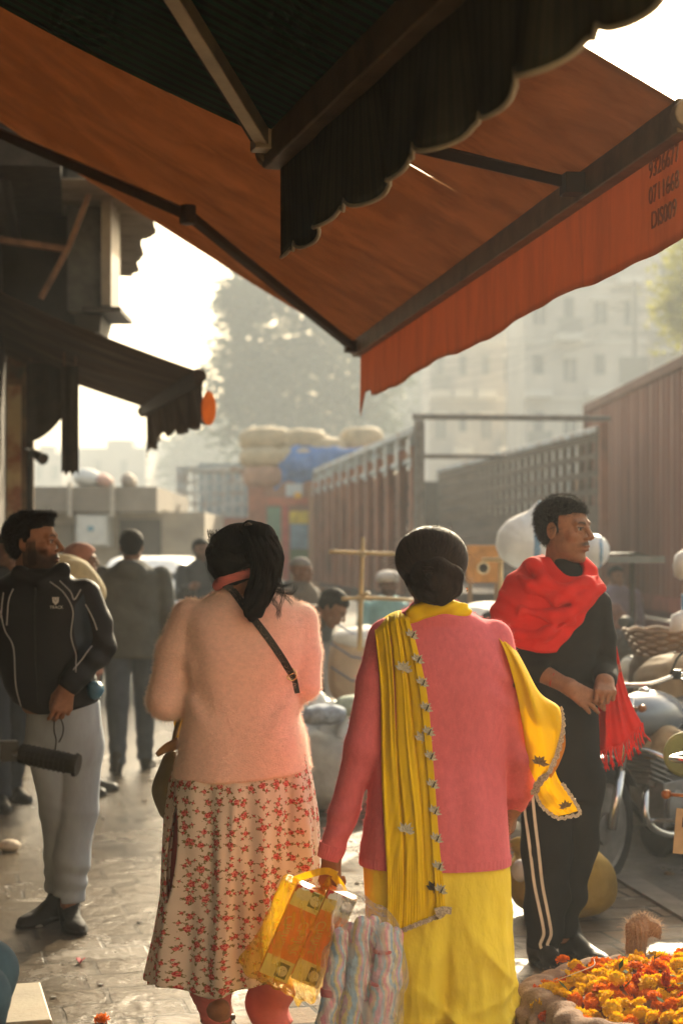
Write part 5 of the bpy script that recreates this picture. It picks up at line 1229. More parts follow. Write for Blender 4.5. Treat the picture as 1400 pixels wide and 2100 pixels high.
    for i in range(2400):
        th = g_.uniform(-1.75, 1.75); s0 = hc + hr_ * np.array([math.sin(th), g_.uniform(.0, .75), math.cos(th)]); e0 = bun + np.array([g_.normal() * .022, .02, .012 + g_.normal() * .014]); P = []; w_ = g_.uniform(.002, .02)
        for t_ in np.linspace(0, 1, 14):
            q = s0 * (1 - t_) + e0 * t_ - hc; nq = np.linalg.norm(q / hr_); q = q / nq; P.append(hc + q * (1.006 + w_ * math.sin(3.1 * t_)))
        st.append(np.array(P))
    for i in range(1500):                             # nape and sides swept up to the bun
        th = g_.uniform(-2.2, 2.2); c2 = V(886, 1196, -.05); r2 = np.array((.076, .064, .056)); s0 = c2 + r2 * np.array([math.sin(th), .35 - abs(g_.normal()) * .25, -abs(math.cos(th)) if abs(th) < 1.4 else .2]); e0 = bun + np.array([g_.normal() * .024, .01, g_.normal() * .014]); P = []; w_ = g_.uniform(.002, .02)
        for t_ in np.linspace(0, 1, 12):
            q = s0 * (1 - t_) + e0 * t_ - c2; q = q / np.linalg.norm(q / r2); P.append(c2 + q * (1.012 + w_ * math.sin(3.1 * t_)))
        st.append(np.array(P))
    for i in range(1100):                             # bun: strands wound along its twisted lobes
        L_ = lobes[i % 3]; C_ = catmull(np.array(L_), 16); a0 = g_.uniform(0, 6.28); tw = g_.uniform(1.0, 2.6); rr = .0305 * np.sin(np.linspace(.5, 2.64, 16)) * g_.uniform(.9, 1.12)
        a = a0 + tw * np.linspace(0, 1, 16); st.append(C_ + np.stack([np.cos(a) * rr * .3, np.cos(a) * rr, np.sin(a) * rr], 1))
    hair_curves('combed_strands', st, .00040, strand_br, hair)
    st = []
    for i in range(170):                              # flyaway hairs around the outline
        th = g_.uniform(-1.7, 1.7); b0 = hc + hr_ * np.array([math.sin(th), g_.uniform(-.25, .25), math.cos(th)]); dr = np.array([math.sin(th), g_.normal() * .5, math.cos(th) * .7]); L = g_.uniform(.008, .028) * (1.5 if abs(th) > 1.2 else 1); tn = g_.normal(size=3) * .6
        st.append(np.array([b0 + dr * L * t_ + tn * L * t_ * t_ - np.array((0, 0, .4 * L * t_ * t_)) for t_ in np.linspace(0, 1, 7)]))
    for (p0, p1, p2) in (((950, 1180), (975, 1195), (985, 1212)), ((948, 1150), (968, 1165), (972, 1190)), ((822, 1150), (808, 1170), (815, 1185))):
        for j in range(7): st.append(catmull(np.array([V(*p0, .02), V(*p1, .03), V(*p2, .02)]) + g_.normal(size=(3, 3)) * .004, 9))
    hair_curves('flyaway_strands', st, .00022, M('strand_light', (.10, .045, .02), rough=.4, bump=0, trans=.2), hair)
    g = MB(); c_ = V(953, 1205, -.006)
    g.tube([c_ + (.004, 0, .0), c_ + (.008, .004, -.006), c_ + (.004, .004, -.012)], .002, 6); obj('earring', g, M('gold', (.8, .5, .15), metal=1, rough=.2, bump=0), root, world=False)
    # dupatta -----------------------------------------------------------------
    uni = lambda p: np.minimum(sw(p), sal(p))
    Lc = np.array([(768, 1300), (770, 1330), (776, 1420), (781, 1540), (786, 1680), (788, 1800), (786, 1894)], float); Rc = np.array([(838, 1270), (850, 1310), (868, 1400), (879, 1540), (893, 1680), (902, 1790), (904, 1842)], float)
    nu, nv = 150, 120
    A_ = catmull(np.c_[Lc, Lc[:, 0] * 0], nu)[:, :2]; B_ = catmull(np.c_[Rc, Rc[:, 0] * 0], nu)[:, :2]
    vv = np.linspace(0, 1, nv); bot = .16 * np.sin(vv * 3.1) 
    G = np.zeros((nu, nv, 3)); fg = np.random.default_rng(41)
    FOLDS = [(q + fg.normal() * .012, fg.normal() * .07, fg.uniform(.020, .060), fg.uniform(.004, .013), fg.uniform(0, 6)) for q in (.04, .20, .33, .52, .60, .78)]
    for j, v_ in enumerate(vv):
        px = A_[:, 0] * (1 - v_) + B_[:, 0] * v_; py = A_[:, 1] * (1 - v_) + B_[:, 1] * v_; t_ = np.linspace(0, 1, nu)
        py = py - 14 * np.sin(v_ * 3.14) * (1 - t_) ** 6 * 1.0
        px = px + 2.5 * np.sin(t_ * 9 + v_ * 4)
        y = surf(uni, X(px), Z(py), -.32, .1); y = np.where(np.isnan(y), -.05, y)
        y = np.minimum.accumulate(y); y = np.convolve(np.pad(y, 6, mode='edge'), np.ones(13) / 13, 'valid')
        g0 = np.clip(1 - t_ / .30, 0, 1)
        fold = 0
        for (v0, dv, w0, am, ph) in FOLDS:
            vc = v0 + dv * (t_ - .3) + .012 * np.sin(t_ * 7 + ph); w = w0 * (.55 + .9 * np.clip(t_ * 1.3, 0, 1)); fold = fold + am * np.exp(-((v_ - vc) / w) ** 2) * (.7 + .3 * np.sin(t_ * 8 + ph * 3))
        fold = fold * (1 - .45 * t_) * (v_ < .86) + .0022 * np.sin(v_ * 34 + 38 * t_ + 4 * np.sin(t_ * 9 + v_ * 3)) * np.clip(t_ * 2 - .9, 0, 1) + (.014 if v_ >= .86 else 0)
        crease = -.020 * np.exp(-((v_ - .36 + .06 * t_) / .022) ** 2) * np.clip(1.25 - t_, 0, 1) - .014 * np.exp(-((v_ - .66 - .05 * t_) / .02) ** 2) * np.clip(1.1 - t_, 0, 1)
        G[:, j] = np.stack([X(px), y - .012 - fold - crease - .012 * g0 * math.sin(3.14 * v_), Z(py)], 1)
    top = G[0].copy(); up = []                        # carry the cloth over the shoulder to the front
    for s_ in np.linspace(1, 0, 9)[:-1]:
        a = s_ * 2.0; up.append(np.stack([top[:, 0] + .02 * s_ * (vv - .2), top[:, 1] * math.cos(a) * 1.0 + .03 * (1 - math.cos(a)) + .10 * s_, top[:, 2] + .022 * math.sin(a * 1.45)], 1))
    G = np.concatenate([np.array(up), G])
    g = MB(); g.slab(G, (0, .0012, 0)); dup = obj('dupatta', g, yellow, root, smooth=True, world=False)
    edge = G[-1][:, :] ; tr = strip(np.array([edge[j] + (0, -.003, -.004 + .003 * math.sin(j * 1.9)) for j in range(0, nv, 2)]), (0, -1, 0), .012, .003); obj('lace_trim', tr, lace, dup, world=False)
    e2 = [V(884, 1840, -.20), V(900, 1836, -.205), V(916, 1838, -.20)]; yb = G[-1, -1, 1]; tr = strip(np.array([(p[0], yb - .006, p[2]) for p in e2]), (0, -1, 0), .020, .004); obj('lace_trim', tr, lace, dup, world=False)
    off = len(up)
    dk = M('dark_thread', (.06, .045, .03))
    for py in (1292, 1338, 1384, 1432, 1480, 1530, 1584, 1636, 1690, 1742, 1790):
        i = off + int(np.argmin(np.abs(Z(py) - G[off:, -1, 2]))); c = (G[i, int(nv * .925)]) + (0, -.004, -.012)
        m_ = motif(dup, c, .025, (0, -1, .0), .5)
        tube_obj('dark_sprig', [c + (.003, -.004, -.004), c + (.010, -.004, .012)], .0018, dk, m_, 5)
    for (x, y) in ((822, 1365), (860, 1512), (826, 1672), (882, 1812)):
        i = off + int(np.argmin(np.abs(Z(y) - G[off:, nv // 2, 2]))); j = int(np.argmin(np.abs(G[i, :, 0] - X(x)))); c = G[i, j] + (0, -.005, -.01); motif(dup, c, .032, (0, -1, 0), .3, mat=dk if y > 1800 else None)
    # wrap round the neck
    nk = [V(836, 1272, -.075), V(850, 1254, -.085), V(880, 1243, -.088), V(915, 1243, -.08), V(945, 1254, -.06), V(958, 1268, -.02), V(940, 1275, .06), V(890, 1285, .09), V(840, 1280, .06), V(828, 1276, -.02)]
    def nf(p):
        d_ = chain(p, nk[:6], [.013, .021, .024, .024, .020, .014], .02); d_ = smin(d_, chain(p, nk[5:], [.014, .02, .022, .022, .014], .02), .02)
        return d_ + .0035 * np.sin(np.arctan2(p[:, 2] - Z(1256), p[:, 1]) * 16 + p[:, 0] * 70)
    body('neck_wrap', nf, (-.15, -.13, Z(1320)), (.13, .14, Z(1215)), .0045, yellow, dup)
    # right-hand end: over the shoulder, down the arm and blown outwards
    def end(curves, nuu, nvv, seed, amp):
        C = [catmull(np.array([V(*q) for q in c]), nuu) for c in curves]; Gs = np.array([catmull(np.array([c[i] for c in C]), nvv) for i in range(nuu)])
        t_ = np.linspace(0, 1, nuu)[:, None]; v_ = np.linspace(0, 1, nvv)[None]
        f = amp * (np.sin(v_ * 13 + 2.2 * t_ + seed) + .6 * np.sin(v_ * 24 - 3 * t_)) * np.minimum(1, t_ * 3 + .3)
        Gs[..., 1] += f; Gs[..., 0] += f * .3; return Gs
    G1 = end([[(1004, 1282, -.03), (1026, 1326, -.085), (1048, 1400, -.09), (1064, 1480, -.08), (1078, 1560, -.05), (1096, 1606, -.03)],
              [(1014, 1281, .0), (1048, 1335, -.06), (1080, 1412, -.085), (1100, 1490, -.085), (1112, 1550, -.075), (1118, 1585, -.05)],
              [(1022, 1283, .03), (1062, 1342, -.01), (1104, 1418, -.01), (1138, 1452, -.02), (1146, 1490, -.03), (1134, 1550, -.03)],
              [(1024, 1286, .06), (1066, 1346, .04), (1106, 1422, .05), (1152, 1456, .06), (1150, 1500, .05), (1138, 1548, .02)]], 60, 44, .4, .006)
    g = MB(); g.slab(G1, (0, .0012, 0)); e_ = obj('dupatta_end', g, yellow_lit, dup, smooth=True, world=False)
    tr = np.array([V(1150, 1456, .058), V(1150, 1480, .0), V(1146, 1510, -.02), V(1134, 1548, -.035), V(1116, 1580, -.05), V(1098, 1606, -.038), V(1092, 1626, -.03)]); obj('lace_trim', strip(catmull(tr, 40) + np.c_[.003 * np.sin(np.arange(40) * 2.1), np.zeros(40), np.zeros(40)] + (0, -.006, 0), (-.25, -.95, .1), .021, .004), lace, e_, world=False)
    tr = np.array([V(1152, 1500, -.012), V(1152, 1530, -.02), V(1138, 1565, -.03), V(1122, 1590, -.04)]); obj('orange_edge', strip(catmull(tr, 20), (-.2, -.97, .1), .012, .003), M('orange_thread', (.55, .22, .03), trans=.3), e_, world=False)
    G2 = end([[(1094, 1604, -.03), (1096, 1630, -.02), (1112, 1652, -.02), (1140, 1672, -.02)],
              [(1118, 1584, -.02), (1126, 1612, -.02), (1142, 1642, -.025), (1160, 1668, -.02)],
              [(1134, 1560, .0), (1142, 1592, .0), (1166, 1630, -.01), (1184, 1662, -.01)]], 30, 24, 1.4, .005)
    g = MB(); g.slab(G2, (0, .0012, 0)); e2_ = obj('dupatta_end', g, yellow_lit, dup, smooth=True, world=False)
    pr = np.array([V(1094, 1606, -.034), V(1097, 1632, -.03), V(1113, 1656, -.028), V(1140, 1674, -.028), V(1164, 1671, -.028), V(1186, 1665, -.02), V(1172, 1636, -.02), V(1150, 1604, -.01)]); obj('lace_trim', strip(catmull(pr, 50) + np.c_[np.zeros(50), np.zeros(50), .003 * np.sin(np.arange(50) * 2.3)] + (0, -.004, 0), (0, -1, 0), .010, .003), lace, e2_, world=False)
    dk2 = M('bronze_thread', (.20, .12, .05), rough=.5, var=.4, scale=200)
    motif(e_, V(1098, 1560, -.082), .030, (-.1, -1, .1), .3, mat=dk2); motif(e_, V(1050, 1405, -.066), .018, (-.2, -1, .1), .2, mat=dk2); motif(e2_, V(1156, 1652, -.036), .024, (0, -1, 0), -.4, mat=dk2)
    return root, X, Z, V
PK, pkX, pkZ, pkV = pink_woman()
# ------------------------------------------------------------------ man with the red shawl
def red_man():
    k, cx, d = 544.0, 1140.0, 6.43
    X = lambda px: (px - cx) / k
    Z = lambda py: HC - (py - HY) / k
    V = lambda px, py, y=0.: np.array((X(px), y, Z(py)))
    root = thing('person', ((cx - CX) / F * d, d, 0), 'man with a bright red shawl over black sweater and track trousers, looking right', 'person', 'people in the market lane')
    cloth_b = M('black_knit', (.016, .015, .014), rough=.85, var=.2, bump=.5, bscale=160, bdist=.002, spec=.08, stretch=(1, 1, 2))
    rows = []
    for py, xl, xr, ay, cyy in ((1160, 1118, 1192, .062, .0), (1186, 1104, 1204, .070, .005), (1206, 1060, 1228, .085, .01), (1235, 1034, 1240, .105, .01), (1280, 1030, 1238, .12, .01), (1340, 1062, 1226, .118, .005), (1400, 1078, 1218, .112, .0), (1450, 1084, 1220, .112, .0), (1500, 1082, 1226, .114, .0)):
        rows.append((Z(py), (X(xl) + X(xr)) / 2, cyy, (X(xr) - X(xl)) / 2, ay))
    eR, wR = V(1072, 1368, -.02), V(1124, 1380, -.16)
    eL, wL = V(1236, 1372, .0), V(1226, 1402, -.17)
    def sw(p):
        d_ = loft(p, rows, 2.2, .012)
        d_ = smin(d_, chain(p, [V(1052, 1240, .01), eR, V(1100, 1372, -.10)], [.062, .052, .046], .02), .014)
        d_ = smin(d_, chain(p, [V(1224, 1240, .01), V(1236, 1310, .01), eL, V(1230, 1392, -.12)], [.054, .050, .050, .042], .02), .014)
        d_ = smin(d_, cap(p, V(1156, 1180, .01), V(1154, 1150, .005), .064, .060), .012)
        d_ = d_ + .005 * np.sin(75 * (p[:, 2] + .3 * p[:, 0])) * np.exp(-((p[:, 0] - X(1236)) / .05) ** 2 - ((p[:, 2] - Z(1360)) / .09) ** 2) + .004 * wob(p, (9, 9, 16), 6)
        return d_ + .006 * np.sin(52 * (p[:, 2] - .5 * p[:, 0])) * np.exp(-((p[:, 0] - X(1165)) / .1) ** 2 - ((p[:, 2] - Z(1370)) / .12) ** 2)
    body('sweater', sw, (-.26, -.24, Z(1515)), (.26, .17, Z(1135)), .006, cloth_b, root)
    # trousers
    trm = M('track_black', (.013, .012, .012), rough=.7, var=.2, bump=.3, bscale=30, bdist=.005, spec=.08)
    aR, aL = V(1112, 1935, -.03), V(1160, 1925, .07)
    def tr(p):
        hip = loft(p, [(Z(1640), X(1150), .0, .135, .115), (Z(1560), X(1152), .0, .142, .12), (Z(1480), X(1152), .0, .134, .115), (Z(1436), X(1152), .0, .13, .11)], 2.2, .02)
        r = chain(p, [V(1122, 1600, -.005), V(1118, 1740, -.03), V(1120, 1840, -.02), V(1112, 1936, -.03)], [.100, .092, .080, .062], .03)
        l = chain(p, [V(1188, 1600, .01), V(1184, 1730, .03), V(1170, 1840, .06), V(1158, 1920, .07)], [.096, .080, .064, .050], .03)
        d_ = smin(smin(r, l, .006), hip, .03)
        f = .006 * np.sin(38 * p[:, 2] + 20 * p[:, 0]) * np.exp(-((p[:, 2] - Z(1870)) / .13) ** 2) + .005 * np.sin(30 * (p[:, 0] + .6 * p[:, 2])) * np.exp(-((p[:, 2] - Z(1600)) / .15) ** 2)
        d_ = d_ + f + .004 * wob(p, (12, 12, 8), 9)
        return smax(d_, np.where(p[:, 0] < X(1142), Z(1938), Z(1928)) - p[:, 2], .006)
    trousers = body('trousers', tr, (-.26, -.20, Z(1960)), (.22, .22, Z(1420)), .0065, trm, root)
    stripe = M('white_stripe', (.62, .56, .48), rough=.7)
    for off in (0, 17):
        px = catmull(np.array([(1066, 1560, 0), (1071, 1640, 0), (1079, 1720, 0), (1089, 1800, 0), (1099, 1850, 0), (1106, 1885, 0), (1108, 1905, 0), (1101, 1925, 0), (1106, 1936, 0)]), 60); x_ = X(px[:, 0] + off * (1 - .15 * np.linspace(0, 1, 60))); z_ = Z(px[:, 1])
        y_ = surf(tr, x_, z_, -.3, .2); y_ = np.where((y_ < -.295) | np.isnan(y_), np.nan, y_); ok = ~np.isnan(y_); y_ = np.interp(np.arange(60), np.arange(60)[ok], y_[ok])
        y_ = np.convolve(np.pad(y_, 3, mode='edge'), np.ones(7) / 7, 'valid')
        obj('side_stripe', strip(np.stack([x_, y_ - .002, z_], 1), (-.35, -.93, 0), .011, .002), stripe, trousers, world=False)
    # shoes
    leather = M('black_leather', (.016, .014, .012), rough=.38, bump=.3, bscale=150)
    sh1 = lambda p: foot_sdf(p, V(1096, 1956, .03) * (1, 1, 0), 160, .28, 1.02); sh2 = lambda p: foot_sdf(p, V(1162, 1940, .13) * (1, 1, 0), 148, .28, 1.0)
    for f_, l_, h_ in ((sh1, (-.16, -.34, -.005), (.06, .12, .2)), (sh2, (-.06, -.18, -.005), (.32, .22, .2))): body('shoe', f_, l_, h_, .006, leather, root)
    # hands: right open and flat pointing across, left closed to a fist
    hR = Hand(V(1148, 1398, -.185), (.80, -.16, -.52), (-.05, -.92, .38), -1, curls=((12, 14, 8), (14, 16, 10), (18, 18, 12), (22, 22, 14)), tin=.9, elbow=V(1096, 1372, -.09), rw=.027, re=.037, sc=.98)
    hL = Hand(V(1228, 1388, -.14), (-.10, -.86, -.45), (.10, -.45, .88), 1, curls=((62, 95, 60), (66, 98, 60), (70, 98, 60), (74, 98, 60)), tin=1.25, elbow=V(1236, 1378, -.05), rw=.028, re=.036, sc=1.0)
    head = Head(V(1157, 1086, -.015), 128, -2, 0, 1.0, jaw=.95)
    def coarse(p):
        d_ = loft(p, [(r[0], r[1], r[2], r[3] * .85, r[4] * .83) for r in rows], 2.2)
        d_ = smin(d_, chain(p, [V(1056, 1242), eR, V(1096, 1371, -.085)], [.044, .036, .032]), .02); d_ = smin(d_, chain(p, [V(1220, 1242), eL, V(1234, 1382, -.07)], [.044, .036, .03]), .02)
        d_ = smin(d_, chain(p, [V(1122, 1520), V(1118, 1740, -.03), aR + (0, 0, .0)], [.08, .055, .036]), .02); d_ = smin(d_, chain(p, [V(1184, 1520), V(1184, 1730, .03), aL], [.08, .055, .036]), .02)
        return smin(d_, cap(p, V(1156, 1190), V(1156, 1150, 0), .050, .048), .02)
    make_body(root, coarse, (-.22, -.2, .02), (.25, .2, 1.6), head, (hR, hL), (.27, .135, .078), .0028, .012, dict(stash=.85, beard=.12, hairc=(.014, .010, .008), seed=4))
    tube_obj('wrist_thread', [V(1124, 1374, -.165), V(1116, 1396, -.165), V(1126, 1404, -.12), V(1134, 1388, -.11), V(1124, 1374, -.165)], .002, M('red_thread', (.35, .04, .03)), root, 6, 20)
    # hair
    hairf = lambda p: head.capf(p, .0075, .060, -.062, .0028, 3)
    hair = body('hair', hairf, head.c - .15, head.c + .16, .0034, black_hair, root)
    fuzz(hair, 9000, .013, M('strand_crop', (.018, .012, .009), rough=.6, bump=0, spec=.2), 3, .0005, droop=.2)
    # shawl: the front cowl wraps the chest; folds run from the far shoulder down across it
    RED = M('red_wool', (.62, .024, .020), rough=.88, var=.10, scale=10, bump=.4, bscale=240, bdist=.002, sheen=.12, spec=.1, trans=.06, tcol=(.7, .04, .03))
    folds = [([V(1112, 1142, .02), V(1088, 1160, -.06), V(1104, 1190, -.125), V(1150, 1212, -.15), V(1192, 1194, -.13), V(1218, 1182, -.07)], [.014, .024, .024, .022, .024, .012]),
             ([V(1060, 1176, -.06), V(1082, 1200, -.115), V(1130, 1226, -.155), V(1188, 1222, -.15), V(1226, 1200, -.10)], [.006, .020, .020, .022, .012]),
             ([V(1024, 1215, -.03), V(1062, 1250, -.13), V(1120, 1262, -.16), V(1178, 1240, -.16), V(1228, 1206, -.11)], [.006, .014, .018, .016, .008]),
             ([V(1014, 1262, -.03), V(1052, 1298, -.14), V(1105, 1300, -.165), V(1160, 1272, -.16)], [.012, .014, .014, .010]),
             ([V(1085, 1320, -.15), V(1110, 1290, -.165), V(1150, 1256, -.165), V(1190, 1240, -.155)], [.008, .011, .012, .010])]
    srow = []
    for py, xl, xr, ay, cyy in ((1140, 1092, 1200, .075, .02), (1165, 1058, 1222, .095, .015), (1195, 1030, 1240, .118, .005), (1230, 1016, 1244, .136, .0), (1275, 1002, 1243, .150, -.005), (1340, 994, 1240, .155, -.005)):
        srow.append((Z(py), (X(xl) + X(xr)) / 2, cyy, (X(xr) - X(xl)) / 2, ay))
    def shf(p):
        d_ = loft(p, srow, 2.1, .01)
        d_ = np.minimum(d_, 9)
        for P, rs in folds: d_ = smin(d_, chain(p, P, rs, .03), .012)
        front = np.interp(p[:, 0], [X(990), X(1010), X(1060), X(1090), X(1130), X(1160), X(1200), X(1226), X(1250)], [Z(1290), Z(1302), Z(1330), Z(1335), Z(1330), Z(1302), Z(1250), Z(1222), Z(1200)]) 
        low = np.where(p[:, 1] < .04, front, np.interp(p[:, 0], [X(1000), X(1250)], [Z(1310), Z(1330)]))
        d_ = smax(d_, low - p[:, 2], .016)
        neck = smax(smax(cap(p, V(1160, 1100, -.02), V(1160, 1176, -.05), .066, .050), -9 + 0 * p[:, 2], .01), p[:, 2] - Z(1080), .01)
        d_ = smax(d_, -neck, .014)
        w_ = .5 * np.sin(44 * (p[:, 2] - 1.5) + 26 * p[:, 0] + 2 * wob(p, 6, 3)) + .5 * np.sin(80 * p[:, 2] + 30 * p[:, 0])
        return d_ + .0058 * w_ + .003 * wob(p, 22, 12)
    shawl = body('shawl', shf, (-.32, -.25, Z(1355)), (.25, .22, Z(1118)), .0052, RED, root)
    pal = M('faded_red', (.56, .16, .13), rough=.9, var=.5, scale=40)
    px = catmull(np.array([(1012, 1296, 0), (1050, 1316, 0), (1090, 1316, 0), (1130, 1300, 0), (1162, 1274, 0)]), 24); y_ = surf(shf, X(px[:, 0]), Z(px[:, 1]), -.3, .2)
    def sheet(curves, nuu, nvv, amp, seed):
        C = [catmull(np.array([V(*q) for q in c]), nuu) for c in curves]; Gs = np.array([catmull(np.array([c[i] for c in C]), nvv) for i in range(nuu)])
        t_ = np.linspace(0, 1, nuu)[:, None]; v_ = np.linspace(0, 1, nvv)[None]; Gs[..., 1] += amp * (np.sin(v_ * 17 + seed + 1.5 * t_) + .5 * np.sin(v_ * 31 - 2 * t_)); return Gs
    tail = sheet([[(1232, 1200, .03), (1238, 1280, .08), (1236, 1380, .08), (1230, 1460, .07), (1224, 1520, .06), (1217, 1545, .05)],
                  [(1240, 1200, .05), (1251, 1290, .06), (1258, 1390, .05), (1263, 1470, .04), (1266, 1510, .03), (1270, 1530, .03)],
                  [(1244, 1205, .07), (1263, 1290, .09), (1283, 1390, .09), (1303, 1450, .09), (1317, 1478, .08), (1323, 1488, .08)]], 70, 40, .012, .3)
    g = MB(); g.slab(tail, (0, .003, 0)); tl = obj('shawl_tail', g, RED, shawl, smooth=True, world=False)
    g = MB(); n_ = 40
    bd = [[tail[i, j] + (0, -.003, 0) for j in range(0, 40)] for i in range(37, 42)]; g.slab(bd, (0, .001, 0)); obj('woven_band', g, pal, tl, smooth=True, world=False)
    gf = np.random.default_rng(5)
    for j in range(0, 40, 1):
        b0 = tail[-1, j]; L = gf.uniform(.05, .085); sw_ = gf.normal() * .018 + .012
        P = catmull(np.array([b0 + (0, 0, .004), b0 + (sw_ * .4, -.008 + gf.normal() * .006, -L * .5), b0 + (sw_, gf.normal() * .012, -L)]), 7)
        g = MB(); g.tube(P, [.0035, .0028, .003, .0022], 5); g.lathe([(.001, -.004), (.0045, 0), (.001, .004)], tuple(P[5]), 6); obj('fringe', g, RED, tl, smooth=True, world=False)
    return root
red_man()
# ------------------------------------------------------------------ man in the black track jacket
def jacket_man():
    k, cx, d = 495.0, 130.0, 7.07
    X = lambda px: (px - cx) / k
    Z = lambda py: HC - (py - HY) / k
    V = lambda px, py, y=0.: np.array((X(px), y, Z(py)))
    root = thing('person', ((cx - CX) / F * d, d, 0), 'bearded man in a black track jacket and pale jeans looking right', 'person', 'people in the market lane')
    rows = []
    for py, xl, xr, ay, cyy in ((1166, 32, 128, .078, .0), (1182, 10, 150, .095, .0), (1200, -24, 176, .11, .0), (1235, -40, 190, .13, .0), (1290, -24, 186, .13, -.005), (1350, -8, 188, .132, -.005), (1410, 12, 200, .135, -.005), (1462, 40, 210, .14, -.005)):
        rows.append((Z(py), (X(xl) + X(xr)) / 2, cyy, (X(xr) - X(xl)) / 2, ay))
    eL, wL = V(206, 1326, -.02), V(158, 1396, -.155); eR, wR = V(-60, 1340, .0), V(-40, 1440, -.1)
    def jk(p):
        d_ = loft(p, rows, 2.25, .014)
        d_ = smin(d_, chain(p, [V(172, 1224), V(196, 1280, -.01), eL, wL], [.078, .072, .066, .048], .02), .014)
        d_ = smin(d_, chain(p, [V(-20, 1224), eR, wR], [.078, .066, .05], .02), .014)
        hem = np.interp(p[:, 0], [X(40), X(90), X(150), X(220)], [Z(1444), Z(1462), Z(1456), Z(1432)])
        d_ = smax(d_, np.where((p[:, 1] < -.09) & (p[:, 2] < Z(1380)) & (p[:, 0] < X(130)) & (p[:, 0] > X(250)), -1, hem - p[:, 2]), .014)
        arm_ = np.exp(-((p[:, 0] - X(200)) / .07) ** 2 - ((p[:, 2] - Z(1345)) / .10) ** 2)
        d_ = d_ + .009 * np.sin(60 * (p[:, 2] + .8 * p[:, 0])) * arm_ + .005 * wob(p, (9, 9, 12), 5) + .006 * np.sin(26 * (p[:, 2] + .9 * p[:, 0]) + 2) * np.exp(-((p[:, 0] - X(110)) / .12) ** 2 - ((p[:, 2] - Z(1400)) / .12) ** 2)
        return smin(d_, chain(p, [V(36, 1182, .05), V(46, 1176, -.06), V(92, 1196, -.10), V(132, 1170, -.05), V(128, 1166, .05)], [.026, .03, .026, .03, .026], .02), .014)
    jm = M('jacket_black', (.012, .012, .013), rough=.62, var=.25, bump=.35, bscale=28, bdist=.006, spec=.14)
    jacket = body('jacket', jk, (-.48, -.30, Z(1490)), (.26, .20, Z(1135)), .0068, jm, root)
    navy = M('jacket_navy', (.018, .030, .045), rough=.6, bump=.3); pip = M('grey_piping', (.30, .29, .28), rough=.6)
    def on(px, n=40, off=.002):
        px = np.array(px, float); P = catmull(np.c_[px, px[:, 0] * 0], n); y_ = surf(jk, X(P[:, 0]), Z(P[:, 1]), -.35, .2); y_ = np.where(y_ < -.345, np.nan, y_); ok = ~np.isnan(y_)
        y_ = np.interp(np.arange(n), np.arange(n)[ok], y_[ok]); return np.stack([X(P[:, 0]), y_ - off, Z(P[:, 1])], 1)
    for px in ([(112, 1192), (140, 1215), (158, 1250), (155, 1300), (166, 1345), (170, 1372)], [(130, 1190), (152, 1212), (160, 1228), (172, 1208)], [(38, 1206), (30, 1230), (26, 1280)], [(12, 1250), (22, 1290), (40, 1325), (44, 1400), (56, 1454)], [(18, 1214), (14, 1260), (12, 1262)], [(182, 1238), (198, 1268), (206, 1290)], [(164, 1368), (180, 1346), (196, 1322)]):
        tube_obj('piping', on(px), .0032, pip, jacket, 6)
    g = MB(); L_ = on([(162, 1240), (160, 1290), (168, 1330), (172, 1352)], 20, .0); R_ = on([(178, 1216), (188, 1260), (197, 1300), (192, 1326)], 20, .0)
    Gp = [[L_[i] * (1 - s_) + R_[i] * s_ for s_ in np.linspace(0, 1, 8)] for i in range(20)]
    Gp = [[np.array((q[0], surf(jk, q[0], q[2], -.35, .2)[0] - .0025, q[2])) for q in row] for row in Gp]; g.grid(Gp); obj('navy_panel', g, navy, jacket, smooth=True, world=False)
    tube_obj('zip', on([(84, 1204), (84, 1260), (86, 1340), (92, 1440)]), .004, M('zip_dark', (.04, .04, .04), metal=.5), jacket, 6)
    wl = M('logo_white', (.60, .58, .54)); c = on([(125, 1225), (125, 1240)], 4)[1]
    g = MB(); yy = c[1] - .004
    g.add([(X(118), yy, Z(1223)), (X(132), yy, Z(1223)), (X(131), yy, Z(1233)), (X(125), yy, Z(1239)), (X(119), yy, Z(1233))], [(0, 4, 3, 2, 1)]); lg_ = obj('chest_emblem', g, wl, jacket, world=False)
    g = MB(); g.bar((X(121.5), yy - .002, Z(1224.5)), (X(124.5), yy - .002, Z(1232)), .005, .001); g.bar((X(128.5), yy - .002, Z(1224.5)), (X(125.5), yy - .002, Z(1232)), .005, .001); obj('emblem_mark', g, jm, lg_, world=False)
    text('TRACK', .017, (X(127), on([(127, 1243), (127, 1246)], 3)[1][1] - .005, Z(1243.5)), (R(90), 0, 0), wl, jacket, ext=.0005)
    pouch = lambda p: ell(p, V(203, 1412, -.10), (.034, .05, .04)) + .004 * wob(p, 50, 3)
    # jeans
    def jn(p):
        hip = loft(p, [(Z(1560), X(132), .0, .150, .115), (Z(1500), X(132), .0, .155, .12), (Z(1430), X(132), .0, .15, .12)], 2.2, .02)
        l = chain(p, [V(168, 1520), V(162, 1660, -.02), V(150, 1760, -.03), V(142, 1850, .0)], [.093, .079, .071, .066], .03)
        r = chain(p, [V(98, 1520), V(122, 1660, .0), V(122, 1760, .05), V(116, 1838, .09)], [.091, .077, .069, .064], .03)
        d_ = smin(smin(l, r, .008), hip, .025)
        d_ = d_ + .0045 * np.sin(85 * p[:, 2] + 18 * p[:, 0] + 2 * wob(p, 14, 8)) * (np.exp(-((p[:, 2] - Z(1800)) / .07) ** 2) + .25 * np.exp(-((p[:, 2] - Z(1660)) / .06) ** 2)) + .003 * wob(p, (20, 20, 14), 4)
        d_ = d_ + .004 * np.sin(40 * (p[:, 2] - .8 * np.abs(p[:, 0] - X(134)))) * np.exp(-((p[:, 2] - Z(1520)) / .06) ** 2)
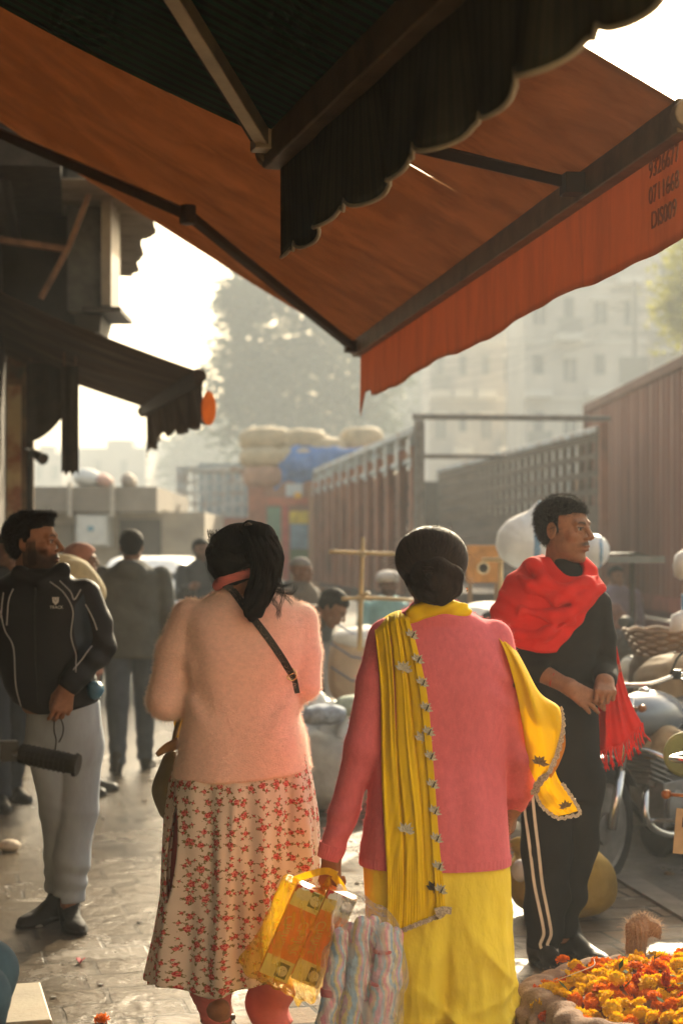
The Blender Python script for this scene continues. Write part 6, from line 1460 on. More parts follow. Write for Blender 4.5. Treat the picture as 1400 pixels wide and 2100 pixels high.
        return smax(d_, np.where(p[:, 0] > X(131), Z(1848), Z(1836)) - p[:, 2], .006)
    jeans_m = M('pale_jeans', (.29, .33, .37), rough=.85, var=.2, scale=7, bump=.35, bscale=240, bdist=.0015, stretch=(1, 1, .4), dirt=((.20, .20, .20), .5, .8, 4.0))
    jeans = body('jeans', jn, (-.24, -.18, Z(1866)), (.22, .2, Z(1425)), .0066, jeans_m, root)
    tube_obj('draw_cord', [V(126, 1456, -.165), V(124, 1490, -.150), V(127, 1512, -.135), V(122, 1540, -.125)], .003, M('cord_dark', (.03, .03, .03)), jeans, 6, 14); tube_obj('draw_cord', [V(134, 1456, -.165), V(142, 1480, -.150), V(140, 1500, -.14), V(132, 1515, -.13)], .003, M('cord_dark', (.03, .03, .03)), jeans, 6, 14)
    sho = M('shoe_black', (.020, .017, .015), rough=.75, spec=.15, bump=.6, bscale=60, bdist=.004)
    for f_, l_, h_ in ((lambda p: foot_sdf(p, V(134, 1850, .06) * (1, 1, 0), 160, .28, 1.0), (-.08, -.34, -.005), (.25, .14, .2)), (lambda p: foot_sdf(p, V(120, 1830, .16) * (1, 1, 0), 212, .28, 1.0), (-.30, -.22, -.005), (.10, .30, .2))):
        body('shoe', f_, l_, h_, .0065, sho, root)
    head = Head(V(70, 1114, .0), 99, 2, 0, 1.06)
    hL = Hand(V(152, 1402, -.165), (-.22, -.10, -.97), (.35, -.93, .0), 1, curls=((22, 32, 20), (28, 38, 24), (36, 44, 28), (44, 50, 30)), tin=.5, elbow=V(166, 1384, -.14), rw=.029, re=.034, sc=1.06)
    def coarse(p):
        d_ = loft(p, [(r[0], r[1], r[2], r[3] * .85, r[4] * .83) for r in rows], 2.2)
        d_ = smin(d_, chain(p, [V(168, 1226), eL, wL], [.05, .04, .03]), .02); d_ = smin(d_, chain(p, [V(-16, 1226), eR, wR], [.05, .04, .03]), .02)
        d_ = smin(d_, chain(p, [V(166, 1500), V(166, 1660, -.02), V(142, 1850, -.02)], [.08, .05, .034]), .02); d_ = smin(d_, chain(p, [V(100, 1500), V(122, 1660), V(119, 1830, .07)], [.08, .05, .034]), .02)
        return smin(d_, cap(p, V(80, 1205), V(74, 1160), .052, .052), .02)
    make_body(root, coarse, (-.46, -.22, .02), (.2, .2, 1.58), head, (hL,), (.25, .118, .066), .0034, .013, dict(stash=.9, beard=.95, hairc=(.010, .007, .006), seed=9))
    hairf = lambda p: smin(head.capf(p, .010, .062, -.070, .003, 6), ell(head.q(p), (0, .050, .108), (.058, .045, .016)) * head.sc + .003 * wob(p, 130, 2), .014)
    hair = body('hair', hairf, head.c - .17, head.c + .18, .004, black_hair, root); fuzz(hair, 7000, .009, strand_b, 4, .0004)
    o = thing('pouch', W(203, 1412, 7.0), 'small shiny blue pouch tucked behind the elbow of the bearded man', 'pouch')
    s0 = np.array(wloc(root)) - np.array(wloc(o)); body('case', lambda p: pouch(p - s0), (-.08, -.16, -.08), (.08, .10, .08), .005, M('blue_shiny', (.05, .13, .20), rough=.25, var=.3), o)
    tube_obj('strap', [(-.01, -.03, .02), (-.05, -.02, .04), (-.09, .0, .05)], .005, M('cord_dark', (.03, .03, .03)), o, 6)
jacket_man()
# ------------------------------------------------------------------ the people further back
def figure(px, d, h, label, top_c, leg_c, facing=0, headyaw=None, build=1.0, hair='short', lean=0, arms=((.0, .0), (.0, .0)), topname='jacket', seat=None, skin=(.20, .10, .06), cloth_head=None, v=.011, headpitch=0, beard=0, stride=.0, hood=False, z0=0, legs=True, hands=True):
    """a standing (or seated) person built from a measured skeleton; facing: 0 = away, 180 = towards the camera"""
    root = thing('person', ((px - CX) / F * d, d, z0), label, 'person', 'people in the market lane', rz=-R(facing))
    s_ = h / 1.70; b = build; sh = 1.40 * s_; hipz = .90 * s_
    if seat is not None: drop = hipz - seat; sh -= drop; hipz = seat
    ln = R(lean); tilt = lambda q: np.array((q[0], q[1] + math.sin(ln) * (q[2] - hipz), hipz + math.cos(ln) * (q[2] - hipz))) if q[2] > hipz else np.array(q)
    Mt = np.array(Matrix.Rotation(ln, 3, 'X'))
    def un(p):                                         # undo the lean for points above the hip
        q = p - (0, 0, hipz); q = q @ Mt.T.T if False else q @ np.array([[1, 0, 0], [0, math.cos(ln), math.sin(ln)], [0, -math.sin(ln), math.cos(ln)]]).T.T
        return q + (0, 0, hipz)
    if ln: 
        Rm = np.array([[1, 0, 0], [0, math.cos(ln), -math.sin(ln)], [0, math.sin(ln), math.cos(ln)]])
        un = lambda p: (p - (0, 0, hipz)) @ Rm.T + (0, 0, hipz)
        Rb = Rm.T; fwd = lambda q: (np.array(q, float) - (0, 0, hipz)) @ Rb.T + (0, 0, hipz)
    else: un = lambda p: p; fwd = lambda q: np.array(q, float)
    rows = [(sh + .10 * s_, 0, .01, .075, .07), (sh + .055 * s_, 0, .01, .115 * b, .09), (sh, 0, 0, .185 * b, .112 * b), (sh - .10 * s_, 0, 0, .195 * b, .128 * b), (sh - .28 * s_, 0, 0, .185 * b, .130 * b), (hipz + .04, 0, 0, .182 * b, .130 * b), (hipz - .10 * s_, 0, 0, .188 * b, .135 * b)]
    sho = [fwd((sx * .185 * b, 0, sh - .02)) for sx in (-1, 1)]; elb, wri = [], []
    for i, sx in enumerate((-1, 1)):
        a, c = arms[i] ; a, c = R(a), R(c)            # a: upper arm swing forward, c: further bend at the elbow
        e = fwd((sx * .235 * b, .26 * s_ * math.sin(a), sh - .02 - .27 * s_ * math.cos(a))) if not ln else sho[i] + np.array((sx * .04, .27 * s_ * math.sin(a), -.27 * s_ * math.cos(a)))
        w = e + np.array((-sx * .05 * math.sin(c) - sx * .01, .24 * s_ * math.sin(a + c), -.24 * s_ * math.cos(a + c))); elb.append(e); wri.append(w)
    def top(p):
        d_ = loft(un(p), rows, 2.25, .02)
        for i in (0, 1): d_ = smin(d_, chain(p, [sho[i], elb[i], wri[i]], [.066 * b, .056 * b, .042], .02), .02)
        if hood: d_ = smin(d_, ell(p, (0, -.10, sh + .02), (.11, .07, .075)), .02)
        return d_ + .005 * wob(p, (10, 10, 14), abs(int(px)) % 17) + .006 * np.sin(34 * (p[:, 2] + .5 * p[:, 0])) * np.exp(-((p[:, 2] - sh + .3) / .15) ** 2)
    B_ = .5 * b
    body(topname, top, (-.42, -.34, hipz - .24 if not ln else hipz - .35), (.42, .6 if (ln or max(abs(q) for a in arms for q in a) > 5) else .3, sh + .20), v, M('cloth_%s' % '_'.join('%d' % int(q * 999) for q in top_c), top_c, rough=.85, var=.2, bump=.5, bscale=22, bdist=.01, sheen=.1), root)
    if legs:
        if seat is None: K = [((sx * .095, sx * stride * .5, .48 * s_), (sx * .09, sx * stride, .09)) for sx in (-1, 1)]
        else: K = [((sx * .13, .40, seat + .02), (sx * .11, .34, .09)) for sx in (-1, 1)]
        def lg(p):
            d_ = 9
            for (kn, an), sx in zip(K, (-1, 1)):
                c = chain(p, [(sx * .09, 0, hipz), kn, an], [.098 * b, .078, .058], .03); d_ = c if isinstance(d_, int) else smin(d_, c, .008)
            return d_ + .005 * wob(p, (16, 16, 12), 5) + .004 * np.sin(60 * p[:, 2]) * (p[:, 2] < .25)
        body('trousers', lg, (-.32, -.42, .03), (.32, .62, hipz + .10), v, M('cloth_%s' % '_'.join('%d' % int(q * 999) for q in leg_c), leg_c, rough=.85, var=.2, bump=.5, bscale=22, bdist=.01), root)
        for (kn, an), sx in zip(K, (-1, 1)):
            f_ = lambda p, an=an, sx=sx: foot_sdf(p, (an[0], an[1] - .05, 0), sx * 8, .27)
            body('shoe', f_, np.array((an[0] - .1, an[1] - .14, -.01)), np.array((an[0] + .14, an[1] + .32, .20)), .010, M('shoe_dark', (.02, .018, .016), rough=.5), root)
    hc = fwd((0, .015, sh + .185 * s_))
    hd = Head(hc, 0 if headyaw is None else headyaw, -lean * .9 + headpitch, 0, s_ * .98)
    hs = [Hand(wri[i], (wri[i] - elb[i]) + np.array((0, .05, -.02)), np.array(((-1, 1)[i] * .8, .3, .3)), (1, -1)[i], curl=(35, 45, 30), elbow=elb[i] * .35 + wri[i] * .65, rw=.026, re=.028) for i in (0, 1)] if hands else []
    def coarse(p):
        d_ = loft(un(p), [(r[0], r[1], r[2], r[3] * .84, r[4] * .82) for r in rows], 2.2)
        for i in (0, 1): d_ = smin(d_, chain(p, [sho[i], elb[i], wri[i]], [.046, .038, .028], .02), .02)
        if legs:
            for (kn, an), sx in zip(K, (-1, 1)): d_ = smin(d_, chain(p, [(sx * .09, 0, hipz), kn, an], [.075, .055, .036]), .02)
        return smin(d_, cap(p, fwd((0, .0, sh + .03)), fwd((0, .005, sh + .12)), .052, .05), .02)
    make_body(root, coarse, (-.38, -.36, .03), (.38, .58, sh + .2), hd, hs, skin, .0055, .016, dict(stash=.6 if beard else 0, beard=beard, seed=abs(int(px))))
    if hair == 'short': body('hair', lambda p: hd.capf(p, .011, .06, -.065, .003, abs(int(px)) % 13), hd.c - .16, hd.c + .17, .0055, black_hair, root)
    if cloth_head is not None:
        hm = M('headcloth_%d' % int(px), cloth_head, rough=.9, var=.25, bump=.5, bscale=30, sheen=.1)
        if hair == 'scarf':
            def sc(p):
                q = hd.q(p); d_ = smin(ell(q, (0, -.02, .035), (.092, .115, .098)), chain(q, [(0, -.05, -.02), (0, -.06, -.14), (0, -.04, -.26)], [.085, .10, .15], .04), .05)
                return smax(d_ + .004 * np.sin(60 * q[:, 2] + 25 * q[:, 0]), -ell(q, (0, .10, -.02), (.062, .07, .085)), .015)
            body('headscarf', sc, hd.c - .36, hd.c + .2, .0075, hm, root)
        if hair == 'turban':
            def tb(p):
                q = hd.q(p); d_ = ell(q, (0, -.02, .065), (.105, .125, .075)); ring = np.sin(55 * (q[:, 2] + .35 * q[:, 0] * np.sign(q[:, 1] + .05)))
                return smax(d_ + .006 * ring, -(q[:, 2] - .028 + .25 * q[:, 1] * (q[:, 1] < 0)), .012)
            body('turban', tb, hd.c - .17, hd.c + .20, .0065, hm, root)
        if hair == 'cap': body('skull_cap', lambda p: smax(ell(hd.q(p), (0, -.015, .045), (.084, .106, .085)), .05 - hd.q(p)[:, 2], .008), hd.c - .1, hd.c + .2, .006, hm, root)
    return root, hd, wri
figure(270, 12.1, 1.70, 'man in a dark grey hooded jacket and jeans walking away beyond the peach sweater', (.085, .090, .080), (.060, .078, .105), facing=-4, headyaw=4, build=1.12, hood=True, stride=.13, arms=((4, 8), (-4, 10)))
g = MB()
o, hd, w_ = figure(165, 11.0, 1.60, 'woman with a rust headscarf half hidden behind the bearded man', (.26, .10, .06), (.20, .10, .07), facing=100, headyaw=-5, hair='scarf', cloth_head=(.34, .14, .09), build=1.02, topname='kurta')
bn_ = thing('cloth_bundle', W(150, 1225, 10.4), 'pale cream sunlit cloth bundle between the bearded man and the rust headscarf', 'bundle')
blob_mesh('cloth', [(W(150, 1185, 10.4), (.13, .12, .13)), (W(182, 1210, 10.4), (.10, .1, .10)), (W(125, 1165, 10.4), (.07, .08, .08)), (W(190, 1240, 10.4), (.05, .07, .10))], .012, M('cream_cloth', (.55, .47, .30), var=.2, bump=.5, bscale=20, trans=.3), bn_, .012, 22, 3, k=.06)
figure(16, 10.5, 1.66, 'dark clad person at the extreme left, half out of view behind the bearded man', (.020, .022, .026), (.022, .028, .040), facing=150, build=1.05, topname='coat', stride=.16)
figure(412, 17.0, 1.68, 'man with a dark cap of hair holding a camera, left of the peach sweater', (.030, .034, .040), (.04, .04, .05), facing=165, headyaw=-12, beard=.5, arms=((25, 85), (25, 85)), topname='tee_shirt')
cm = thing('camera', W(386, 1212, 16.7), 'small black camera held by the man behind the peach sweater', 'camera')
g = MB(); g.box((0, 0, 0), (.15, .08, .10)); obj('camera_body', g, M('black_plastic', (.02, .02, .02), rough=.4), cm, world=False, bevel=.008)
g = MB(); g.tube([(0, -.03, 0), (0, -.14, 0)], .04, 14); obj('lens', g, M('black_plastic', (.02, .02, .02)), cm, world=False)
figure(500, 11.3, 1.66, 'man bending forward with one arm stretched down to the white sheets', (.060, .045, .032), (.06, .055, .05), facing=98, headyaw=10, lean=62, arms=((4, 6), (-6, 8)), topname='shirt', headpitch=20)
figure(615, 13.2, 1.50, 'person with a grey cap whose head just shows over the peach shoulder', (.10, .08, .06), (.08, .07, .06), facing=120, hair='cap', cloth_head=(.22, .20, .18), topname='shirt', hands=False)
figure(795, 14.2, 1.62, 'man in a pale teal shirt and white turban sitting facing the camera', (.22, .42, .42), (.12, .11, .10), facing=172, hair='turban', cloth_head=(.55, .52, .48), seat=.62, beard=.5, arms=((20, 50), (20, 50)), topname='shirt', skin=(.16, .08, .05))
stl = thing('stool', ((795 - CX) / F * 14.2, 14.2, 0), 'low wooden stool under the man in the teal shirt', 'stool')
g = MB(); g.box((0, 0, .49), (.36, .34, .05)); obj('seat', g, M('old_wood', (.2, .13, .08)), stl, world=False)
for sx in (-1, 1):
    for sy in (-1, 1): 
        g = MB(); g.box((sx * .15, sy * .14, .23), (.04, .04, .46)); obj('leg', g, M('old_wood', (.2, .13, .08)), stl, world=False)
figure(1352, 13.5, 1.62, 'dark clad person crouching on a sack far right, before the corrugated container', (.055, .045, .042), (.05, .045, .045), facing=-60, hair='scarf', cloth_head=(.16, .07, .05), seat=.5, lean=38, arms=((35, 40), (35, 40)), topname='coat', v=.013)
figure(1262, 15.5, 1.42, 'small figure in dusty violet by the container, right of the red shawl', (.16, .13, .17), (.10, .09, .10), facing=160, topname='kurta', v=.014, hands=False)
# ------------------------------------------------------------------ carrier bags in the pink woman's hand
def film(name, c, alpha, rough=.25):
    m, t, b, out = nodes(name); tc = N(t, 'TexCoord'); n1 = N(t, 'TexNoise', i_Scale=14.0, i_Detail=5.0, i_Distortion=1.5); mp = N(t, 'Mapping'); mp.inputs['Scale'].default_value = (2.2, 2.2, .5); Lk(t, tc.outputs['Object'], mp.inputs[0]); Lk(t, mp.outputs[0], n1.inputs['Vector'])
    b.inputs['Base Color'].default_value = (*c, 1); b.inputs['Roughness'].default_value = rough; b.inputs['Specular IOR Level'].default_value = .45
    bp = N(t, 'Bump', i_Strength=.7, i_Distance=.01); Lk(t, n1.outputs[0], bp.inputs['Height']); Lk(t, bp.outputs[0], b.inputs['Normal'])
    tr = N(t, 'BsdfTranslucent'); tr.inputs[0].default_value = (*c, 1); m1 = N(t, 'MixShader', i_Fac=.5); Lk(t, b.outputs[0], m1.inputs[1]); Lk(t, tr.outputs[0], m1.inputs[2])
    tp = N(t, 'BsdfTransparent'); tp.inputs[0].default_value = (*(np.array(c) * .35 + .63), 1); mx = N(t, 'MixShader')
    Lk(t, ramp(t, n1.outputs[0], [(.3, (alpha - .14,) * 3), (.7, (alpha + .14,) * 3)]), mx.inputs[0]); Lk(t, tp.outputs[0], mx.inputs[1]); Lk(t, m1.outputs[0], mx.inputs[2]); Lk(t, mx.outputs[0], out.inputs[0])
    return m
def Wl(px, py, d=4.95): return W(px, py, d)
av = np.array((-.40, 0, -.917)); bv = np.array((.917, 0, -.40)); nv_ = np.array((0, -1., 0))
O = Wl(610, 1812, 4.885)
def packs():
    cols = dict(card=M('pack_orange', (.88, .24, .06), rough=.4, var=.12, bump=.05), cream=M('pack_cream', (.90, .80, .45), rough=.4, var=.2, bump=.05), red=M('pack_red', (.55, .03, .03), rough=.4), dark=M('pack_green', (.10, .11, .05), rough=.4), white=M('pack_white', (.78, .76, .70), rough=.4), gold=M('pack_gold', (.78, .60, .22), rough=.4))
    def quad(g, u0, u1, v0, v1, off): g.add([O + av * u + bv * v + nv_ * off for u, v in ((u0, v0), (u1, v0), (u1, v1), (u0, v1))], [(0, 3, 2, 1)])
    for i in range(2):
        v0 = i * .089; c = O + av * .138 + bv * (v0 + .043)
        root = thing('sweet_box', c - nv_ * .04, ('orange printed box in the yellow carrier bag, on the side of the floral skirt', 'orange printed box in the yellow carrier bag, its red top corner sticking out')[i], 'box', 'boxes inside the yellow carrier bag')
        g = MB(); sl_ = .0 if i == 0 else .022
        A0, A1 = -sl_, .276 - sl_; B0, B1 = v0 + .001, v0 + .086
        V = [O + av * u + bv * v + nv_ * w for w in (0, -.075) for u, v in ((A0, B0), (A1, B0), (A1, B1), (A0, B1))]
        g.add(V, [(0, 3, 2, 1), (4, 5, 6, 7), (0, 1, 5, 4), (1, 2, 6, 5), (2, 3, 7, 6), (3, 0, 4, 7)]); obj('carton', g, cols['card'], root)
        g = MB(); quad(g, A0 + .001, A0 + .062, B0, B1, .0010); quad(g, A1 - .062, A1 - .001, B0, B1, .0010); o = obj('end_print', g, cols['cream'], root)
        g = MB(); quad(g, A0 + .001, A0 + (.028 if i else .022), B0, B0 + .052, .0018); obj('corner_print', g, cols['red'], root)
        g = MB(); n = 22; cc = [O + av * (A0 + .020 + .018 * math.sin(q * 6.283 / n) * (1 + .2 * math.sin(q * 2.6))) + bv * (B0 + .028 + .024 * math.cos(q * 6.283 / n)) + nv_ * .0026 for q in range(n)]; g.add(cc, [tuple(range(n))]); obj('white_splash', g, cols['white'], root)
        for (uu, vv_) in ((A1 - .052, B1 - .044), (A0 + .004, B1 - .036)):
            g = MB(); quad(g, uu, uu + .044, vv_, vv_ + .034, .0020); q_ = obj('badge_panel', g, cols['dark'], root)
            g = MB(); cc = [O + av * (uu + .023 + .0155 * math.sin(q * 6.283 / n)) + bv * (vv_ + .017 + .0155 * math.cos(q * 6.283 / n)) + nv_ * .0030 for q in range(n)]; g.add(cc, [tuple(range(n))]); obj('badge', g, cols['white'], q_)
            g = MB()
            for (du, dv, s_) in ((-.004, -.005, .0016), (-.004, .005, .0016)): g.add([O + av * (uu + .023 + du + s_ * math.sin(q)) + bv * (vv_ + .017 + dv + s_ * math.cos(q)) + nv_ * .0036 for q in np.linspace(0, 5.2, 6)], [tuple(range(6))])
            obj('badge_dots', g, cols['dark'], q_)
        loc = np.array(wloc(root))
        for j in range(2):
            ctr = O + av * ((A0 + A1) / 2) + bv * (B0 + .021 + j * .044) + nv_ * .0022
            m3 = Matrix(np.stack([av, -bv * -1 * -1, nv_], 1).tolist()); text('Chahat', .036, tuple(ctr - loc), m3.to_euler(), cols['gold'], root, shear=.35, ext=.0003)
packs()
def yellow_bag():
    root = thing('carrier_bag', Wl(610, 2066, 4.93), 'translucent yellow plastic carrier bag hanging from the pink woman\'s hand, boxes showing through', 'bag')
    L = np.array(wloc(root)); c = O + av * .140 + bv * .080 - nv_ * .036 - L
    hand = Wl(673, 1800, 4.93) - L; h2 = Wl(694, 1816, 4.96) - L
    def f(p):
        q = p - c; qa, qb, qn = q @ av, q @ bv, q @ nv_
        half_b = .108 + .03 * np.clip(-qb * 8, 0, 1) * np.clip(.6 - np.abs(qa - .06) * 3, 0, 1); half_n = .052 - .014 * np.clip(-qa * 5, 0, 1)
        e = np.stack([np.abs(qa - .012) - .150, np.abs(qb + .012) - .112, np.abs(qn) - half_n], 1)
        d = np.sqrt((np.maximum(e + .014, 0) ** 2).sum(1)) + np.minimum(e.max(1) + .014, 0) - .014
        d = smin(d, cap(p, hand, c - av * .11 + bv * .02, .006, .034), .04)
        d = smin(d, cap(p, Wl(598, 1806, 4.93) - L, c - av * .09 - bv * .07, .006, .03), .035)
        d = smin(d, cap(p, Wl(492, 1966, 4.93) - L, c + av * .08 - bv * .08, .004, .03), .04); d = smin(d, cap(p, Wl(612, 2064, 4.93) - L, c + av * .12 + bv * .03, .004, .03), .035)
        top = c - av * .135 + bv * .10; d = smax(d, -(ell(p, top, (.055, .09, .050))), .01)
        r = (qb * 1.0 + .35 * qa)
        return d + .0022 * np.sin(r * 160 + 3 * np.sin(qa * 22)) + .003 * wob(p, (22, 22, 12), 3)
    body('film', f, (-.22, -.12, -.02), (.24, .13, .44), .0052, film('yellow_film', (.92, .64, .02), .30), root)
    ym = film('yellow_handle', (.85, .62, .03), .75)
    for P in ([Wl(598, 1806, 4.93), Wl(632, 1794, 4.915), Wl(668, 1786, 4.915), Wl(690, 1794, 4.93)], [Wl(700, 1858, 4.95), Wl(712, 1848, 4.96), Wl(704, 1826, 4.965), Wl(694, 1808, 4.95), Wl(684, 1796, 4.94)]):
        P = catmull(np.array(P) - L, 24); w = .020
        obj('handle', strip(P, (0, -1, .0), w, .0015), ym, root, world=False)
yellow_bag()
def white_bag():
    root = thing('carrier_bag', Wl(740, 2150, 4.775), 'clear whitish plastic bag of pastel striped towels hanging beside the yellow bag', 'bag')
    L = np.array(wloc(root)); V = lambda px, py, d=4.775: Wl(px, py, d) - L
    ax_ = [(V(697, 1822), .008), (V(722, 1868), .040), (V(750, 1925), .092), (V(744, 2000), .112), (V(734, 2080), .112), (V(720, 2125), .07)]
    def f(p):
        d = chain(p, [a for a, r in ax_], [r for a, r in ax_], .05, None); q = p - ax_[3][0]
        d = smax(d, np.abs(p[:, 1] - .0) - .085, .02)
        return d + .004 * np.sin(np.arctan2(p[:, 0], p[:, 1] + .5) * 60 + p[:, 2] * 40) + .004 * wob(p, (25, 25, 10), 7)
    body('film', f, (-.22, -.12, -.04), (.2, .12, .52), .0056, film('clear_film', (.92, .90, .87), .23, .2), root)
    pal = [(.80, .34, .44), (.86, .80, .76), (.34, .54, .76), (.84, .70, .34), (.72, .44, .60), (.40, .64, .80), (.84, .60, .48)]
    for i, (x0, x1) in enumerate(((684, 664), (706, 688), (728, 714), (752, 742), (776, 768), (797, 786))):
        o = thing('towel', Wl(x1, 2110, 4.76), ('leftmost rolled pastel towel in the clear bag, wrapped by a red band', 'second pastel towel from the left in the clear bag', 'third pastel towel from the left in the clear bag', 'fourth pastel towel from the left in the clear bag', 'fifth pastel towel in the clear bag, with red crescent print', 'rightmost bluish pastel towel in the clear bag')[i], 'towel', 'rolled towels in the clear bag')
        l0 = np.array(wloc(o)); a = Wl(x0 + 14, 1888 + abs(i - 2.5) * 12, 4.755 + .05 * (i % 2)) - l0; b_ = Wl(x1, 2105, 4.755 + .05 * (i % 2)) - l0
        def col(Vv, i=i):
            s_ = (Vv[:, 0] * 3 + Vv[:, 1]) * 42 + .9 * np.sin(Vv[:, 2] * 55); n = wob(Vv, 60, i); C = np.array([pal[(i + int(q)) % 7] for q in np.floor(np.abs(s_ + n))]); return C * (1 + .25 * wob(Vv, 150, 3))[:, None]
        body('cloth', lambda p: chain(p, [a, (a + b_) / 2 + (.008, 0, 0), b_], [.022, .027, .027], .02) + .0035 * wob(p, (60, 60, 30), i), np.minimum(a, b_) - .045, np.maximum(a, b_) + .045, .0045, M('towel_print', (.6, .5, .5), rough=.95, vcol=True, var=.25, scale=60, bump=.8, bscale=160), o, col=col)
        if i in (0, 4):
            rm = M('red_band', (.50, .03, .05), rough=.5); fr = (.62,) if i == 0 else (.22, .55)
            for t_ in fr:
                c = a * (1 - t_) + b_ * t_; g = MB(); g.lathe([(.0275, -.010 if i == 0 else -.005), (.0285, 0), (.0275, .010 if i == 0 else .005)], tuple(c), 18); obj('band', g, rm, o, smooth=True, world=False)
white_bag()
# handbag on the peach woman's left
hb = thing('handbag', ((343 - CX) / F * 5.55, 5.55, HC - (1680 - HY) / F * 5.55), 'olive brown handbag with an open flap behind the peach sweater\'s hem', 'handbag')
L = np.array(wloc(hb)); Vh = lambda px, py, d=5.55: W(px, py, d) - L
def hbf(p):
    d_ = chain(p, [Vh(352, 1560), Vh(345, 1620), Vh(350, 1660)], [.030, .040, .036], .05); d_ = smin(d_, ell(p, Vh(358, 1615), (.055, .10, .10)), .03)
    return d_ + .002 * wob(p, 40, 2)
body('bag_body', hbf, (-.12, -.16, -.06), (.14, .16, .26), .006, M('olive_leather', (.20, .16, .08), rough=.5, bump=.3, bscale=80), hb)
tube_obj('flap', [Vh(322, 1548, 5.50), Vh(340, 1535, 5.50), Vh(366, 1524, 5.52)], [.008, .016, .02], M('tan_leather', (.36, .19, .08), rough=.5), hb, 10, 12)
tube_obj('strap', [Vh(352, 1540), Vh(366, 1480, 5.6), Vh(392, 1420, 5.62), Vh(400, 1330, 5.68)], .008, M('olive_leather', (.2, .16, .08)), hb, 8, 20)
yb = thing('plastic_bag', W(372, 1520, 5.62), 'thin yellow plastic bag glimpsed between the peach sleeve and sweater', 'bag'); L2 = np.array(wloc(yb)); 
body('film', lambda p: chain(p, [W(384, 1440, 5.66) - L2, W(376, 1480, 5.64) - L2, W(370, 1518, 5.62) - L2], [.018, .022, .020], .03) + .003 * wob(p, 60, 2), (-.06, -.08, -.05), (.09, .12, .18), .005, M('yellow_bag_film', (.80, .60, .04), trans=.5, rough=.4), yb)

# ------------------------------------------------------------------ marigolds in a burlap sack, bottom right
bc = np.array((1.03, 4.93, 0)); ftop = .262; RX, RY = .47, .48
burlap = M('burlap', (.30, .19, .125), rough=.95, var=.3, scale=18, bump=1.0, bscale=150, bdist=.005, dirt=((.22, .13, .085), .5, .75, 5.0), stretch=(1, 1, 1))
sk = thing('flower_sack', bc, 'open burlap sack rolled down round the heap of marigolds at the bottom right', 'sack')
def skf(p):
    r = np.sqrt((p[:, 0] / RX * .335) ** 2 + (p[:, 1] / RY * .335) ** 2); th = np.arctan2(p[:, 1], p[:, 0])
    R0 = .335 + .022 * np.sin(3 * th + 1) + .012 * np.sin(7 * th)
    d = np.sqrt(np.maximum(r - R0, 0) ** 2 * 0 + (r - R0) ** 2 + ((p[:, 2] - ftop + .02 - .014 * np.sin(2 * th)) / 1.0) ** 2) - .034
    wall_ = np.maximum(r - R0 - .02 - .05 * np.sin(np.clip(p[:, 2] / ftop, 0, 1) * 2.6), np.maximum(p[:, 2] - ftop + .04, -p[:, 2] + .0))
    d = smin(d, wall_, .03); d = smax(d, -np.maximum(r - R0 + .03, -(p[:, 2] - ftop + .09)), .012)
    return d + .006 * wob(p, (18, 18, 26), 4) + .004 * np.sin(th * 31 + 4 * np.sin(p[:, 2] * 30))
sack_o = body('sack_body', skf, (-.68, -.68, -.01), (.68, .68, .36), .0095, burlap, sk)
fuzz(sack_o, 5000, .016, M('burlap_fibre', (.42, .28, .18), trans=.3, bump=0), 6, .0003)
kn = W(1303, 1940, 5.50) - bc
def knf(p):
    d = chain(p, [kn - (0, 0, .08), kn + (0, 0, .0), kn + (.006, 0, .055), kn + (.02, 0, .082)], [.035, .027, .034, .018], .02); d = smin(d, chain(p, [kn + (.02, 0, .075), kn + (.06, -.01, .06), kn + (.075, -.01, .03)], [.022, .018, .008], .02), .015)
    return d + .004 * np.sin(np.arctan2(p[:, 1] - kn[1], p[:, 0] - kn[0]) * 14 + 30 * p[:, 2])
ear = body('tied_corner', knf, kn - .14, kn + .14, .005, burlap, sk); fuzz(ear, 1200, .024, M('burlap_fibre', (.42, .28, .18)), 7, .0004)
gm = np.random.default_rng(12)
def marigold(seed):
    g_ = np.random.default_rng(seed); mb = MB()
    mb.lathe([(.001, -.012), (.014, -.006), (.018, .004), (.012, .013), (.001, .016)], (0, 0, 0), 10)
    for ring, (el, n, L, w) in enumerate(((-.15, 13, .026, .013), (.15, 13, .027, .013), (.45, 12, .025, .012), (.75, 10, .022, .011), (1.05, 8, .020, .010), (1.35, 5, .018, .009))):
        for q in range(n):
            a = 6.283 * (q + .5 * (ring % 2)) / n + g_.normal() * .15; e = el + g_.normal() * .13; L_ = L * g_.uniform(.82, 1.12)
            d = np.array((math.cos(a) * math.cos(e), math.sin(a) * math.cos(e), math.sin(e))); s_ = np.array((-math.sin(a), math.cos(a), 0)); u = np.cross(d, s_) * -1
            s_ = s_ * math.cos(g_.normal() * .4) + u * math.sin(g_.normal() * .4)
            P = [d * .008 - s_ * w * .25, d * .008 + s_ * w * .25, d * L_ * .8 + s_ * w * .62 + u * .002, d * L_ + s_ * w * .28 + u * g_.normal() * .004, d * L_ * .93 + u * .003, d * L_ + -s_ * w * .30 + u * g_.normal() * .004, d * L_ * .8 - s_ * w * .62 - u * .001]
            mb.add(P, [(0, 1, 2, 4), (2, 3, 4), (0, 4, 6), (4, 5, 6)])
    me = bpy.data.meshes.new('marigold'); me.from_pydata(np.vstack(mb.v).tolist(), [], mb.f); me.update(); return me
fm = [M('marigold_yellow', (.86, .50, .012), rough=.7, var=.15, bump=0, trans=.35), M('marigold_orange', (.82, .20, .008), rough=.7, var=.15, bump=0, trans=.35), M('marigold_deep', (.62, .085, .006), rough=.7, var=.2, bump=0, trans=.35)]
protos = []
for ci in range(3):
    for sd in range(3):
        me = marigold(ci * 10 + sd); me.materials.append(fm[ci]); protos.append(me)
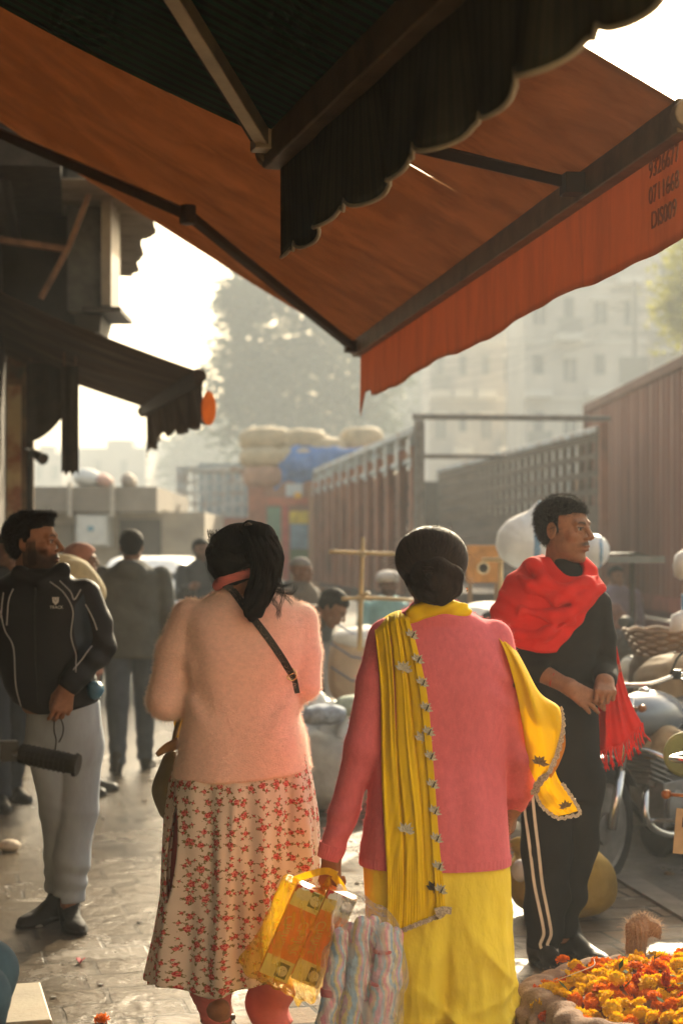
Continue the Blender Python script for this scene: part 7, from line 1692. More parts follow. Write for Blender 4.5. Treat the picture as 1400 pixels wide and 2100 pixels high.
labs = ['yellow marigold head in the heap in the burlap sack', 'orange marigold head in the heap in the burlap sack', 'dark orange marigold head in the heap in the burlap sack']; grp = ['yellow marigolds', 'orange marigolds', 'dark orange marigolds']
pts = []
tries = 0
while len(pts) < 290 and tries < 40000:
    tries += 1
    r_, a = .335 * math.sqrt(gm.uniform()), gm.uniform(0, 6.283); x, y = r_ * math.cos(a) * RX / .335, r_ * math.sin(a) * RY / .335
    if x > .12 or y < -.40: continue
    if any((x - q[0]) ** 2 + (y - q[1]) ** 2 < .0375 ** 2 for q in pts): continue
    pts.append((x, y, ftop - .02 + .075 * (1 - (r_ / .335) ** 2) + gm.normal() * .010))
pts += [(-.352, .318, ftop + .032)]
for i, (x, y, z) in enumerate(pts):
    ci = int(gm.choice(3, p=[.62, .31, .07])); o = bpy.data.objects.new('marigold', protos[ci * 3 + int(gm.integers(3))]); COL.objects.link(o)
    o.location = bc + np.array((x, y, z)); o.rotation_euler = (gm.normal() * .55, gm.normal() * .55, gm.uniform(0, 6.28)); s_ = gm.uniform(.82, 1.2); o.scale = (s_, s_, s_ * .85)
    tag(o, labs[ci], 'marigold', grp[ci])
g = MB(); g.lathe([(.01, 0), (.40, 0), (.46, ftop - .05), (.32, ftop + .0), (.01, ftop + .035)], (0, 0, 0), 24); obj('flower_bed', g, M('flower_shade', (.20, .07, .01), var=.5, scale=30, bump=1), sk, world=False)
lfm = M('leaf_green', (.07, .10, .025), rough=.8, spec=.05, trans=.3)
for k in range(16):
    a, r_ = gm.uniform(1.6, 4.2), .42 * math.sqrt(gm.uniform()); c = np.array((r_ * math.cos(a), r_ * math.sin(a), ftop + .008 + .07 * (1 - (r_ / .45) ** 2))); d_ = gm.normal(size=3); d_[2] = abs(d_[2]) * .6; d_ /= np.linalg.norm(d_); s_ = np.cross(d_, (0, 0, 1)); s_ /= np.linalg.norm(s_)
    g = MB(); P = [c, c + d_ * .018 + s_ * .008, c + d_ * .040, c + d_ * .018 - s_ * .008]; g.slab([[P[0], P[1]], [P[3], P[2]]], (0, 0, .0012)); obj('leaf', g, lfm, sk, world=False)
tube_obj('loose_thread', [(-.42, -.02, ftop + .05), (-.36, -.03, ftop + .075), (-.30, .02, ftop + .085), (-.29, .08, ftop + .09)], .0012, M('pale_thread', (.6, .5, .35)), sk, 5, 16)

# ------------------------------------------------------------------ bundles, sheets, bamboo, handcarts in the middle
ochre = M('ochre_cloth', (.37, .26, .06), rough=.9, var=.2, scale=5, bump=.5, bscale=22, bdist=.01, dirt=((.25, .16, .03), .5, .72, 4.0))
yo = thing('cloth_bundle', W(1150, 1890, 7.25), 'stained ochre yellow cloth bundle on the ground behind the legs in track trousers', 'bundle'); yo.location.z = 0
def yf(p):
    q = (p - (0, 0, .150)) / np.array((.225, .19, .155)); d = ((np.abs(q) ** 2.5).sum(1) ** .4 - 1) * .15
    d = smin(d, chain(p, [(-.12, -.02, .27), (-.17, -.02, .305), (-.20, -.02, .31)], [.05, .03, .022], .03), .05)
    th = np.arctan2(p[:, 2] - .28, p[:, 0] + .15); return d + .005 * np.sin(th * 26) * np.exp(-((p[:, 0] + .12) ** 2 + (p[:, 2] - .26) ** 2) / .025) + .008 * wob(p, 11, 3)
body('cloth', yf, (-.30, -.24, -.02), (.28, .24, .38), .008, ochre, yo)
blob_mesh('white_corner', [(W(1066, 1785, 7.04), (.035, .03, .045))], .008, M('white_plastic', (.62, .60, .56), rough=.4), yo, .006, 40, 2)
# pale sacks and sheeting where the bent man reaches
gs_ = M('grey_plastic', (.66, .67, .64), rough=.35, var=.2, bump=.6, bscale=14, bdist=.02, trans=.3); ws_ = M('white_sheet', (.86, .88, .87), rough=.25, var=.08, bump=.7, bscale=10, bdist=.03, trans=.4, spec=.5)
sack('big crumpled grey plastic sack on the ground beside the peach sweater', (W(672, 1620, 10.3)[0], 10.3, .24), (.30, .28, .24), 'plastic sacks on the ground', gs_, 61, v=.02)
sack('grey plastic sack on the ground nearest the pink cardigan\'s sleeve', (W(738, 1600, 10.5)[0], 10.55, .25), (.26, .26, .25), 'plastic sacks on the ground', gs_, 62, v=.02)
ws = thing('plastic_sheet', W(690, 1560, 10.2), 'crumpled white plastic sheeting spread over the grey sacks', 'sheeting')
def wf(p):
    x, y, z = p.T; top = .10 + .34 * (y + .05) + .05 * np.sin(x * 7 + 1) * np.cos(y * 6) + .035 * np.sin(x * 17 + y * 9) + .02 * np.sin(x * 37 - y * 21) + .10 * np.exp(-((x + .1) ** 2 + (y - .3) ** 2) / .05)
    r = np.maximum(np.abs(x - .02) - .36 - .04 * np.sin(y * 11), np.abs(y - .15) - .34 - .04 * np.sin(x * 13)); return smax(np.abs(z - top + np.clip(r + .12, 0, 1) * 1.3) - .014, r, .02)
body('sheet', wf, (-.50, -.34, -.32), (.55, .66, .62), .011, ws_, ws)
for i, (px, py, d, lab) in enumerate(((655, 1470, 10.1, 'blue and white folded cloth by the bent man\'s hand'), (722, 1450, 10.3, 'pale green folded cloth behind the blue one on the sheeting'))):
    p = W(px, py, d); o = thing('folded_cloth', p, lab, 'cloth'); blob_mesh('cloth', [((p[0], p[1], p[2]), (.12, .10, .035)), ((p[0] + .05, p[1], p[2] + .03), (.09, .09, .03))], .009, M('folded_%d' % i, ((.36, .42, .50), (.45, .52, .42))[i], var=.4, scale=30), o, .008, 30, i)
cm_ = M('cream_sack', (.58, .47, .36), rough=.85, var=.2, scale=4, bump=.5, bscale=20, dirt=((.40, .28, .20), .5, .7, 3.0))
bs = sack('tall square cream sack with a white top and blue stripes behind the sheeting', (W(735, 1380, 11.75)[0], 11.75, .745), (.215, .20, .255), None, cm_, 71, v=.016)
for k in range(3): 
    g = MB(); z0 = .22 + .16 * k; g.tube([(-.19, -.195, z0 + .06), (-.05, -.212, z0 - .03), (.08, -.212, z0 - .05), (.19, -.195, z0)], .006, 6); obj('blue_cord', g, M('blue_cord', (.14, .20, .34)), bs, smooth=True, world=False)
body('white_flap', lambda p: smax(ell(p, (.03, -.03, .47), (.205, .215, .08)) + .01 * wob(p, 20, 4), .40 - p[:, 2] - .12 * p[:, 0], .01), (-.25, -.3, .35), (.3, .25, .72), .011, M('white_sheet', (.72, .74, .72)), bs)
pl = thing('pallet', (W(725, 1600, 11.75)[0], 11.75, 0), 'low wooden pallet box under the square cream sack', 'pallet')
g = MB()
for k in range(5): g.box((-.32 + k * .16, 0, .50), (.14, .7, .03))
obj('deck', g, M('old_wood', (.2, .13, .08)), pl, world=False)
for sx in (-1, 1):
    g = MB(); g.box((sx * .33, 0, .24), (.06, .6, .48)); obj('side_board', g, M('old_wood', (.2, .13, .08)), pl, world=False)
bamboo = M('bamboo', (.50, .36, .18), rough=.6, var=.2, bump=.3, bscale=30)
bf_ = thing('bamboo_frame', W(740, 1330, 10.75), 'frame of lashed bamboo poles standing in front of the brown truck', 'frame')
tube_obj('upright', np.array([W(737, 1335, 10.72), W(740, 1220, 10.72), W(744, 1102, 10.72)]) - wloc(bf_), [.016, .015, .011], bamboo, bf_, 8, 10)
tube_obj('upper_crossbar', np.array([W(674, 1131, 10.69), W(742, 1134, 10.69), W(835, 1137, 10.70)]) - wloc(bf_), .012, bamboo, bf_, 8, 10)
tube_obj('lower_crossbar', np.array([W(700, 1228, 10.69), W(760, 1226, 10.69), W(850, 1231, 10.69)]) - wloc(bf_), .012, bamboo, bf_, 8, 10)
for (x, y) in ((743, 1134), (739, 1227)):
    g = MB(); c = W(x, y, 10.70) - wloc(bf_); 
    for q in range(3): g.tube([c + (.022 * math.cos(a) , .022 * math.sin(a) , .012 * (q - 1) + .012 * math.sin(a)) for a in np.linspace(0, 6.3, 12)], .004, 5)
    obj('lashing', g, M('rope', (.42, .33, .2)), bf_, smooth=True, world=False)
g = MB(); g.tube(np.array([W(742, 1222, 10.68), W(752, 1216, 10.66), W(757, 1219, 10.66)]) - wloc(bf_), .012, 6); obj('loose_end', g, bamboo, bf_, world=False)
wood = M('old_wood', (.2, .13, .08))
def handcart(loc, rz, label, w=1.0, L=1.6, h=.62):
    root = thing('handcart', loc, label, 'handcart', 'wooden handcarts in the road', rz=rz)
    g = MB()
    for k in range(6): g.box((-w / 2 + w / 12 + k * w / 6, 0, h), (w / 6 - .012, L, .03))
    obj('deck', g, wood, root, world=False)
    for sx in (-1, 1):
        g = MB(); g.box((sx * w * .42, 0, h - .05), (.05, L + .1, .06)); obj('beam', g, wood, root, world=False)
        for sy in (-1, 1): wheel(root, (sx * (w * .5 - .02), sy * L * .32, .26), .26, .05)
    g = MB(); g.tube([(-w * .42, L / 2, h - .04), (-w * .4, L / 2 + .35, h + .12), (w * .4, L / 2 + .35, h + .12), (w * .42, L / 2, h - .04)], .018, 8); obj('handle', g, wood, root, smooth=True, world=False)
    return root
c1 = handcart((1.22, 10.9, -.05), .15, 'wooden handcart loaded with white sheeting behind the red shawl', h=.80)
hp = thing('plastic_heap', (1.16, 10.6, .77), 'crumpled heap of whitish plastic sheeting on the handcart, between the two nearest heads', 'sheeting')
blob_mesh('sheet', [((1.10, 10.6, .95), (.42, .40, .22)), ((.84, 10.4, 1.08), (.22, .20, .16)), ((1.30, 10.7, 1.10), (.30, .3, .22))], .017, ws_, hp, .035, 13, 5, k=.12)
blob_mesh('opening_shade', [((.93, 10.22, 1.14), (.10, .05, .06))], .012, M('hole_shade', (.05, .045, .04)), hp, .01, 30, 6)  # dark lump standing in for the shaded mouth of the sheet
bag_m = M('white_bag', (.70, .72, .73), rough=.35, var=.08, bump=.4, bscale=16, bdist=.02, trans=.3); blue_m = M('blue_stripe', (.20, .38, .58), rough=.4, trans=.2)
for i, (px, py, rx, rz_, lab) in enumerate(((1078, 1112, 62, 56, 'big blown up white plastic bundle with a pale blue stripe, left of the red shawl'), (1216, 1131, 32, 36, 'small round white bundle with a blue stripe, right of the man\'s chin'))):
    s_ = 10.5 / F; p = W(px, py, 10.5); o = thing('plastic_bundle', p - (0, 0, rz_ * s_), lab, 'bundle'); L = np.array(wloc(o)); c = p - L; r = np.array((rx * s_, .15, rz_ * s_))
    f = lambda q: (smin(ell(q, c, r), chain(q, [c + (.03, 0, r[2] * .8), c + (.09, 0, r[2] * 1.25), c + (.12, 0, r[2] * 1.1)], [.06, .035, .05], .03), .03) if px < 1100 else ell(q, c, r)) + .0014 * np.sin(np.arctan2(q[:, 2] - c[2], q[:, 0] - c[0]) * 13) + .005 * wob(q, 18, 4)
    body('bag', f, c - r * 1.2 - .03, c + r * 1.3 + .16, .010, bag_m, o)
    body('stripe', lambda q: np.maximum(np.abs(f(q) - .0) - .004, np.abs(q[:, 0] - c[0] - r[0] * .28 - .15 * (q[:, 2] - c[2]) ** 2 * 4) - r[0] * .13), c - r * 1.3 - .03, c + r * 1.3 + .05, .009, blue_m, o)
post = thing('bundle_rack', (1.30, 10.75, -.05), 'plain bamboo rack carrying the white bundles above the cart', 'rack')
for x in (1.0, 1.56): tube_obj('upright', [(x - 1.30, 0, .0), (x - 1.30, 0, 1.62)], .015, bamboo, post, 8)
tube_obj('crossbar', [(-.42, -.02, 1.55), (.36, -.02, 1.55)], .014, bamboo, post, 8)
op = thing('painted_board', W(990, 1165, 11.6), 'small orange painted board with pale emblems behind the pink woman\'s head', 'board'); L = np.array(wloc(op))
g = MB(); a = W(955, 1195, 11.6) - L; b_ = W(1030, 1118, 11.6) - L; g.box((a + b_) / 2, (b_[0] - a[0], .03, b_[2] - a[2])); obj('panel', g, M('board_orange', (.42, .20, .06), var=.3, scale=12), op, world=False, bevel=.006)
g = MB(); g.lathe([(.045, 0), (.045, .004), (.03, .004), (.03, 0)], (0, -.018, .0), 16, 'Y'); obj('round_emblem', g, M('board_cream', (.55, .45, .28)), op, world=False)
for sx in (-1, 1):
    g = MB(); g.bar((sx * .09, .0, -.10), (sx * .09, 0, -1.45), .03); obj('post', g, wood, op, world=False)
c2 = handcart((2.05, 9.55, -.05), .25, 'wooden handcart with jute sack and basket behind the silver motorcycle', w=1.1, L=1.5, h=.60)
sack('large plump brown jute sack lying on the handcart, above the round mirror', (1.93, 9.15, .82), (.36, .26, .185), None, M('brown_jute', (.26, .185, .105), var=.2, scale=8, bump=.5, bscale=90, bdist=.004), 81, v=.014)
bk_ = thing('wicker_basket', (1.88, 9.75, .60), 'round wicker basket on the handcart behind the jute sack', 'basket')
g = MB()
for k in range(9):
    z = .34 + .020 * k; r_ = .19 + .010 * k; g.tube([(r_ * math.cos(a), r_ * math.sin(a), z + .006 * math.sin(a * 12 + (k % 2) * 3.14)) for a in np.linspace(0, 6.283, 50)], .011, 5)
obj('weave', g, M('wicker', (.22, .13, .07), var=.3), bk_, smooth=True, world=False)
g = MB(); g.lathe([(.02, .0), (.26, .0), (.24, .30), (.21, .36), (.02, .38)], (0, 0, 0), 20); obj('base', g, M('wicker_dark', (.10, .065, .04)), bk_, smooth=True, world=False)
ps = thing('water_post', W(1408, 1290, 9.7), 'white capped post with a blue band at the right edge', 'post'); ps.location.z = -.05; L = np.array(wloc(ps)); X0 = 0
g = MB(); g.lathe([(.035, 0), (.035, 1.36)], (0, 0, 0), 12); obj('pole', g, M('blue_pole', (.08, .20, .34), rough=.5), ps, smooth=True, world=False)
g = MB(); g.lathe([(.04, 1.44), (.075, 1.46), (.082, 1.52), (.07, 1.58), (.03, 1.61), (.002, 1.615)], (0, 0, 0), 18); obj('cap', g, M('white_enamel', (.72, .72, .70), rough=.3), ps, smooth=True, world=False)
g = MB(); g.lathe([(.002, 1.06), (.07, 1.08), (.085, 1.16), (.075, 1.24), (.002, 1.27)], (-.02, -.02, 0), 18); obj('float_ball', g, M('white_enamel', (.72, .72, .70)), ps, smooth=True, world=False)
cnp = thing('stall_canopy', W(1300, 1150, 12.2), 'small flat grey canopy on a pole before the corrugated container', 'canopy'); L = np.array(wloc(cnp)); zc = L[2]; cnp.location.z = -.05
g = MB(); P = [(-.20, 0, zc + .10), (.0, -.1, zc + .11), (.20, -.1, zc + .06), (.16, .3, zc + .07), (-.18, .3, zc + .11)]; g.add(P, [(0, 1, 4), (1, 2, 3), (1, 3, 4)]); g.box((.0, -.08, zc + .06), (.40, .02, .05)); obj('canopy_top', g, M('canopy_grey', (.16, .17, .17)), cnp, world=False)
g = MB(); g.tube([(.0, .1, 0), (.0, .1, zc + .1)], .02, 8); obj('pole', g, M('dark_pipe', (.03, .024, .018)), cnp, world=False)
# ------------------------------------------------------------------ motorcycles
chrome = M('chrome', (.70, .70, .68), metal=1, rough=.22, var=.1, bump=0); bkm = M('bike_black', (.018, .018, .018), rough=.45, bump=.1); alu = M('engine_alu', (.22, .21, .20), metal=.6, rough=.45, var=.3)
def motorcycle(loc, rz, label, tank=(.17, .21, .25), steer=0, mirrors=True, rise=0., guard=True, gs=1.0):
    """forward = +Y, wheels at y = -.62 and +.62"""
    root = thing('motorcycle', loc, label, 'motorcycle', 'motorcycles parked in the lane', rz=rz)
    tm = M('tank_%d_%d' % (int(tank[0] * 100), int(tank[2] * 100)), tank, rough=.22, var=.08, bump=0, coat=.6, spec=.5)
    for y, w in ((-.62, .115), (.62, .09)):
        g = MB(); R0 = .295; n = 40; V = []; m = 12
        for i in range(n):
            a = 6.283 * i / n
            for j in range(m):
                b = 6.283 * j / m; rr = R0 - .05 + .05 * math.cos(b) + (.004 if (i + (j % 2)) % 2 and abs(math.cos(b) - 1) < .5 else 0); V.append((w / 2 * math.sin(b), y + rr * math.cos(a), .295 + rr * math.sin(a)))
        g.add(V, [(i * m + j, i * m + (j + 1) % m, ((i + 1) % n) * m + (j + 1) % m, ((i + 1) % n) * m + j) for i in range(n) for j in range(m)])
        o = obj('wheel', g, tyre_m, root, smooth=True, world=False)
        g = MB(); g.lathe([(.195, -.03), (.215, -.035), (.215, .035), (.195, .03)], (0, y, .295), 32, 'X'); g.lathe([(.02, -.06), (.075, -.05), (.075, .05), (.02, .06)], (0, y, .295), 18, 'X')
        for q in range(6):
            a = 6.283 * q / 6; g.bar((0, y + .06 * math.cos(a), .295 + .06 * math.sin(a)), (0, y + .205 * math.cos(a), .295 + .205 * math.sin(a)), .028, .022)
        obj('rim', g, alu, o, world=False)
    for sx in (-1, 1):
        g = MB(); g.tube([(sx * .075, .62, .295), (sx * .075, .53, .56)], .022, 10); g.tube([(sx * .075, .53, .56), (sx * .07, .42, .90)], .016, 10); obj('fork', g, chrome, root, smooth=True, world=False)
        g = MB(); P = [(sx * .10, -.58, .32), (sx * .10, -.42, .66)]; g.tube(P, .016, 8)
        for q in range(9): c = np.array(P[0]) * (1 - (.25 + q * .065)) + np.array(P[1]) * (.25 + q * .065); g.lathe([(.018, -.006), (.030, 0), (.018, .006)], tuple(c), 10)
        obj('shock_absorber', g, chrome, root, smooth=True, world=False)
    def fen(p, y, r0, r1, hw, a0, a1):
        r = np.sqrt((p[:, 1] - y) ** 2 + (p[:, 2] - .295) ** 2); a = np.degrees(np.arctan2(p[:, 2] - .295, p[:, 1] - y)); return np.maximum(np.maximum(np.abs(r - r0 - .004 - .02 * (1 - (p[:, 0] / hw) ** 2)) - .006, np.abs(p[:, 0]) - hw), np.maximum(a0 - a, a - a1) * .004)
    body('front_mudguard', lambda p: fen(p, .62, .315, 0, .06, 20, 150), (-.09, .2, .25), (.09, 1.0, .70), .008, bkm, root)
    body('rear_mudguard', lambda p: np.minimum(fen(p, -.62, .325, 0, .075, 30, 178), np.maximum(np.abs(p[:, 1] + .96 + .22 * (p[:, 2] - .42)) - .008, np.maximum(np.abs(p[:, 0]) - .07, np.abs(p[:, 2] - .34) - .15))), (-.1, -1.06, .15), (.1, -.2, .70), .008, bkm, root)
    def tk(p): 
        d = ell(p, (0, .14, .80), (.135, .27, .115)); d = smin(d, ell(p, (0, .02, .76), (.10, .22, .09)), .05); return smax(d, .69 - p[:, 2], .03)
    tko = body('fuel_tank', tk, (-.18, -.2, .65), (.18, .45, .95), .009, tm, root)
    g = MB(); g.lathe([(.03, .905), (.03, .925), (.002, .93)], (0, .16, 0), 16); obj('filler_cap', g, chrome, tko, smooth=True, world=False)
    body('seat', lambda p: smin(chain(p, [(0, -.08, .76), (0, -.35, .775), (0, -.68, .83)], [.075, .09, .07], .06, (1.35, 1, .8)), ell(p, (0, -.3, .75), (.12, .3, .06)), .04), (-.2, -.85, .62), (.2, .05, .95), .010, M('seat_vinyl', (.02, .02, .02), rough=.5, bump=.3, bscale=120), root)
    for sx in (-1, 1):
        body('side_panel', lambda p, sx=sx: np.maximum(ell(p, (sx * .11, -.28, .62), (.03, .17, .11)), 0 * p[:, 0] - 9), (sx * .11 - .06, -.5, .48), (sx * .11 + .06, -.08, .76), .009, tm, root)
    g = MB()
    for sx in (-1, 1): g.tube([(sx * .05, .40, .86), (sx * .07, .18, .70), (sx * .12, -.3, .70), (sx * .10, -.78, .74)], .016, 8); 
    g.tube([(0, .42, .84), (0, .34, .40), (0, .10, .22), (0, -.25, .24), (0, -.35, .60)], .02, 8); g.bar((.08, -.2, .30), (.08, -.62, .295), .03, .045); g.bar((-.08, -.2, .30), (-.08, -.62, .295), .03, .045)
    obj('frame', g, bkm, root, smooth=True, world=False)
    g = MB(); g.box((0, .02, .36), (.24, .34, .22)); g.box((0, .16, .54), (.15, .17, .20), rx=.3)
    for q in range(6): g.box((0, .16 + .012 * q, .47 + .03 * q), (.21, .22, .009), rx=.3)
    g.lathe([(.02, -.15), (.09, -.14), (.09, .14), (.02, .15)], (0, .08, .34), 16, 'X'); obj('engine', g, alu, root, world=False, bevel=.01)
    for sx in (1, -1):
        g = MB(); g.tube([(sx * .06, .26, .46), (sx * .10, .32, .30), (sx * .13, .10, .21), (sx * .15, -.25, .24)], .018, 10, smooth=14)
        if sx > 0: g.tube([(.16, -.20, .25), (.165, -.32, .27), (.17, -.85, .36), (.17, -.90, .368)], [.022, .045, .050, .040], 14); obj('exhaust', g, chrome, root, smooth=True, world=False)
        elif guard:
            obj('exhaust_pipe', g, chrome, root, smooth=True, world=False)
            g = MB(); g.tube([(-.10, .30, .30), (-.30, .28, .34), (-.32, .28, .52), (-.12, .34, .64), (.12, .34, .64), (.32, .28, .52), (.30, .28, .34), (.10, .30, .30)], .013, 8, smooth=40); obj('crash_guard', g, chrome, root, smooth=True, world=False)
    Rs = np.array(Matrix.Rotation(steer, 3, 'Z')); c0 = np.array((0, .42, 0)); st = lambda q: tuple(Rs @ (np.array(q) - c0) + c0 + (0, 0, rise))
    g = MB(); g.tube([st(q) for q in ((-.36, .22, .985), (-.26, .27, 1.005), (-.12, .37, .96), (.12, .37, .96), (.26, .27, 1.005), (.36, .22, .985))], .011, 8, smooth=26); hbar = obj('handlebar', g, chrome, root, smooth=True, world=False)
    for sx in (-1, 1):
        g = MB(); a, b = np.array(st((sx * .27, .265, 1.003))), np.array(st((sx * .385, .205, .98))); g.tube([a, b], .017 * gs, 12); g.tube([b, b + (b - a) * .06], [.021 * gs, .019 * gs], 12)
        for q in range(9): c = a + (b - a) * (.1 + q * .09); g.tube([c, c + (b - a) * .03], .0185 * gs, 10)
        obj('grip', g, tyre_m, hbar, smooth=False, world=False)
        g = MB(); g.tube([st((sx * .25, .29, 1.0)), st((sx * .30, .33, .985)), st((sx * .40, .29, .965))], [.007, .006, .004], 6, smooth=10); g.box(st((sx * .245, .285, 1.008)), (.04, .04, .045)); obj('lever', g, bkm, hbar, smooth=False, world=False)
        if not mirrors: continue
        g = MB(); g.tube([st((sx * .22, .30, 1.01)), st((sx * .27, .33, 1.10)), st((sx * .33, .33, 1.14))], .006, 6, smooth=10); mo = obj('mirror_stalk', g, bkm, hbar, smooth=True, world=False)
        g = MB(); c = np.array(st((sx * .37, .33, 1.145))); nn = 22
        prof = [(c + np.array(((.068 * math.cos(q)), .0, (.042 * math.sin(q))))) for q in np.linspace(0, 6.283, nn + 1)[:-1]]
        back = [c + (np.array(p) - c) * .75 + (0, .03, 0) for p in prof]; g.add(prof + back, [(i, (i + 1) % nn, nn + (i + 1) % nn, nn + i) for i in range(nn)] + [tuple(range(nn, 2 * nn))[::-1]]); mb_ = obj('mirror', g, bkm, hbar, world=False)
        g = MB(); g.add([c + (np.array(p) - c) * .93 + (0, -.001, 0) for p in prof], [tuple(range(nn))]); obj('glass', g, M('mirror_glass', (.75, .85, .88), metal=1, rough=.05, var=.02, bump=0), mb_, world=False)
    g = MB(); g.lathe([(.03, -.10), (.085, -.03), (.095, .03), (.09, .045)], st((0, .52, .86)), 24, 'Y'); hl = obj('headlamp', g, bkm, root, smooth=True, world=False)
    g = MB(); g.lathe([(.088, .044), (.07, .062), (.002, .07)], st((0, .52, .86)), 24, 'Y'); obj('lens', g, M('lamp_glass', (.55, .55, .50), rough=.12, bump=0, coat=.5), hl, smooth=True, world=False)
    for sx in (-1, 1):
        for y, z in ((.50, .86), (-.86, .66)):
            g = MB(); g.tube([(sx * .08, y, z), (sx * .16, y, z)], .008, 6); g.lathe([(.002, -.02), (.018, -.012), (.018, .012), (.002, .02)], (sx * .17, y, z), 12, 'Y'); obj('indicator', g, M('amber_lens', (.30, .10, .015), rough=.3), root, smooth=True, world=False)
    g = MB(); g.box((0, -.86, .72), (.14, .05, .07)); obj('tail_lamp', g, M('lamp_red', (.35, .03, .02)), root, world=False, bevel=.012)
    g = MB(); g.box((0, -.965, .54), (.20, .008, .17), rx=-.25); pl_ = obj('number_plate', g, M('plate_cream', (.50, .36, .20), rough=.5, var=.2), root, world=False)
    for i, s_ in enumerate(('DL 35', '9146')): text(s_, .055, (0, -.972 - (.012 if i == 0 else -.008) , .575 - i * .065), (R(90) - .25, 0, 0), M('plate_ink', (.03, .03, .03)), pl_, ext=.0008)
    if guard: g = MB(); g.tube([(-.12, -.62, .80), (-.14, -.88, .80), (.14, -.88, .80), (.12, -.62, .80)], .012, 8, smooth=20); obj('grab_rail', g, chrome, root, smooth=True, world=False)
    g = MB(); g.tube([(-.10, .0, .22), (-.22, -.06, .0)], .012, 8); obj('side_stand', g, bkm, root, world=False)
    return root
def bike_at(front, rear, label, z=-.05, **kw):
    f, r_ = np.array(front, float), np.array(rear, float); c = (f + r_) / 2; d_ = f - r_; return motorcycle((c[0], c[1], z), math.atan2(-d_[0], d_[1]), label, **kw)
B_1 = bike_at((1.205, 8.05), (1.98, 9.02), 'silver blue motorcycle with its front wheel and round mirror showing right of the red shawl', steer=.2)
B_2 = bike_at((2.14, 7.80), (1.52, 6.72), 'dark motorcycle at the right edge showing its rear tyre and cream number plate', tank=(.05, .05, .05))
B_3 = bike_at((1.75, 10.55), (2.75, 11.25), 'black motorcycle furthest back, its handlebars behind the jute sack', tank=(.03, .03, .03), steer=-.2)
B_4 = bike_at((-1.10, 4.18), (-.728, 3.0), 'motorcycle at the near left, only its black handlebar grip reaching into view', tank=(.04, .04, .04), z=0, mirrors=False, rise=.08, guard=False, gs=1.35)
# tan cloth, helmet and dried gourd on the near motorcycles
o = thing('cloth_bundle', (1.56, 8.42, .86), 'crumpled tan cloth bundle on the tank of the silver blue motorcycle', 'bundle'); p = W(1362, 1520, 8.3)
blob_mesh('cloth', [(p, (.075, .07, .055)), (p + (-.06, 0, -.05), (.05, .05, .04)), (p + (.03, 0, .03), (.05, .05, .035))], .009, M('tan_cloth', (.42, .31, .18), var=.25, bump=.6, bscale=40, bdist=.01), o, .012, 28, 3, k=.04)
o = thing('horn_lamp', W(1392, 1545, 7.0), 'round copper coloured lamp on the dark motorcycle at the right edge', 'lamp')
g = MB(); g.lathe([(.02, .06), (.06, .03), (.085, -.02), (.088, -.04), (.06, -.045), (.002, -.03)], (.02, 0, 0), 24, 'Y'); obj('bowl', g, M('copper', (.55, .26, .10), metal=.8, rough=.35), o, smooth=True, world=False)
g = MB(); g.lathe([(.078, -.03), (.094, -.035), (.094, -.05), (.078, -.046)], (.02, 0, 0), 24, 'Y'); obj('rim', g, M('green_rim', (.26, .30, .10), rough=.4), o, smooth=True, world=False)
# ------------------------------------------------------------------ near left: seated person's knee, slab; litter
figure(-372, 4.25, 1.66, 'seated person in blue jeans at the near left, only the knee in view', (.10, .10, .11), (.060, .105, .135), facing=84, seat=.44, topname='shirt', arms=((10, 20), (10, 20)), v=.009)
stl2 = thing('stool', ((-372 - CX) / F * 4.25, 4.25, 0), 'stool under the seated person in blue jeans at the near left', 'stool')
g = MB(); g.lathe([(.16, .30), (.17, .32), (.17, .345), (.002, .35)], (0, 0, 0), 20); obj('seat', g, wood, stl2, world=False)
for a in (0.4, 2.0, 3.5, 5.1):
    g = MB(); g.tube([(.11 * math.cos(a), .11 * math.sin(a), .31), (.16 * math.cos(a), .16 * math.sin(a), 0)], .016, 8); obj('leg', g, wood, stl2, world=False)
sb = thing('stone_slab', (-1.14, 5.75, 0), 'pale stone slab lying on the pavers at the bottom left corner', 'slab', rz=.25)
g = MB(); g.box((-.04, -.06, .022), (.36, .50, .044)); obj('slab', g, M('pale_stone', (.33, .285, .215), var=.15, scale=5, rough=.6, bump=.3, bscale=60, dirt=((.32, .25, .17), .55, .8, 4.0)), sb, world=False, bevel=.006)
gl = np.random.default_rng(77)
bits = MB()
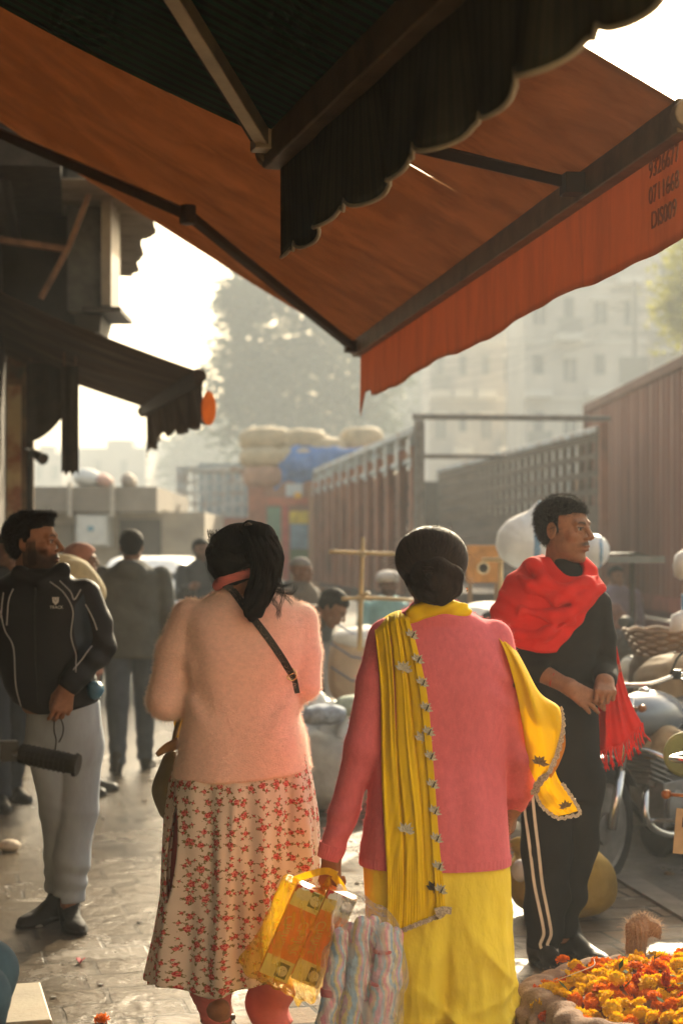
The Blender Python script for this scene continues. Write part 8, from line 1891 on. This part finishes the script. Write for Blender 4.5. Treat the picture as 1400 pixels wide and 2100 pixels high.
for i in range(150):
    d = gl.uniform(5.2, 13) ; x = gl.uniform(wall_x(d) + .1, edge_x(d) + 1.6); r_ = gl.uniform(.006, .022) * (1.5 if x > edge_x(d) else 1); z = 0.0 if x < edge_x(d) else -.045
    bits.cur = int(gl.integers(3)); bits.lathe([(.001, 0), (r_, r_ * .15), (r_ * .8, r_ * .5), (.001, r_ * .65)], (x, d, z), 6)
o = bpy.data.objects.new('x', None)
lm = [M('litter_pale', (.45, .40, .32), var=.3), M('litter_brown', (.14, .09, .05), var=.4), M('litter_grey', (.22, .21, .19), var=.3)]
tag(obj('litter', bits, lm), kind='stuff')
def petal(px, py, label, mat, s_=.03):
    d = gd(py); p = W(px, py, d); p[2] = 0; o = thing('petal', p, label, 'petal'); g = MB(); n = 7; G = [[(s_ * (u - .5) * math.sin(.4 + 2.4 * v), s_ * 1.4 * (v - .5), .004 + .018 * abs(u - .5) + .008 * math.sin(3 * v)) for u in np.linspace(0, 1, n)] for v in np.linspace(0, 1, n)]; g.slab(G, (0, 0, .001)); obj('petal_blade', g, mat, o, smooth=True, world=False); return o
o = thing('marigold', (0, 0, 0), 'single orange marigold head fallen on the pavers at the bottom left', 'marigold'); p = W(210, 2096, gd(2098)); o.location = (p[0], p[1], .012)
m2 = link('flower_head', protos[4], [], o, smooth=False) if False else bpy.data.objects.new('flower_head', protos[4]); COL.objects.link(m2); m2.parent = o
petal(166, 1976, 'pink petal scrap on the wet pavers left of the floral kurta', M('petal_pink', (.45, .06, .08), trans=.3), .035)
for (px, py, w, lab) in ((1310, 1818, .05, 'pale lump of stone on the road beyond the ochre bundle'), (1384, 1876, .04, 'small pale stone by the wet gutter at the right'), (1283, 1862, .02, 'white pebble beside the wet gutter'), (18, 1745, .06, 'crumpled pale paper on the wet pavers at the left edge')):
    d = gd(py); p = W(px, py, d); z = 0 if px < 900 else -.05; o = thing('stone' if px > 900 else 'paper_scrap', (p[0], p[1], z), lab, 'stone' if px > 900 else 'paper')
    blob_mesh('lump', [((p[0], p[1], z + w * .4), (w, w * .8, w * .5))], w / 7, M('stone_pale' if px > 900 else 'paper_pale', (.42, .37, .30) if px > 900 else (.55, .45, .33), var=.25), o, w * .15, 30 * .05 / w, 3)
